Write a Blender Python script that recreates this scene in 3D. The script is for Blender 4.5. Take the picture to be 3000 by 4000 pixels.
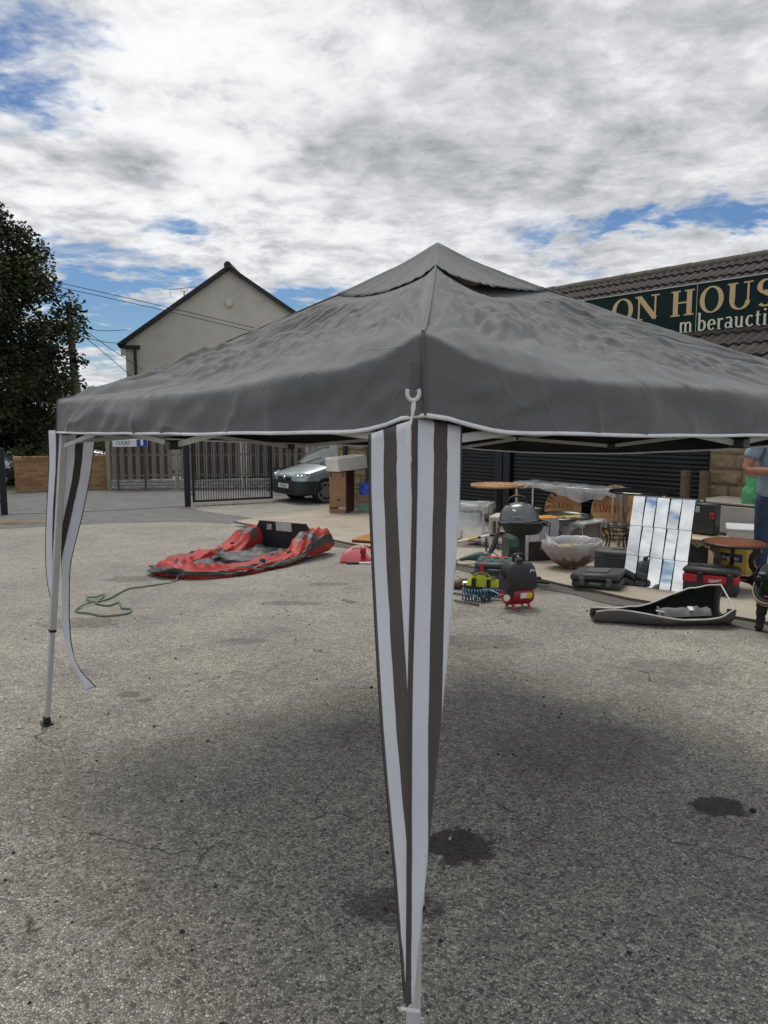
import bpy, bmesh, math, random
from math import sin, cos, pi, radians, sqrt, atan2, exp
from mathutils import Vector, Matrix, noise, Euler

# ------------------------------------------------------------------ camera, sky, sun, exposure
scene = bpy.context.scene
for o in list(bpy.data.objects):
    bpy.data.objects.remove(o)
COL = scene.collection
cam_d = bpy.data.cameras.new("camera")
cam_d.sensor_fit = 'VERTICAL'
cam_d.sensor_height = 36.0
cam_d.lens = 36.0 * 2900 / 4000
cam_d.clip_start = 0.05
cam_d.clip_end = 3000
cam = bpy.data.objects.new("camera", cam_d)
COL.objects.link(cam)
cam.location = (0, 0, 1.65)
cam.rotation_euler = (pi / 2 - math.atan(360 / 2900), 0, 0)
scene.camera = cam

SUN_AZ, SUN_EL = radians(-16), radians(66)      # azimuth from +Y towards +X, sun stands ahead and a little left
sun_d = bpy.data.lights.new("sun", 'SUN')
sun_d.energy = 1.25
sun_d.angle = radians(26)
sun_d.color = (1.0, 0.94, 0.84)
sun = bpy.data.objects.new("sun", sun_d)
COL.objects.link(sun)
sdir = Vector((sin(SUN_AZ) * cos(SUN_EL), cos(SUN_AZ) * cos(SUN_EL), sin(SUN_EL)))
sun.rotation_euler = (-sdir).to_track_quat('-Z', 'Y').to_euler()

world = bpy.data.worlds.new("World")
scene.world = world
world.use_nodes = True


class NT:
    """small helper for node trees"""
    def __init__(s, nt):
        s.nt = nt
        s.L = nt.links.new

    def n(s, t, **kw):
        nd = s.nt.nodes.new(t)
        for k, v in kw.items():
            setattr(nd, k, v)
        return nd

    def val(s, sock, v):
        if isinstance(v, bpy.types.NodeSocket):
            s.L(v, sock)
        elif isinstance(v, (tuple, list)) and len(v) == 3 and sock.type == 'RGBA':
            sock.default_value = (*v, 1)
        else:
            sock.default_value = v

    def math(s, op, a, b=0.0, c=0.0, clamp=False):
        nd = s.n('ShaderNodeMath', operation=op, use_clamp=clamp)
        s.val(nd.inputs[0], a)
        s.val(nd.inputs[1], b)
        s.val(nd.inputs[2], c)
        return nd.outputs[0]

    def vmath(s, op, a, b=(0, 0, 0)):
        nd = s.n('ShaderNodeVectorMath', operation=op)
        s.val(nd.inputs[0], a)
        if op == 'SCALE':
            s.val(nd.inputs['Scale'], b)
        else:
            s.val(nd.inputs[1], b)
        return nd.outputs['Value'] if op in ('DISTANCE', 'LENGTH', 'DOT_PRODUCT') else nd.outputs[0]

    def noise(s, vec, scale, detail=4, rough=.5, dist=0.0):
        nd = s.n('ShaderNodeTexNoise')
        s.val(nd.inputs['Vector'], vec)
        nd.inputs['Scale'].default_value = scale
        nd.inputs['Detail'].default_value = detail
        nd.inputs['Roughness'].default_value = rough
        nd.inputs['Distortion'].default_value = dist
        return nd.outputs['Fac']

    def ramp(s, fac, stops, interp='LINEAR'):
        nd = s.n('ShaderNodeValToRGB')
        cr = nd.color_ramp
        cr.interpolation = interp
        while len(cr.elements) < len(stops):
            cr.elements.new(0.5)
        for e, (p, c) in zip(cr.elements, stops):
            e.position = p
            if isinstance(c, (int, float)):
                c = (c, c, c)
            e.color = (*c, 1)
        s.val(nd.inputs[0], fac)
        return nd.outputs[0]

    def mrange(s, v, a, b, c=0.0, d=1.0, smooth=False):
        nd = s.n('ShaderNodeMapRange')
        if smooth:
            nd.interpolation_type = 'SMOOTHSTEP'
        s.val(nd.inputs[0], v)
        for i, x in enumerate((a, b, c, d)):
            s.val(nd.inputs[i + 1], x)
        return nd.outputs[0]

    def mix(s, f, a, b, blend='MIX'):
        nd = s.n('ShaderNodeMix', data_type='RGBA', blend_type=blend)
        s.val(nd.inputs[0], f)
        s.val(nd.inputs[6], a)
        s.val(nd.inputs[7], b)
        return nd.outputs[2]


def build_sky():
    t = NT(world.node_tree)
    nt = world.node_tree
    for nd in list(nt.nodes):
        nt.nodes.remove(nd)
    out = t.n('ShaderNodeOutputWorld')
    tc = t.n('ShaderNodeTexCoord').outputs['Generated']
    sky = t.n('ShaderNodeTexSky')
    sky.sky_type = 'NISHITA'
    sky.sun_disc = False
    sky.sun_elevation = SUN_EL
    sky.sun_rotation = SUN_AZ
    sky.air_density = 1.0
    sky.dust_density = 0.6
    sky.ozone_density = 1.6
    bg_sky = t.n('ShaderNodeBackground')
    t.L(t.mix(1.0, sky.outputs[0], (0.72, 0.95, 1.20), 'MULTIPLY'), bg_sky.inputs[0])
    bg_sky.inputs[1].default_value = 0.040
    d = t.vmath('NORMALIZE', tc)
    sep = t.n('ShaderNodeSeparateXYZ')
    t.L(d, sep.inputs[0])
    z = t.math('MAXIMUM', sep.outputs[2], 0.0)
    inv = t.math('DIVIDE', 1.0, t.math('ADD', z, 0.13))
    comb = t.n('ShaderNodeCombineXYZ')
    t.L(t.math('MULTIPLY', sep.outputs[0], inv), comb.inputs[0])
    t.L(t.math('MULTIPLY', sep.outputs[1], inv), comb.inputs[1])
    comb.inputs[2].default_value = 3.3
    P = comb.outputs[0]
    warp = t.n('ShaderNodeTexNoise')
    t.L(P, warp.inputs['Vector'])
    warp.inputs['Scale'].default_value = 1.7
    warp.inputs['Detail'].default_value = 3
    Pw = t.vmath('ADD', P, t.vmath('SCALE', t.vmath('SUBTRACT', warp.outputs['Color'], (.5, .5, .5)), 0.20))
    big = t.noise(Pw, 1.9, 6, .58)
    fine = t.noise(Pw, 7.0, 7, .62)
    wisp = t.noise(t.vmath('MULTIPLY', Pw, (1.0, 1.5, 1.0)), 14.0, 4, .65)

    def spot(px, py, rad, amp, sx=1.0, hard=.1):
        # a cloud bank or a hole in the cover, standing in one direction of the sky
        a = math.atan(360 / 2900)
        v = Vector(((px - 1500) / 2900, 1, -(py - 2000) / 2900))
        v = Matrix.Rotation(-a, 3, 'X') @ v
        v.normalize()
        dd = t.vmath('SUBTRACT', d, tuple(v))
        dd = t.vmath('MULTIPLY', dd, (1 / sx, 1 / sx, 1))
        dist = t.math('ADD', t.vmath('LENGTH', dd), t.math('MULTIPLY', t.math('SUBTRACT', fine, .5), rad * 1.1))
        return t.mrange(dist, rad, rad * hard, 0, amp, True)

    # cover
    cov = t.math('ADD', t.math('MULTIPLY', big, .74), t.math('MULTIPLY', fine, .26))
    for sp in ((170, 130, .10, -.125, 1.6), (420, 560, .05, -.05, 1), (760, 930, .045, -.12, 2.6), (1300, 900, .04, -.11, 3.0),
               (430, 1230, .055, -.18, 2.2), (2750, 830, .05, -.23, 4.0), (1950, 900, .04, -.14, 3.0), (300, 1130, .035, -.12, 2.0),
               (1300, 80, .07, -.07, 1.8), (1150, 1180, .03, -.13, 3.0), (620, 1090, .026, -.15, 6), (200, 1290, .03, -.10, 4), (2250, 880, .035, -.14, 4), (1180, 1120, .03, -.13, 4),
               (2500, 420, .36, .16, 1.4), (800, 350, .26, .13, 1.4), (1500, 300, .3, .08, 1.5), (700, 1000, .10, .06, 4), (560, 640, .045, .16, 1.7, .3), (1600, 1000, .05, .06, 3),
               (900, 1040, .035, .10, 4), (1750, 600, .18, .10, 1.3)):
        cov = t.math('ADD', cov, spot(*sp))
    mask = t.mrange(t.math('ADD', cov, t.math('MULTIPLY', t.math('SUBTRACT', wisp, .5), .12)), .385, .515, 0, 1, True)
    # shade of the cloud: thin parts bright, thick bellies grey
    shade = t.math('ADD', t.math('MULTIPLY', t.noise(t.vmath('ADD', Pw, (.07, .16, 0)), 4.4, 7, .66), .66),
                   t.math('MULTIPLY', fine, .50))
    for sp in ((2450, 250, .30, .055, 1.5), (2300, 640, .16, .02, 1.8), (560, 640, .036, .22, 2.3, .2), (1650, 560, .10, .10, 1.4), (1230, 600, .09, .14, 1.6),
               (700, 250, .26, -.10, 1.2), (1100, 450, .2, -.06, 1.4)):
        shade = t.math('ADD', shade, spot(*sp))
    ccol = t.ramp(shade, [(.40, (.565, .572, .577)), (.52, (.50, .508, .516)), (.62, (.39, .40, .415)), (.74, (.27, .28, .295)), (.92, (.12, .127, .137))])
    bg_c = t.n('ShaderNodeBackground')
    t.L(ccol, bg_c.inputs[0])
    bg_c.inputs[1].default_value = 1.0
    mx = t.n('ShaderNodeMixShader')
    t.L(mask, mx.inputs[0])
    t.L(bg_sky.outputs[0], mx.inputs[1])
    t.L(bg_c.outputs[0], mx.inputs[2])
    t.L(mx.outputs[0], out.inputs[0])


build_sky()
world.cycles.sampling_method = 'NONE'
scene.view_settings.view_transform = 'Standard'
scene.view_settings.look = 'None'
scene.view_settings.exposure = 0.77
scene.view_settings.gamma = 1.0
scene.view_settings.use_curve_mapping = False
scene.cycles.use_denoising = True
scene.cycles.max_bounces = 6
scene.cycles.diffuse_bounces = 3
scene.cycles.glossy_bounces = 3
scene.cycles.use_adaptive_sampling = True
scene.cycles.adaptive_threshold = 0.02
scene.cycles.transparent_max_bounces = 12
scene.cycles.caustics_reflective = False
scene.cycles.caustics_refractive = False

# ------------------------------------------------------------------ lie of the land
UX, UY = -.63, .776          # along the shop front, going away
VX, VY = .776, .63           # into the shop
FA = atan2(-.776, .63)       # turn of things lined up with the shop front
QX, QY = 5.09, 10.6


def gz(y):
    if y < 3.5:
        return 0.0
    if y < 4.5:
        return -.035 * (y - 3.5) ** 2 / 2
    if y < 16.5:
        return -.035 * (y - 4)
    if y < 17.5:
        return -.4375 - .035 * ((y - 16.5) - (y - 16.5) ** 2 / 2)
    return -.455


AP = .03                     # the concrete apron lies this much above the asphalt


def az(y):
    return gz(y) + AP


# ------------------------------------------------------------------ materials
MATS = {}


def mat(name, col, rough=.6, metal=0.0, var=.0, vs=6.0, bump=0.0, bs=60.0, col2=None, spec=.5, alpha=1.0, trans=0.0, coat=0.0, sheen=0.0, emis=None, detail=5, vr=.0):
    """plain procedural material: colour broken up by noise, fine relief, roughness variation"""
    if name in MATS:
        return MATS[name]
    m = bpy.data.materials.new(name)
    m.use_nodes = True
    t = NT(m.node_tree)
    b = m.node_tree.nodes['Principled BSDF']
    tc = t.n('ShaderNodeTexCoord').outputs['Object']
    if var > 0 or col2 is not None:
        n = t.noise(tc, vs, detail, .6)
        if col2 is None:
            lo = tuple(max(0, c * (1 - var)) for c in col)
            hi = tuple(min(1, c * (1 + var)) for c in col)
        else:
            lo, hi = col, col2
        t.L(t.ramp(n, [(.3, lo), (.7, hi)]), b.inputs['Base Color'])
    else:
        b.inputs['Base Color'].default_value = (*col, 1)
    if vr > 0:
        t.L(t.mrange(t.noise(tc, vs * 1.7, 4), .3, .7, max(.03, rough - vr), min(1, rough + vr)), b.inputs['Roughness'])
    else:
        b.inputs['Roughness'].default_value = rough
    b.inputs['Metallic'].default_value = metal
    b.inputs['Specular IOR Level'].default_value = spec
    b.inputs['Alpha'].default_value = alpha
    b.inputs['Transmission Weight'].default_value = trans
    b.inputs['Coat Weight'].default_value = coat
    b.inputs['Sheen Weight'].default_value = sheen
    if bump > 0:
        bp = t.n('ShaderNodeBump')
        bp.inputs['Strength'].default_value = bump
        bp.inputs['Distance'].default_value = .01
        t.L(t.noise(tc, bs, 4), bp.inputs['Height'])
        t.L(bp.outputs[0], b.inputs['Normal'])
    MATS[name] = m
    return m


def wood(name, a, b2, scale=(3, 30, 30), rough=.45, ring=6.0):
    if name in MATS:
        return MATS[name]
    m = bpy.data.materials.new(name)
    m.use_nodes = True
    t = NT(m.node_tree)
    b = m.node_tree.nodes['Principled BSDF']
    tc = t.n('ShaderNodeTexCoord').outputs['Object']
    v = t.vmath('MULTIPLY', tc, scale)
    n = t.noise(v, 1.0, 6, .6, 1.2)
    w = t.n('ShaderNodeTexWave')
    w.wave_type = 'BANDS'
    w.bands_direction = 'Y'
    w.inputs['Scale'].default_value = ring
    w.inputs['Distortion'].default_value = 9
    w.inputs['Detail'].default_value = 3
    t.L(t.vmath('MULTIPLY', tc, (.35, 1, 1)), w.inputs['Vector'])
    f = t.math('ADD', t.math('MULTIPLY', n, .65), t.math('MULTIPLY', w.outputs['Fac'], .35))
    t.L(t.ramp(f, [(.3, a), (.72, b2)]), b.inputs['Base Color'])
    b.inputs['Roughness'].default_value = rough
    MATS[name] = m
    return m


# ------------------------------------------------------------------ mesh building
def rotm(rx=0, ry=0, rz=0):
    return Euler((rx, ry, rz)).to_matrix()


class MB:
    def __init__(s):
        s.v, s.f, s.m = [], [], []
        s.X = None                         # optional transform for what is added next

    def add(s, vs, fs, mi=0):
        o = len(s.v)
        if s.X is not None:
            vs = [s.X @ Vector(v) for v in vs]
        s.v.extend([tuple(v) for v in vs])
        s.f.extend([tuple(i + o for i in f) for f in fs])
        s.m.extend([mi] * len(fs) if isinstance(mi, int) else mi)
        return s

    def box(s, c, d, R=None, ch=0.0, mi=0):
        hx, hy, hz = d[0] / 2, d[1] / 2, d[2] / 2
        c = Vector(c)
        if ch <= 0:
            vs = [Vector((x * hx, y * hy, z * hz)) for x in (-1, 1) for y in (-1, 1) for z in (-1, 1)]
            fs = [(0, 1, 3, 2), (4, 6, 7, 5), (0, 4, 5, 1), (2, 3, 7, 6), (0, 2, 6, 4), (1, 5, 7, 3)]
        else:
            ch = min(ch, hx * .98, hy * .98, hz * .98)
            vs, idx = [], {}
            for x in (-1, 1):
                for y in (-1, 1):
                    for z in (-1, 1):
                        for k in range(3):
                            p = [x * (hx - ch), y * (hy - ch), z * (hz - ch)]
                            p[k] = (x, y, z)[k] * (hx, hy, hz)[k]
                            idx[(x, y, z, k)] = len(vs)
                            vs.append(Vector(p))
            fs = []
            for k in range(3):
                a, b = [(1, 2), (2, 0), (0, 1)][k]
                for sg in (-1, 1):
                    q = []
                    for (u, w) in ((-1, -1), (1, -1), (1, 1), (-1, 1)):
                        t = [0, 0, 0]
                        t[k], t[a], t[b] = sg, u, w
                        q.append(idx[(*t, k)])
                    fs.append(tuple(q if sg > 0 else q[::-1]))
            for k in range(3):                         # edge strips
                a, b = [(1, 2), (2, 0), (0, 1)][k]
                for sa in (-1, 1):
                    for sb in (-1, 1):
                        def g(sk, kk):
                            t = [0, 0, 0]
                            t[k], t[a], t[b] = sk, sa, sb
                            return idx[(*t, kk)]
                        q = (g(-1, a), g(1, a), g(1, b), g(-1, b))
                        fs.append(q if sa * sb < 0 else q[::-1])
            for x in (-1, 1):
                for y in (-1, 1):
                    for z in (-1, 1):
                        q = (idx[(x, y, z, 0)], idx[(x, y, z, 1)], idx[(x, y, z, 2)])
                        fs.append(q if x * y * z > 0 else q[::-1])
        if R is not None:
            vs = [R @ v for v in vs]
        return s.add([v + c for v in vs], fs, mi)

    def bar(s, a, b, w, h, ch=0.0, mi=0, up=(0, 0, 1)):
        """box beam from a to b"""
        a, b = Vector(a), Vector(b)
        d = b - a
        L = d.length
        x = d.normalized()
        u = Vector(up)
        if abs(x.dot(u)) > .98:
            u = Vector((0, 1, 0))
        y = u.cross(x).normalized()
        z = x.cross(y)
        R = Matrix((x, y, z)).transposed()
        return s.box((a + b) / 2, (L, w, h), R, ch, mi)

    def cyl(s, a, b, r0, r1=None, n=14, mi=0, cap=True):
        a, b = Vector(a), Vector(b)
        r1 = r0 if r1 is None else r1
        return s.tube([a, b], [r0, r1], n, mi, cap)

    def tube(s, pts, r, n=8, mi=0, cap=True, flat=1.0, twist=0.0):
        pts = [Vector(p) for p in pts]
        R = r if isinstance(r, (list, tuple)) else [r] * len(pts)
        vs, fs = [], []
        prev = None
        for i, p in enumerate(pts):
            d = (pts[min(i + 1, len(pts) - 1)] - pts[max(i - 1, 0)])
            if d.length < 1e-9:
                d = Vector((0, 0, 1))
            d.normalize()
            if prev is None:
                u = Vector((0, 0, 1)) if abs(d.z) < .9 else Vector((1, 0, 0))
                x = u.cross(d).normalized()
            else:
                x = prev - d * prev.dot(d)
                if x.length < 1e-6:
                    x = Vector((1, 0, 0)).cross(d)
                x.normalize()
            prev = x
            y = d.cross(x)
            for k in range(n):
                an = 2 * pi * k / n + twist * i
                vs.append(p + (x * cos(an) + y * sin(an) * flat) * R[i])
        for i in range(len(pts) - 1):
            for k in range(n):
                k2 = (k + 1) % n
                fs.append((i * n + k, i * n + k2, (i + 1) * n + k2, (i + 1) * n + k))
        if cap:
            fs.append(tuple(range(n))[::-1])
            fs.append(tuple((len(pts) - 1) * n + k for k in range(n)))
        return s.add(vs, fs, mi)

    def lathe(s, prof, n=24, c=(0, 0, 0), mi=0, sx=1.0, sy=1.0, a0=0.0, a1=2 * pi):
        full = abs(a1 - a0 - 2 * pi) < 1e-6
        m = n if full else n + 1
        vs, fs = [], []
        for (r, z) in prof:
            for k in range(m):
                an = a0 + (a1 - a0) * k / n
                vs.append((c[0] + r * cos(an) * sx, c[1] + r * sin(an) * sy, c[2] + z))
        for i in range(len(prof) - 1):
            for k in range(n):
                k2 = (k + 1) % m
                fs.append((i * m + k, i * m + k2, (i + 1) * m + k2, (i + 1) * m + k))
        return s.add(vs, fs, mi)

    def prism(s, poly, z0, z1, fn=None, mi=0, tri=False):
        """poly in 2D, extruded; fn maps (x,y,z) to space"""
        n = len(poly)
        fn = fn or (lambda x, y, z: (x, y, z))
        ar = sum(poly[i][0] * poly[(i + 1) % n][1] - poly[(i + 1) % n][0] * poly[i][1] for i in range(n))
        if ar < 0:
            poly = poly[::-1]
        vs = [fn(x, y, z0) for x, y in poly] + [fn(x, y, z1) for x, y in poly]
        fs = [tuple(range(n))[::-1], tuple(range(n, 2 * n))]
        fs += [(i, (i + 1) % n, n + (i + 1) % n, n + i) for i in range(n)]
        return s.add(vs, fs, mi)

    def grid(s, fn, nu, nv, mi=0, cu=False):
        mu = nu if cu else nu + 1
        vs = [fn(i / nu, j / nv) for j in range(nv + 1) for i in range(mu)]
        fs = []
        for j in range(nv):
            for i in range(nu):
                i2 = (i + 1) % mu
                fs.append((j * mu + i, j * mu + i2, (j + 1) * mu + i2, (j + 1) * mu + i))
        return s.add(vs, fs, mi)

    def ball(s, c, r, n=12, m=8, mi=0):
        rx, ry, rz = r if isinstance(r, (tuple, list)) else (r, r, r)
        return s.grid(lambda u, v: (c[0] + rx * sin(v * pi) * cos(u * 2 * pi), c[1] + ry * sin(v * pi) * sin(u * 2 * pi), c[2] - rz * cos(v * pi)), n, m, mi, True)

    def mesh(s, name, mats, smooth=None):
        me = bpy.data.meshes.new(name)
        me.from_pydata(s.v, [], s.f)
        for m in (mats if isinstance(mats, (list, tuple)) else [mats]):
            me.materials.append(m)
        me.polygons.foreach_set('material_index', s.m)
        if smooth is not None:
            me.polygons.foreach_set('use_smooth', [True] * len(me.polygons))
            if smooth < 179:
                me.set_sharp_from_angle(angle=radians(smooth))
        me.update()
        return me

    def build(s, name, mats, parent=None, loc=None, rz=0.0, smooth=None, weld=False, solid=0.0):
        me = s.mesh(name, mats, smooth)
        if weld:
            bm = bmesh.new()
            bm.from_mesh(me)
            bmesh.ops.remove_doubles(bm, verts=bm.verts, dist=1e-5)
            bm.to_mesh(me)
            bm.free()
        o = bpy.data.objects.new(name, me)
        COL.objects.link(o)
        if parent is not None:
            o.parent = parent
        if loc is not None:
            o.location = loc
        if rz:
            o.rotation_euler = (0, 0, rz)
        if solid:
            md = o.modifiers.new('thickness', 'SOLIDIFY')
            md.thickness = solid
            md.offset = 0
        return o


def tag(o, label=None, cat=None, group=None, kind=None):
    if label:
        o['label'] = label
    if cat:
        o['category'] = cat
    if group:
        o['group'] = group
    if kind:
        o['kind'] = kind
    return o


def thing(name, label, cat, loc=(0, 0, 0), rz=0.0, group=None, rx=0.0, ry=0.0):
    o = bpy.data.objects.new(name, None)
    o.empty_display_size = .1
    COL.objects.link(o)
    o.location = loc
    o.rotation_euler = (rx, ry, rz)
    return tag(o, label, cat, group)


def inst(name, me, parent, loc=(0, 0, 0), rot=(0, 0, 0), scale=(1, 1, 1)):
    o = bpy.data.objects.new(name, me)
    COL.objects.link(o)
    o.parent = parent
    o.location = loc
    o.rotation_euler = rot
    o.scale = scale
    return o


def fbm(p, o=4):
    a, s, t = 1.0, 0.0, 1.0
    p = Vector(p)
    for _ in range(o):
        s += a * noise.noise(p * t)
        a *= .5
        t *= 2.03
    return s


def sstep(a, b, x):
    x = min(1, max(0, (x - a) / (b - a)))
    return x * x * (3 - 2 * x)


def lerp(a, b, t):
    return a + (b - a) * t


def spline(pts, n):
    """Catmull-Rom through pts, n steps per span"""
    P = [Vector(p) for p in pts]
    P = [P[0] * 2 - P[1]] + P + [P[-1] * 2 - P[-2]]
    out = []
    for i in range(1, len(P) - 2):
        for k in range(n):
            t = k / n
            a, b, c, d = P[i - 1], P[i], P[i + 1], P[i + 2]
            out.append(.5 * ((2 * b) + (c - a) * t + (2 * a - 5 * b + 4 * c - d) * t * t + (3 * b - a - 3 * c + d) * t ** 3))
    out.append(P[-2])
    return out


# ------------------------------------------------------------------ lettering
def L_(x0, y0, x1, y1, w):
    dx, dy = x1 - x0, y1 - y0
    l = sqrt(dx * dx + dy * dy)
    nx, ny = -dy / l * w / 2, dx / l * w / 2
    return [(x0 + nx, y0 + ny), (x1 + nx, y1 + ny), (x1 - nx, y1 - ny), (x0 - nx, y0 - ny)]


def A_(cx, cy, rx, ry, a0, a1, tk, tn, n=18):
    """arc that is thick at its sides and thin at top and bottom"""
    o, i = [], []
    for k in range(n + 1):
        a = radians(a0 + (a1 - a0) * k / n)
        w = (tn + (tk - tn) * abs(cos(a)) ** 1.3) / 2
        o.append((cx + (rx + w) * cos(a), cy + (ry + w * .9) * sin(a)))
        i.append((cx + (rx - w) * cos(a), cy + (ry - w * .9) * sin(a)))
    return ('strip', o, i)


TK, TN = .17, .06


def S_(x, y, l=.32):
    return L_(x - l / 2, y, x + l / 2, y, .055)


GL = {
    'A': (.8, [L_(.10, 0, .40, 1, TN), L_(.40, 1, .70, 0, TK), L_(.2, .35, .58, .35, TN), S_(.1, .027, .24), S_(.7, .027, .3)]),
    'B': (.68, [L_(.18, 0, .18, 1, TK), A_(.34, .745, .18, .22, -90, 90, TK, TN), A_(.36, .27, .22, .24, -90, 90, TK, TN), L_(.1, .973, .36, .973, .055), L_(.1, .027, .38, .027, .055), L_(.2, .52, .38, .52, .05)]),
    'C': (.74, [A_(.42, .5, .31, .48, 45, 315, TK, TN, 28)]),
    'D': (.78, [L_(.18, 0, .18, 1, TK), A_(.32, .5, .34, .47, -90, 90, TK, TN, 24), L_(.06, .973, .34, .973, .055), L_(.06, .027, .34, .027, .055)]),
    'E': (.62, [L_(.18, 0, .18, 1, TK), L_(.06, .97, .56, .97, TN), L_(.06, .03, .58, .03, TN), L_(.18, .52, .46, .52, TN), L_(.55, .84, .55, 1, .04), L_(.57, 0, .57, .18, .04), L_(.46, .42, .46, .62, .04)]),
    'H': (.86, [L_(.2, 0, .2, 1, TK), L_(.66, 0, .66, 1, TK), L_(.2, .52, .66, .52, TN), S_(.2, .027), S_(.2, .973), S_(.66, .027), S_(.66, .973)]),
    'I': (.4, [L_(.2, 0, .2, 1, TK), S_(.2, .027), S_(.2, .973)]),
    'L': (.6, [L_(.18, 0, .18, 1, TK), S_(.18, .973), L_(.06, .03, .56, .03, TN), L_(.555, 0, .555, .2, .04)]),
    'M': (1.0, [L_(.16, 0, .16, 1, TN), L_(.84, 0, .84, 1, TK), L_(.16, 1, .5, .1, TK), L_(.5, .1, .84, 1, TN), S_(.16, .027, .26), S_(.84, .027)]),
    'N': (.88, [L_(.16, 0, .16, 1, TN), L_(.72, 0, .72, 1, TN), L_(.16, .97, .72, .05, TK), S_(.16, .027, .28), S_(.13, .973, .22), S_(.72, .973, .28)]),
    'O': (.88, [A_(.44, .5, .34, .48, 0, 360, TK, TN, 40)]),
    'K': (.78, [L_(.18, 0, .18, 1, TK), L_(.2, .42, .62, .98, TN), L_(.32, .58, .68, .02, TK), S_(.18, .027), S_(.18, .973), S_(.64, .973, .26), S_(.68, .027, .28)]),
    'R': (.74, [L_(.18, 0, .18, 1, TK), A_(.34, .74, .2, .23, -90, 90, TK, TN), L_(.36, .5, .66, .02, TK), L_(.06, .973, .36, .973, .055), S_(.18, .027), L_(.2, .51, .36, .51, .05)]),
    'S': (.62, [A_(.31, .735, .19, .235, 40, 250, TK * .9, TN, 20), A_(.31, .265, .21, .235, 70, -140, TK * .9, TN, 20), L_(.24, .56, .40, .44, TK)]),
    'T': (.7, [L_(.35, 0, .35, 1, TK), L_(.05, .97, .65, .97, TN), S_(.35, .027), L_(.07, .8, .07, 1, .04), L_(.63, .8, .63, 1, .04)]),
    'U': (.84, [L_(.2, .3, .2, 1, TK), L_(.68, .3, .68, 1, TN), A_(.44, .31, .24, .29, 180, 360, TK * .8, TN, 20), S_(.2, .973), S_(.68, .973, .28)]),
    'V': (.8, [L_(.1, 1, .4, 0, TK), L_(.4, 0, .7, 1, TN), S_(.1, .973, .3), S_(.7, .973, .24)]),
    'W': (1.1, [L_(.1, 1, .34, 0, TK), L_(.34, 0, .55, .9, TN), L_(.55, .9, .79, 0, TK), L_(.79, 0, 1.0, 1, TN), S_(.1, .973, .26), S_(1.0, .973, .24)]),
    'X': (.78, [L_(.1, 1, .66, 0, TK), L_(.1, 0, .66, 1, TN), S_(.1, .027, .26), S_(.66, .027, .26), S_(.1, .973, .26), S_(.66, .973, .26)]),
    'a': (.5, [A_(.24, .47, .14, .13, 0, 150, .09, .07, 12), L_(.38, .08, .38, .48, .12), A_(.22, .18, .13, .14, 20, 340, .1, .06, 18), L_(.38, .03, .47, .05, .06)]),
    'b': (.56, [L_(.14, 0, .14, 1, .11), A_(.29, .29, .17, .27, -150, 150, .13, .06, 24), L_(.04, .96, .14, .98, .05)]),
    'c': (.46, [A_(.26, .29, .17, .27, 50, 320, .13, .06, 22)]),
    'e': (.5, [A_(.26, .29, .17, .27, 0, 320, .13, .06, 24), L_(.1, .31, .43, .31, .05)]),
    'i': (.28, [L_(.14, 0, .14, .58, .12), L_(.04, .03, .24, .03, .045), L_(.05, .56, .14, .57, .045), A_(.14, .8, .03, .03, 0, 360, .07, .07, 12)]),
    'm': (.84, [L_(.14, 0, .14, .58, .11), A_(.28, .38, .14, .17, 0, 170, .11, .07, 12), A_(.56, .38, .14, .17, 0, 170, .11, .07, 12), L_(.42, 0, .42, .4, .11), L_(.7, 0, .7, .4, .11), S_(.14, .022, .2), S_(.42, .022, .2), S_(.7, .022, .2)]),
    'o': (.54, [A_(.27, .29, .18, .27, 0, 360, .13, .06, 28)]),
    'r': (.4, [L_(.14, 0, .14, .58, .11), A_(.28, .38, .13, .17, 50, 170, .09, .08, 8), S_(.14, .022, .22), L_(.05, .56, .14, .57, .045)]),
    't': (.36, [L_(.16, .12, .16, .76, .11), L_(.05, .55, .31, .55, .05), A_(.26, .14, .1, .12, 180, 300, .1, .06, 8)]),
    'u': (.58, [L_(.14, .2, .14, .58, .11), L_(.42, 0, .42, .58, .11), A_(.28, .2, .14, .17, 180, 350, .11, .07, 12), L_(.05, .56, .14, .57, .045), L_(.42, .03, .52, .03, .045)]),
    ' ': (.3, []),
}


def text_width(s):
    return sum(GL[c][0] for c in s)


def glyph(mb, ch, fn, th=.004, mi=0):
    """fn(x,y,z) places glyph space (cap height 1) into the scene; z in metres above the face"""
    for k, st in enumerate(GL[ch][1]):
        z = th + k * .0004
        if st[0] == 'strip':
            _, o, i = st
            n = len(o)
            vs = [fn(x, y, z) for x, y in o] + [fn(x, y, z) for x, y in i]
            fs = [(j, j + 1, n + j + 1, n + j) for j in range(n - 1)]
            vs2 = [fn(x, y, 0) for x, y in o] + [fn(x, y, 0) for x, y in i]
            m = len(vs)
            fs += [(j, j + m, j + 1 + m, j + 1) for j in range(n - 1)]
            fs += [(n + j, n + j + 1, n + j + 1 + m, n + j + m) for j in range(n - 1)]
            mb.add(vs + vs2, fs, mi)
        else:
            mb.prism(st, 0, z, fn, mi)


def sans(mb, s, fn, mi=0, th=.001, align='CENTER'):
    """built-in sans lettering, cap height about 1, laid through fn(x,y,z)"""
    cu = bpy.data.curves.new('lettering', 'FONT')
    cu.body = s
    cu.size = 1.37
    cu.align_x = align
    cu.resolution_u = 3
    o = bpy.data.objects.new('lettering', cu)
    me = o.to_mesh()
    mb.add([fn(v.co.x, v.co.y, th) for v in me.vertices], [tuple(p.vertices) for p in me.polygons], mi)
    o.to_mesh_clear()
    bpy.data.objects.remove(o)
    bpy.data.curves.remove(cu)
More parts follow.
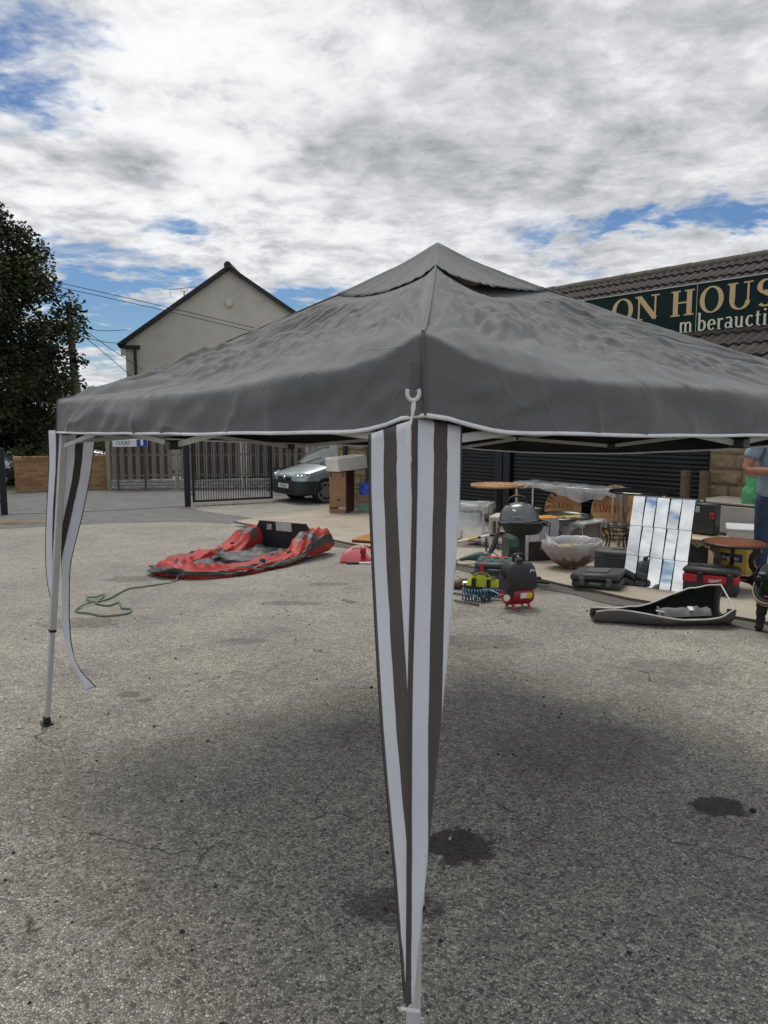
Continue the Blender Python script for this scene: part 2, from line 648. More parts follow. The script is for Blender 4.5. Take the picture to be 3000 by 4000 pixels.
# ------------------------------------------------------------------ ground
def asphalt_mat():
    m = bpy.data.materials.new('worn asphalt')
    m.use_nodes = True
    t = NT(m.node_tree)
    b = m.node_tree.nodes['Principled BSDF']
    tc = t.n('ShaderNodeTexCoord').outputs['Object']
    jit = t.n('ShaderNodeTexNoise')
    t.L(tc, jit.inputs['Vector'])
    jit.inputs['Scale'].default_value = 60
    tcj = t.vmath('ADD', tc, t.vmath('SCALE', jit.outputs['Color'], .012))

    def stone(scale):
        v = t.n('ShaderNodeTexVoronoi', feature='F1')
        t.L(tcj, v.inputs['Vector'])
        v.inputs['Scale'].default_value = scale
        e = t.n('ShaderNodeTexVoronoi', feature='DISTANCE_TO_EDGE')
        t.L(tcj, e.inputs['Vector'])
        e.inputs['Scale'].default_value = scale
        sp = t.n('ShaderNodeSeparateColor')
        t.L(v.outputs['Color'], sp.inputs[0])
        return sp.outputs[0], sp.outputs[1], e.outputs['Distance']
    r1, r2, e1 = stone(105)
    n_big = t.noise(tc, .62, 5, .62, .6)
    n_mid = t.noise(tc, 2.3, 6, .62, .4)
    n_sml = t.noise(tc, 17, 5, .7)
    # how much of the binder is worn away: light stones showing, dark tar in between
    worn = t.math('ADD', t.math('MULTIPLY', n_big, .62), t.math('MULTIPLY', n_mid, .38))
    stone_c = t.ramp(r1, [(0, (.07, .066, .060)), (.2, (.24, .226, .196)), (.6, (.46, .435, .375)), (.9, (.63, .60, .525)), (1, (.80, .77, .70))])
    tar = t.ramp(n_sml, [(.3, (.045, .043, .039)), (.7, (.13, .123, .108))])
    gap = t.mrange(e1, .0, .13, 0, 1)
    c = t.mix(gap, tar, stone_c)
    lvl = t.ramp(worn, [(.30, (.62, .61, .60)), (.44, (.88, .87, .85)), (.58, (1.18, 1.15, 1.10)), (.72, (1.5, 1.46, 1.36))])
    c = t.mix(1.0, c, lvl, 'MULTIPLY')
    c = t.mix(1.0, c, t.ramp(n_sml, [(.3, .72), (.7, 1.28)]), 'MULTIPLY')
    c = t.mix(1.0, c, t.ramp(t.noise(tc, 260, 2, .6), [(.3, .65), (.7, 1.35)]), 'MULTIPLY')
    # far off the single stones merge; a paler tone is mixed in with distance
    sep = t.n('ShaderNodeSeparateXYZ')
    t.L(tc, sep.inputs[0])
    far_pale = t.mrange(sep.outputs[1], 3.0, 9.0, .06, .45)
    c = t.mix(t.math('MULTIPLY', far_pale, t.mrange(n_mid, .3, .65, .4, 1)), c, (.40, .378, .33))
    # oil stains, filled holes and damp spots, each with a ragged outline
    wob = t.math('MULTIPLY', t.math('SUBTRACT', t.noise(tc, 12, 6, .7), .5), 1.9)
    stain = None
    for (x, y, rx, ry, a) in ((.29, 2.71, .15, .13, .88), (.03, 2.36, .17, .10, .62), (1.44, 3.01, .13, .09, .9), (-1.56, 4.36, .07, .06, .5),
                              (-1.43, 4.26, .05, .04, .5), (-2.0, 3.05, .13, .12, .45), (-.6, 8.0, .25, .12, .35), (2.05, 2.35, .10, .03, .3), (.75, 5.6, .3, .25, .35),
                              (-2.6, 6.2, .35, .22, .4), (-1.1, 5.6, .22, .1, .3), (1.9, 4.8, .4, .3, .3), (1.0, 3.6, .5, .35, .22), (-.9, 7.0, .3, .12, .4), (-2.9, 8.3, .3, .2, .4)):
        dx = t.math('DIVIDE', t.math('SUBTRACT', sep.outputs[0], x), rx)
        dy = t.math('DIVIDE', t.math('SUBTRACT', sep.outputs[1], y), ry)
        r = t.math('ADD', t.math('SQRT', t.math('ADD', t.math('MULTIPLY', dx, dx), t.math('MULTIPLY', dy, dy))), wob)
        k = t.mrange(r, 1.02, .86, 0, a)
        stain = k if stain is None else t.math('MAXIMUM', stain, k)
    c = t.mix(stain, c, t.ramp(n_sml, [(.3, (.012, .011, .009)), (.75, (.055, .048, .036))]))
    # black specks of tar and grit
    v2 = t.n('ShaderNodeTexVoronoi', feature='F1')
    t.L(tcj, v2.inputs['Vector'])
    v2.inputs['Scale'].default_value = 9
    sp2 = t.n('ShaderNodeSeparateColor')
    t.L(v2.outputs['Color'], sp2.inputs[0])
    spk = t.math('MULTIPLY', t.mrange(v2.outputs['Distance'], .11, .06, 0, 1), t.math('GREATER_THAN', sp2.outputs[0], .80))
    c = t.mix(t.math('MULTIPLY', spk, .85), c, (.012, .012, .012))
    # thin cracks
    cr = t.n('ShaderNodeTexVoronoi', feature='DISTANCE_TO_EDGE')
    jit2 = t.n('ShaderNodeTexNoise')
    t.L(tc, jit2.inputs['Vector'])
    jit2.inputs['Scale'].default_value = 2.2
    jit2.inputs['Detail'].default_value = 6
    t.L(t.vmath('ADD', tc, t.vmath('SCALE', jit2.outputs['Color'], .55)), cr.inputs['Vector'])
    cr.inputs['Scale'].default_value = .55
    crk = t.math('MULTIPLY', t.mrange(cr.outputs['Distance'], .0045, .001, 0, 1), t.mrange(n_mid, .48, .56, 0, .8))
    c = t.mix(crk, c, (.02, .019, .017))
    t.L(c, b.inputs['Base Color'])
    t.L(t.mrange(r2, 0, 1, .55, .85), b.inputs['Roughness'])
    b.inputs['Specular IOR Level'].default_value = .45
    bp = t.n('ShaderNodeBump')
    bp.inputs['Strength'].default_value = .9
    bp.inputs['Distance'].default_value = .008
    t.L(t.math('MULTIPLY', t.mrange(e1, 0, .35, 0, 1), t.mrange(r1, 0, 1, .35, 1)), bp.inputs['Height'])
    t.L(bp.outputs[0], b.inputs['Normal'])
    return m


def ground_sheet(name, poly, dz, m, lab=None, smooth=True):
    """a flat sheet laid on the ground, cut at its bends so that it follows the fall of the yard"""
    bm = bmesh.new()
    bm.faces.new([bm.verts.new((x, y, 0)) for x, y in poly])
    for y in [3.5 + .2 * i for i in range(6)] + [16.5 + .2 * i for i in range(6)]:
        bmesh.ops.bisect_plane(bm, geom=bm.verts[:] + bm.edges[:] + bm.faces[:], plane_co=(0, y, 0), plane_no=(0, 1, 0))
    for v in bm.verts:
        v.co.z = gz(v.co.y) + dz
    bmesh.ops.recalc_face_normals(bm, faces=bm.faces)
    if sum(f.normal.z for f in bm.faces) < 0:
        bmesh.ops.reverse_faces(bm, faces=bm.faces)
    me = bpy.data.meshes.new(name)
    bm.to_mesh(me)
    bm.free()
    me.materials.append(m)
    o = bpy.data.objects.new(name, me)
    COL.objects.link(o)
    tag(o, lab, kind='structure')
    return o


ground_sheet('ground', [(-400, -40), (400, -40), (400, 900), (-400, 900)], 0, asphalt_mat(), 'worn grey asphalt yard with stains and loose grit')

# smoother dark tarmac of the driveway and the road beyond the gate
tarmac = mat('dark tarmac', (.10, .099, .097), .75, var=.3, vs=3, bump=.5, bs=220, col2=(.17, .166, .158))
ragged = lambda pts, a, s: [(x + a * noise.noise((x * s, y * s, 1)), y + a * noise.noise((x * s, y * s, 5))) for x, y in pts]


def dense(poly, step):
    out = []
    n = len(poly)
    for i in range(n):
        a, b = poly[i], poly[(i + 1) % n]
        k = max(1, int(math.hypot(b[0] - a[0], b[1] - a[1]) / step))
        out += [(lerp(a[0], b[0], j / k), lerp(a[1], b[1], j / k)) for j in range(k)]
    return out


ground_sheet('driveway', ragged(dense([(-16, 11.2), (-9, 12.8), (-7.05, 13.4), (-5.4, 14.5), (-3.9, 14.75), (-3.1, 14.35), (-2.35, 15.1), (-4.3, 17.2), (-4.9, 18.1), (-8.3, 16.3), (-16, 13.2)], .4), .12, 1.3), .004, tarmac, 'darker tarmac driveway strip inside the gate')
ground_sheet('road', [(-60, 8), (-16, 13.3), (-8.3, 16.32), (-4.9, 18.12), (1.2, 21.2), (1.2, 23.6), (-60, 21.0)], .004, tarmac, 'dark tarmac road beyond the gate')
# concrete apron in front of the shop
apron_m = mat('brushed concrete', (.31, .272, .21), .85, var=.2, vs=2.2, bump=.6, bs=150, col2=(.43, .385, .31), detail=9)
ap_poly = dense([(-2.98, 14.55), (-1.5, 12.6), (1.76, 8.16), (2.4, 7.12), (3.27, 6.1), (6.4, 2.5), (11, 6.2), (4, 15), (.0, 19.2), (-1.0, 18.6), (-1.35, 17.6)], .35)
ap = ground_sheet('concrete_apron', ragged(ap_poly, .06, 1.7), AP, apron_m, 'pale brown concrete apron in front of the shutters')
# broken edge: the apron's kerb face, and crumbled asphalt along it
edge = MB()
ep = ragged(dense([(-1.35, 17.6), (-2.98, 14.55), (-1.5, 12.6), (1.76, 8.16), (2.4, 7.12), (3.27, 6.1), (6.4, 2.5)], .18), .06, 1.7)
for i in range(len(ep) - 1):
    a, b_ = ep[i], ep[i + 1]
    edge.add([(a[0], a[1], az(a[1])), (b_[0], b_[1], az(b_[1])), (b_[0], b_[1], gz(b_[1]) - .02), (a[0], a[1], gz(a[1]) - .02)], [(0, 1, 2, 3)])
edge.build('apron_edge', mat('concrete edge', (.12, .10, .08), .9, var=.4, vs=20), ap)
strip = []
for i, p in enumerate(ep[22:]):
    strip.append((p[0] - .02, p[1] - .02))
band = [(x - .20 * (1 + .5 * noise.noise((i * .5, 3, 0))), y - .16 * (1 + .6 * noise.noise((i * .6, 8, 0)))) for i, (x, y) in enumerate(strip)]
ground_sheet('edge_patching', strip + band[::-1], .006, mat('crumbled asphalt', (.055, .052, .047), .95, var=.5, vs=35, bump=1, bs=90, col2=(.17, .155, .13)), 'dark crumbled asphalt along the apron edge')
ground_sheet('grass_verge', [(-60, 22.9), (-11.2, 21.9), (-8.6, 22.95), (-8.3, 24), (-8.3, 60), (-60, 60)], .006, mat('mown grass', (.035, .075, .018), .9, var=.4, vs=9, bump=1, bs=90, col2=(.07, .12, .03)), 'strip of green grass behind the brick wall')

# slotted drain across the gateway
dr = MB()
A0, B0 = Vector((-8.3, 16.25, 0)), Vector((-4.86, 18.0, 0))
N = 110
for i in range(N):
    p = A0.lerp(B0, (i + .5) / N)
    d = (B0 - A0).normalized()
    q = Vector((-d.y, d.x, 0))
    dr.bar((p.x - q.x * .05, p.y - q.y * .05, gz(p.y) + .012), (p.x + q.x * .05, p.y + q.y * .05, gz(p.y) + .012), .016, .010)
for s in (-1, 1):
    d = (B0 - A0).normalized()
    q = Vector((-d.y, d.x, 0)) * .055 * s
    for i in range(8):
        a, b_ = A0.lerp(B0, i / 8) + q, A0.lerp(B0, (i + 1) / 8) + q
        dr.bar((a.x, a.y, gz(a.y) + .012), (b_.x, b_.y, gz(b_.y) + .012), .012, .016)
drain = dr.build('drain_channel', mat('galvanised grating', (.32, .32, .31), .5, .6, var=.3, vs=12))
tag(drain, 'slotted metal drain channel across the gateway', 'drain')
# ------------------------------------------------------------------ the gazebo
def fabric_mat(name, col, inner, rough=.75, weave=900, trans=0.0, creases=0.0):
    m = bpy.data.materials.new(name)
    m.use_nodes = True
    t = NT(m.node_tree)
    b = m.node_tree.nodes['Principled BSDF']
    tc = t.n('ShaderNodeTexCoord').outputs['Object']
    n = t.noise(tc, 3.0, 6, .6)
    c = t.ramp(n, [(.3, tuple(x * .93 for x in col)), (.7, tuple(x * 1.07 for x in col))])
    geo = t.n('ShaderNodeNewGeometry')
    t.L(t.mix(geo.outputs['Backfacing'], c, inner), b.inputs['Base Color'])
    b.inputs['Roughness'].default_value = rough
    b.inputs['Sheen Weight'].default_value = .15
    b.inputs['Specular IOR Level'].default_value = .3
    bp = t.n('ShaderNodeBump')
    bp.inputs['Strength'].default_value = .55
    bp.inputs['Distance'].default_value = .004
    h = t.math('ADD', t.noise(tc, 26, 5, .6, .8), t.math('MULTIPLY', t.noise(tc, weave, 1), .10))
    for sc, st_, am, of in ((4.5, (1, .30, .6), 1.0, 0), (6.0, (.28, 1, .6), .9, 7), (11.0, (.8, .4, .8), .5, 13)):      # thin sharp creases, in patches
        if creases:
            ln = t.math('ABSOLUTE', t.math('SUBTRACT', t.noise(t.vmath('MULTIPLY', tc, st_), sc, 1, .5, .3), .5))
            pm = t.mrange(t.noise(t.vmath('ADD', tc, (of, 0, 0)), 2.2, 1), .44, .60, 0, 1)
            h = t.math('ADD', h, t.math('MULTIPLY', t.math('MULTIPLY', t.mrange(ln, .0, .022, 1, 0), pm), am * creases))
    t.L(h, bp.inputs['Height'])
    t.L(bp.outputs[0], b.inputs['Normal'])
    if trans:                                  # thin cloth lets some daylight through
        tl = t.n('ShaderNodeBsdfTranslucent')
        tl.inputs[0].default_value = (*[min(1, x * 1.1) for x in col], 1)
        mx = t.n('ShaderNodeMixShader')
        mx.inputs[0].default_value = trans
        t.L(b.outputs[0], mx.inputs[1])
        t.L(tl.outputs[0], mx.inputs[2])
        t.L(mx.outputs[0], m.node_tree.nodes['Material Output'].inputs[0])
    return m


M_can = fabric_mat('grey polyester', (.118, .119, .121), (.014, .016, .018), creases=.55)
M_white_cloth = fabric_mat('white polyester', (.82, .84, .91), (.74, .76, .82), trans=.30)
M_brown_cloth = fabric_mat('brown polyester', (.100, .083, .079), (.13, .115, .115), trans=.2)
M_edge_cloth = mat('dark binding', (.020, .018, .022), .8)
M_hem = mat('white piping', (.80, .81, .85), .6, var=.08, vs=30, bump=.3, bs=200)
M_tube = mat('white coated steel', (.50, .51, .50), .38, .0, var=.06, vs=8, vr=.08)
M_black_pl = mat('black plastic', (.012, .012, .013), .45, var=.3, vs=20)

gaz = thing('gazebo', 'pop-up garden gazebo with dark grey canopy and striped leg curtains standing in the yard', 'gazebo', (.33, 3.61, 0))
GX, GY = .33, 3.61


def gl(p):                                   # world -> gazebo space
    return (p[0] - GX, p[1] - GY, p[2])


FEET = [Vector((.062, 1.505, 0)), Vector((2.5, 3.34, 0)), Vector((.47, 5.78, gz(5.78))), Vector((-1.84, 3.88, gz(3.88)))]
TOPS = [Vector((.082, 1.60, 1.805)), Vector((2.34, 3.36, 1.75)), Vector((.45, 5.62, 1.61)), Vector((-1.68, 3.86, 1.722))]
BOTZ = [1.626, 1.595, 1.455, 1.586]
PEAK = Vector((.25, 3.60, 2.452))
rnd = random.Random(4)


def eave(q):
    i = int(q) % 4
    s = q - int(q)
    a, b = TOPS[i], TOPS[(i + 1) % 4]
    m = 4 * s * (1 - s)
    p = a.lerp(b, s)
    # the skirt hangs just outside the frame; cloth bellies a little between the corners
    c = Vector((GX, GY, 0))
    out = Vector((p.x - c.x, p.y - c.y, 0)).normalized()
    p = p + out * (.012 * m)
    zb = lerp(BOTZ[i], BOTZ[(i + 1) % 4], s)
    sag = {0: .012, 1: .075, 2: .02, 3: .006}[i] * m
    d_n = min(q, 4 - q) * 2.85
    p.z = zb - sag + .139 + .042 * exp(-(d_n / .17) ** 2) + .010 * exp(-(min(s, 1 - s) * 2.85 / .12) ** 2)
    lift = 0
    for cn in (0,):
        dq = min(abs(q - cn), 4 - abs(q - cn)) * 3.0
        lift += .034 * exp(-(dq / .16) ** 2)
    return p, zb + lift - sag + .004 * noise.noise((q * 9, 2, 0)), i, s, m


def fold(p, C, i, seed, fr, amp, reach):
    d = Vector((p.x - C.x, p.y - C.y))
    r = d.length
    if r < 1e-4:
        return 0
    an = atan2(d.y, d.x)
    n = noise.noise((an * fr + .35 * noise.noise((r * 3, seed, 2)), r * 1.1, seed))
    n2 = noise.noise((an * fr * 2.3, r * 1.7, seed + 7))
    return amp * (n + .45 * n2) * exp(-r / reach) * sstep(.02, .22, r)


def crease(p, seed, dx, dy, fr, lng):
    """sharp-backed packing crease running in one direction"""
    u = (p.x * dx + p.y * dy) * fr
    w = (-p.x * dy + p.y * dx) * lng
    n = noise.noise((u + .5 * noise.noise((w * 2, seed, 0)), w, seed))
    return (1 - min(1, abs(n) * 3.2)) ** 2


def ridged(x, y, z, k=2.6):
    """noise with sharp crests and flat valleys"""
    return max(0.0, 1 - k * abs(noise.noise((x, y, z)))) ** 1.6


def pull(p, C, seed, fr, reach):
    """taut folds that fan out of a point C"""
    dx, dy = p.x - C.x, p.y - C.y
    r = sqrt(dx * dx + dy * dy) + 1e-6
    an = atan2(dy, dx) + .05 * noise.noise((r * 2.5, seed, 2))
    return ridged(an * fr, r * .28, seed) * exp(-r / reach) * sstep(.03, .25, r)


def roof_disp(p, i, s, r):
    m = 4 * s * (1 - s)
    d = 0.0
    A, B = TOPS[i], TOPS[(i + 1) % 4]
    # broad slack: bellies between the corners
    d += fold(p, A, i, 11 * i + 1, 4.0, .036, .9) + fold(p, B, i, 11 * i + 8, 4.0, .036, .9)
    # sharp pull lines out of both corners and down from the peak
    d += .052 * pull(p, A, 3 + i * 7, 8, .9) + .052 * pull(p, B, 5 + i * 7, 8, .9)
    d += .030 * pull(p, A, 13 + i * 7, 19, 1.1) + .030 * pull(p, B, 15 + i * 7, 19, 1.1)
    d += .026 * pull(p, PEAK, 40 + i, 9, 1.6) * sstep(.22, .4, r)
    d -= .026 * m * sstep(.60, .88, r) * (1 - sstep(.94, 1.0, r)) * (1 + .8 * noise.noise((p.x * 2.2, p.y * 2.2, 3)))
    # packing creases: thin lines in two directions
    tx_, ty_ = (B.x - A.x), (B.y - A.y)
    l = sqrt(tx_ * tx_ + ty_ * ty_)
    tx_, ty_ = tx_ / l, ty_ / l
    u, w = p.x * tx_ + p.y * ty_, -p.x * ty_ + p.y * tx_
    for k, (cu, cw, f1, f2, a) in enumerate(((.9, .43, 9, .42, .012), (.5, -.86, 7, .45, .011), (.2, .98, 11, .6, .008), (.97, -.2, 12, .5, .007))):
        mask = sstep(.0, .30, noise.noise((p.x * 1.9 + k * 9, p.y * 1.9, i + k * 3)))
        if mask > .01:
            uu, ww = u * cu + w * cw, -u * cw + w * cu
            d += a * mask * ridged(uu * f1 + .6 * noise.noise((ww * 1.6, k, i)), ww * f2, 60 + k + i * 9, 4.5)
    d += .0030 * noise.noise((p.x * 9, p.y * 9, i * 5 + 2)) + .0020 * noise.noise((p.x * 27, p.y * 27, 4))
    if i == 0:      # crumpled patches on the front right slope
        g = exp(-(((p.x - .92) / .28) ** 2 + ((p.y - 2.45) / .28) ** 2))
        if g > .02:
            d += g * (.026 * ridged(p.x * 7, p.y * 7, 31, 2.2) + .020 * ridged(p.x * 15 + 4, p.y * 11, 33, 2.4))
        g = exp(-(((p.x - .42) / .20) ** 2 + ((p.y - 2.35) / .28) ** 2))
        if g > .02:
            d += g * (.045 * ridged(p.x * 4.5 + 3, p.y * 5, 37, 2.0) + .014 * ridged(p.x * 13, p.y * 13, 39, 2.4))
    if i == 3:
        g = exp(-(((p.x + .10) / .2) ** 2 + ((p.y - 2.2) / .25) ** 2))
        if g > .02:
            d += g * .035 * ridged(p.x * 7 + 3, p.y * 6, 47, 2.0)
    return d


NQ, R0 = 230, .165
NR = 105
rings = [R0 + (1 - R0) * (j / (NR - 1)) for j in range(NR)]
NV = 20
can = MB()
cols = []
for c in range(4 * NQ):
    q = c / NQ
    e, zb, i, s, m = eave(q)
    col = []
    edge_w = min(s, 1 - s)
    rid = exp(-(edge_w / .035) ** 2)
    for r in rings:
        p = PEAK.lerp(e, r)
        cc = .26 + .30 * m * (1.0 if i in (0, 3) else .8)
        g = r + cc * r * (1 - r)
        p.z = PEAK.z + (e.z - PEAK.z) * g
        k = 1 - .75 * rid
        p.z += roof_disp(p, i, s, r) * k * (1 - .6 * sstep(.94, 1, r)) * sstep(.225, .33, r)
        # pole head pushing up under the cloth at the corners
        p.z += .016 * exp(-((e - p).length / .09) ** 2) * rid
        if i == 0 and r < .42:               # hollow under the vent on the right front slope
            p.z -= .040 * exp(-(((s - .42) / .22) ** 2)) * exp(-((r - R0) / .13) ** 2)
        col.append(p)
    out = Vector((e.x - GX, e.y - GY, 0)).normalized()
    nrm = [Vector((-.61, -.79, 0)), Vector((.79, -.61, 0))]
    a, b = TOPS[i], TOPS[(i + 1) % 4]
    tn = Vector((b.x - a.x, b.y - a.y, 0)).normalized()
    on = Vector((tn.y, -tn.x, 0))
    for k in range(1, NV + 1):
        f = k / NV
        p = Vector((e.x, e.y, lerp(col[NR - 1].z, zb, f)))
        amp = (1 - rid) * sstep(0, .5, f)
        w = .034 * noise.noise((q * 7, f * .7, 50)) + .010 * noise.noise((q * 22 + f * 1.5, f * 2.5, 60)) + .010 * crease(Vector((q * 3, f * .3)), 9, .8, .6, 3, 2)
        p += on * (amp * w + .010 * f)
        # pull lines running into the corner
        p += on * (.010 * exp(-edge_w / .10) * noise.noise((edge_w * 40 + f * 5, 3, i)) * (1 - rid))
        col.append(p)
    # round the eave: tight at the corners, slack in the middle
    it = int(2 + 13 * sstep(.02, .5, edge_w * 2 * (1 if i != 3 or s < .8 else 1)))
    lo, hi = NR - 30, NR + 13
    for _ in range(it):
        new = col[:]
        for j in range(lo, hi):
            w = sin(pi * (j - lo) / (hi - lo))
            new[j] = col[j].lerp((col[j - 1] + col[j + 1]) / 2, .5 * w)
        col = new
    cols.append(col)
nr = len(cols[0])
vs = [gl(p) for col in cols for p in col]
fs = []
for c in range(4 * NQ):
    c2 = (c + 1) % (4 * NQ)
    for j in range(nr - 1):
        fs.append((c * nr + j, c * nr + j + 1, c2 * nr + j + 1, c2 * nr + j))
can.add(vs, fs)
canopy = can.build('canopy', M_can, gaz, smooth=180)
canopy['label'] = 'creased dark grey canopy roof with skirt'

# white piping along the foot of the skirt, one run a side
for i in range(4):
    pts = [cols[(i * NQ + k) % (4 * NQ)][-1] for k in range(0, NQ + 1, 5)]
    MB().tube([gl(p) for p in pts], .0052, 8, flat=1.0).build('hem_piping', M_hem, canopy, smooth=60)
# corded seams on the four ridges
for i in range(4):
    pts = [cols[i * NQ][j] + Vector((0, 0, .003)) for j in range(8, NR, 3)]
    MB().tube([gl(p) for p in pts], .0042, 7).build('ridge_seam', M_can, canopy, smooth=60)
    pts = [cols[i * NQ][j] + Vector((cols[i * NQ][j].x - GX, cols[i * NQ][j].y - GY, 0)).normalized() * .003 for j in range(NR - 1, nr)]
    MB().tube([gl(p) for p in pts], .0034, 7).build('corner_seam', mat('seam cord grey', (.10, .10, .105), .8), canopy, smooth=60)  # corner cord in a grey slightly darker than the canopy cloth

# vent cap over the opening at the peak
cap = MB()
NC = 60
RC = .245
capc = []
for c in range(4 * NC):
    q = c / NC
    e, zb, i, s, m = eave(q)
    for j in range(15):
        r = RC * j / 14
        p = PEAK.lerp(e, r)
        cc = .26 + .30 * m * (1.0 if i in (0, 3) else .8)
        p.z = PEAK.z + .003 + (e.z - PEAK.z) * (r + cc * r * (1 - r))
        dq = min(q, 4 - q)
        gap = ({0: .012, 1: .0, 2: .0, 3: .0}[i] * m + .005 * exp(-(dq / (.62 if i == 0 else .45)) ** 2)) * (r / RC) ** 2
        p.z += gap + (.003 * noise.noise((p.x * 12, p.y * 12, 8)) + .008 * ridged(atan2(p.y - PEAK.y, p.x - PEAK.x) * 7, r, 5) * (r / RC)) * (j > 1) + .004 * m * noise.noise((q * 6, r * 4, 3)) * (r / RC)
        p.z += .018 * exp(-(r / .05) ** 2)
        capc.append(gl(p))
fs = []
for c in range(4 * NC):
    c2 = (c + 1) % (4 * NC)
    fs += [(c * 15 + j, c * 15 + j + 1, c2 * 15 + j + 1, c2 * 15 + j) for j in range(14)]
cap.add(capc, fs)
cap.build('vent_cap', M_can, gaz, smooth=180, solid=.0015)

# legs: upper tube, lower tube, collar, foot
for k in range(4):
    ft, tp = FEET[k], TOPS[k] - Vector((0, 0, .05))
    inw = Vector((GX - tp.x, GY - tp.y, 0)).normalized() * (.062 if k == 0 else .035)
    tp = tp + inw
    leg = MB()
    mid = ft.lerp(tp, .32)
    upv = (UX, UY, 0)
    leg.bar(gl(mid), gl(tp), .032, .032, .003, up=upv)
    lo = leg.build('leg', M_tube, gaz, smooth=40)
    b = MB()
    b.bar(gl(ft + Vector((0, 0, .012))), gl(mid), .0262, .0262, .003, up=upv)
    b.build('lower_tube', M_tube, lo, smooth=40)
    b = MB()
    b.bar(gl(mid - (tp - ft).normalized() * .012), gl(mid + (tp - ft).normalized() * .004), .036, .036, .003, up=upv)
    b.build('collar', M_black_pl, lo, smooth=40)
    b = MB()
    b.box(gl(ft + Vector((0, 0, .006))), (.058, .058, .010), rotm(0, 0, FA), .004)
    b.bar(gl(ft + Vector((0, 0, .010))), gl(ft + Vector((0, 0, .05))), .034, .034, .004, up=upv)
    b.build('foot', M_black_pl, lo, smooth=40)
    b = MB()
    b.bar(gl(tp - Vector((0, 0, .10))), gl(tp + Vector((0, 0, .015))), .05, .05, .006, up=upv)
    b.build('bracket', M_black_pl, lo, smooth=40)

# folding truss on each side: two scissors, black joints
for k in range(4):
    a = TOPS[k] + Vector((GX - TOPS[k].x, GY - TOPS[k].y, 0)).normalized() * .04
    b = TOPS[(k + 1) % 4] + Vector((GX - TOPS[(k + 1) % 4].x, GY - TOPS[(k + 1) % 4].y, 0)).normalized() * .04
    n = Vector((b.y - a.y, a.x - b.x, 0)).normalized() * .012
    hi, lo = -.055, -.205 if k in (0, 3) else -.185
    for h in (0, 1):
        p0, p1 = a.lerp(b, h * .5), a.lerp(b, h * .5 + .5)
        for d in (0, 1):
            za, zb = (hi, lo) if d == h else (lo, hi)
            off = n * (1 if d else -1)
            MB().bar(gl(p0 + off + Vector((0, 0, za))), gl(p1 + off + Vector((0, 0, zb))), .009, .021, .0015).build('truss_bar', M_tube, gaz, smooth=40)
        j = MB()
        cpt = p0.lerp(p1, .5) + Vector((0, 0, (hi + lo) / 2))
        j.cyl(gl(cpt - n * 1.9), gl(cpt + n * 1.9), .010, n=10)
        j.build('joint', M_black_pl, gaz, smooth=40)
    for z in (hi, lo):
        cpt = a.lerp(b, .5) + Vector((0, 0, z))
        MB().box(gl(cpt), (.05, .05, .034), rotm(0, 0, FA), .004).build('joint', M_black_pl, gaz, smooth=40)
# centre pole head and rafters under the peak
MB().cyl(gl(PEAK - Vector((0, 0, .45))), gl(PEAK - Vector((0, 0, .03))), .014, n=10).build('centre_pole', M_tube, gaz, smooth=40)
for k in range(4):
    m_ = TOPS[k].lerp(TOPS[(k + 1) % 4], .5) - Vector((0, 0, .055))
    m_ = m_ + Vector((GX - m_.x, GY - m_.y, 0)).normalized() * .05
    MB().bar(gl(m_), gl(PEAK - Vector((0, 0, .40))), .009, .02, .0015).build('truss_bar', M_tube, gaz, smooth=40)


def curtain(rows, stripes, from_outer, name, parent, wav=.004, sd=1, tex=0):
    """rows: list of (seam point, outer point) from top to bottom; stripes: widths in metres with a material index;
    from_outer: stripes are counted from the outer edge, else from the seam"""
    mb = MB()
    SUB = 4
    tot = sum(w for w, _ in stripes)
    n = len(rows)
    edges = [0]
    for w, _ in stripes:
        edges.append(edges[-1] + w / tot)
    W0 = (rows[0][1] - rows[0][0]).length

    def pt(row, d):                   # d: distance from the seam
        a, b = rows[row]
        W = (b - a).length
        t = d / W if W > 1e-6 else 0
        p = a.lerp(b, t)
        t2 = (b - a).normalized() if W > 1e-6 else Vector((1, 0, 0))
        nn = Vector((t2.y, -t2.x, 0))
        if nn.length > 1e-6:
            nn.normalize()
        ph = row / n
        w = wav * (noise.noise((d * 18 + ph * 6, ph * 12, sd)) + .9 * noise.noise((d * 30 - ph * 20, ph * 30, sd + 3))) * sin(min(1, t + .05) * pi) + wav * .35 * noise.noise((ph * 5, sd, 2)) * t
        return p + nn * w
    for k, (w, mi) in enumerate(stripes):
        e0, e1 = edges[k] * W0, edges[k + 1] * W0
        for row in range(n - 1):
            for sb in range(SUB):
                q = []
                for (rw, f) in ((row, sb / SUB), (row, (sb + 1) / SUB), (row + 1, (sb + 1) / SUB), (row + 1, sb / SUB)):
                    W = (rows[rw][1] - rows[rw][0]).length
                    d = lerp(e0, e1, f)
                    if from_outer:
                        # counted from the outer edge: what does not fit is cut off at the seam
                        d = max(0, W - (W0 - d))
                    else:
                        d = min(W, d)
                    q.append(gl(pt(rw, d)))
                if (Vector(q[0]) - Vector(q[1])).length < 1e-5 and (Vector(q[2]) - Vector(q[3])).length < 1e-5:
                    continue
                mb.add(q, [(0, 1, 2, 3)], mi)
    o = mb.build(name, [M_white_cloth, M_brown_cloth, M_edge_cloth], parent, smooth=180, weld=True, solid=.0012)
    return o


def chain(keys, n):
    """keys: (t, seam, outer) -> rows"""
    rows = []
    sp_a = spline([k[0] for k in keys], n)
    sp_b = spline([k[1] for k in keys], n)
    return list(zip(sp_a, sp_b))


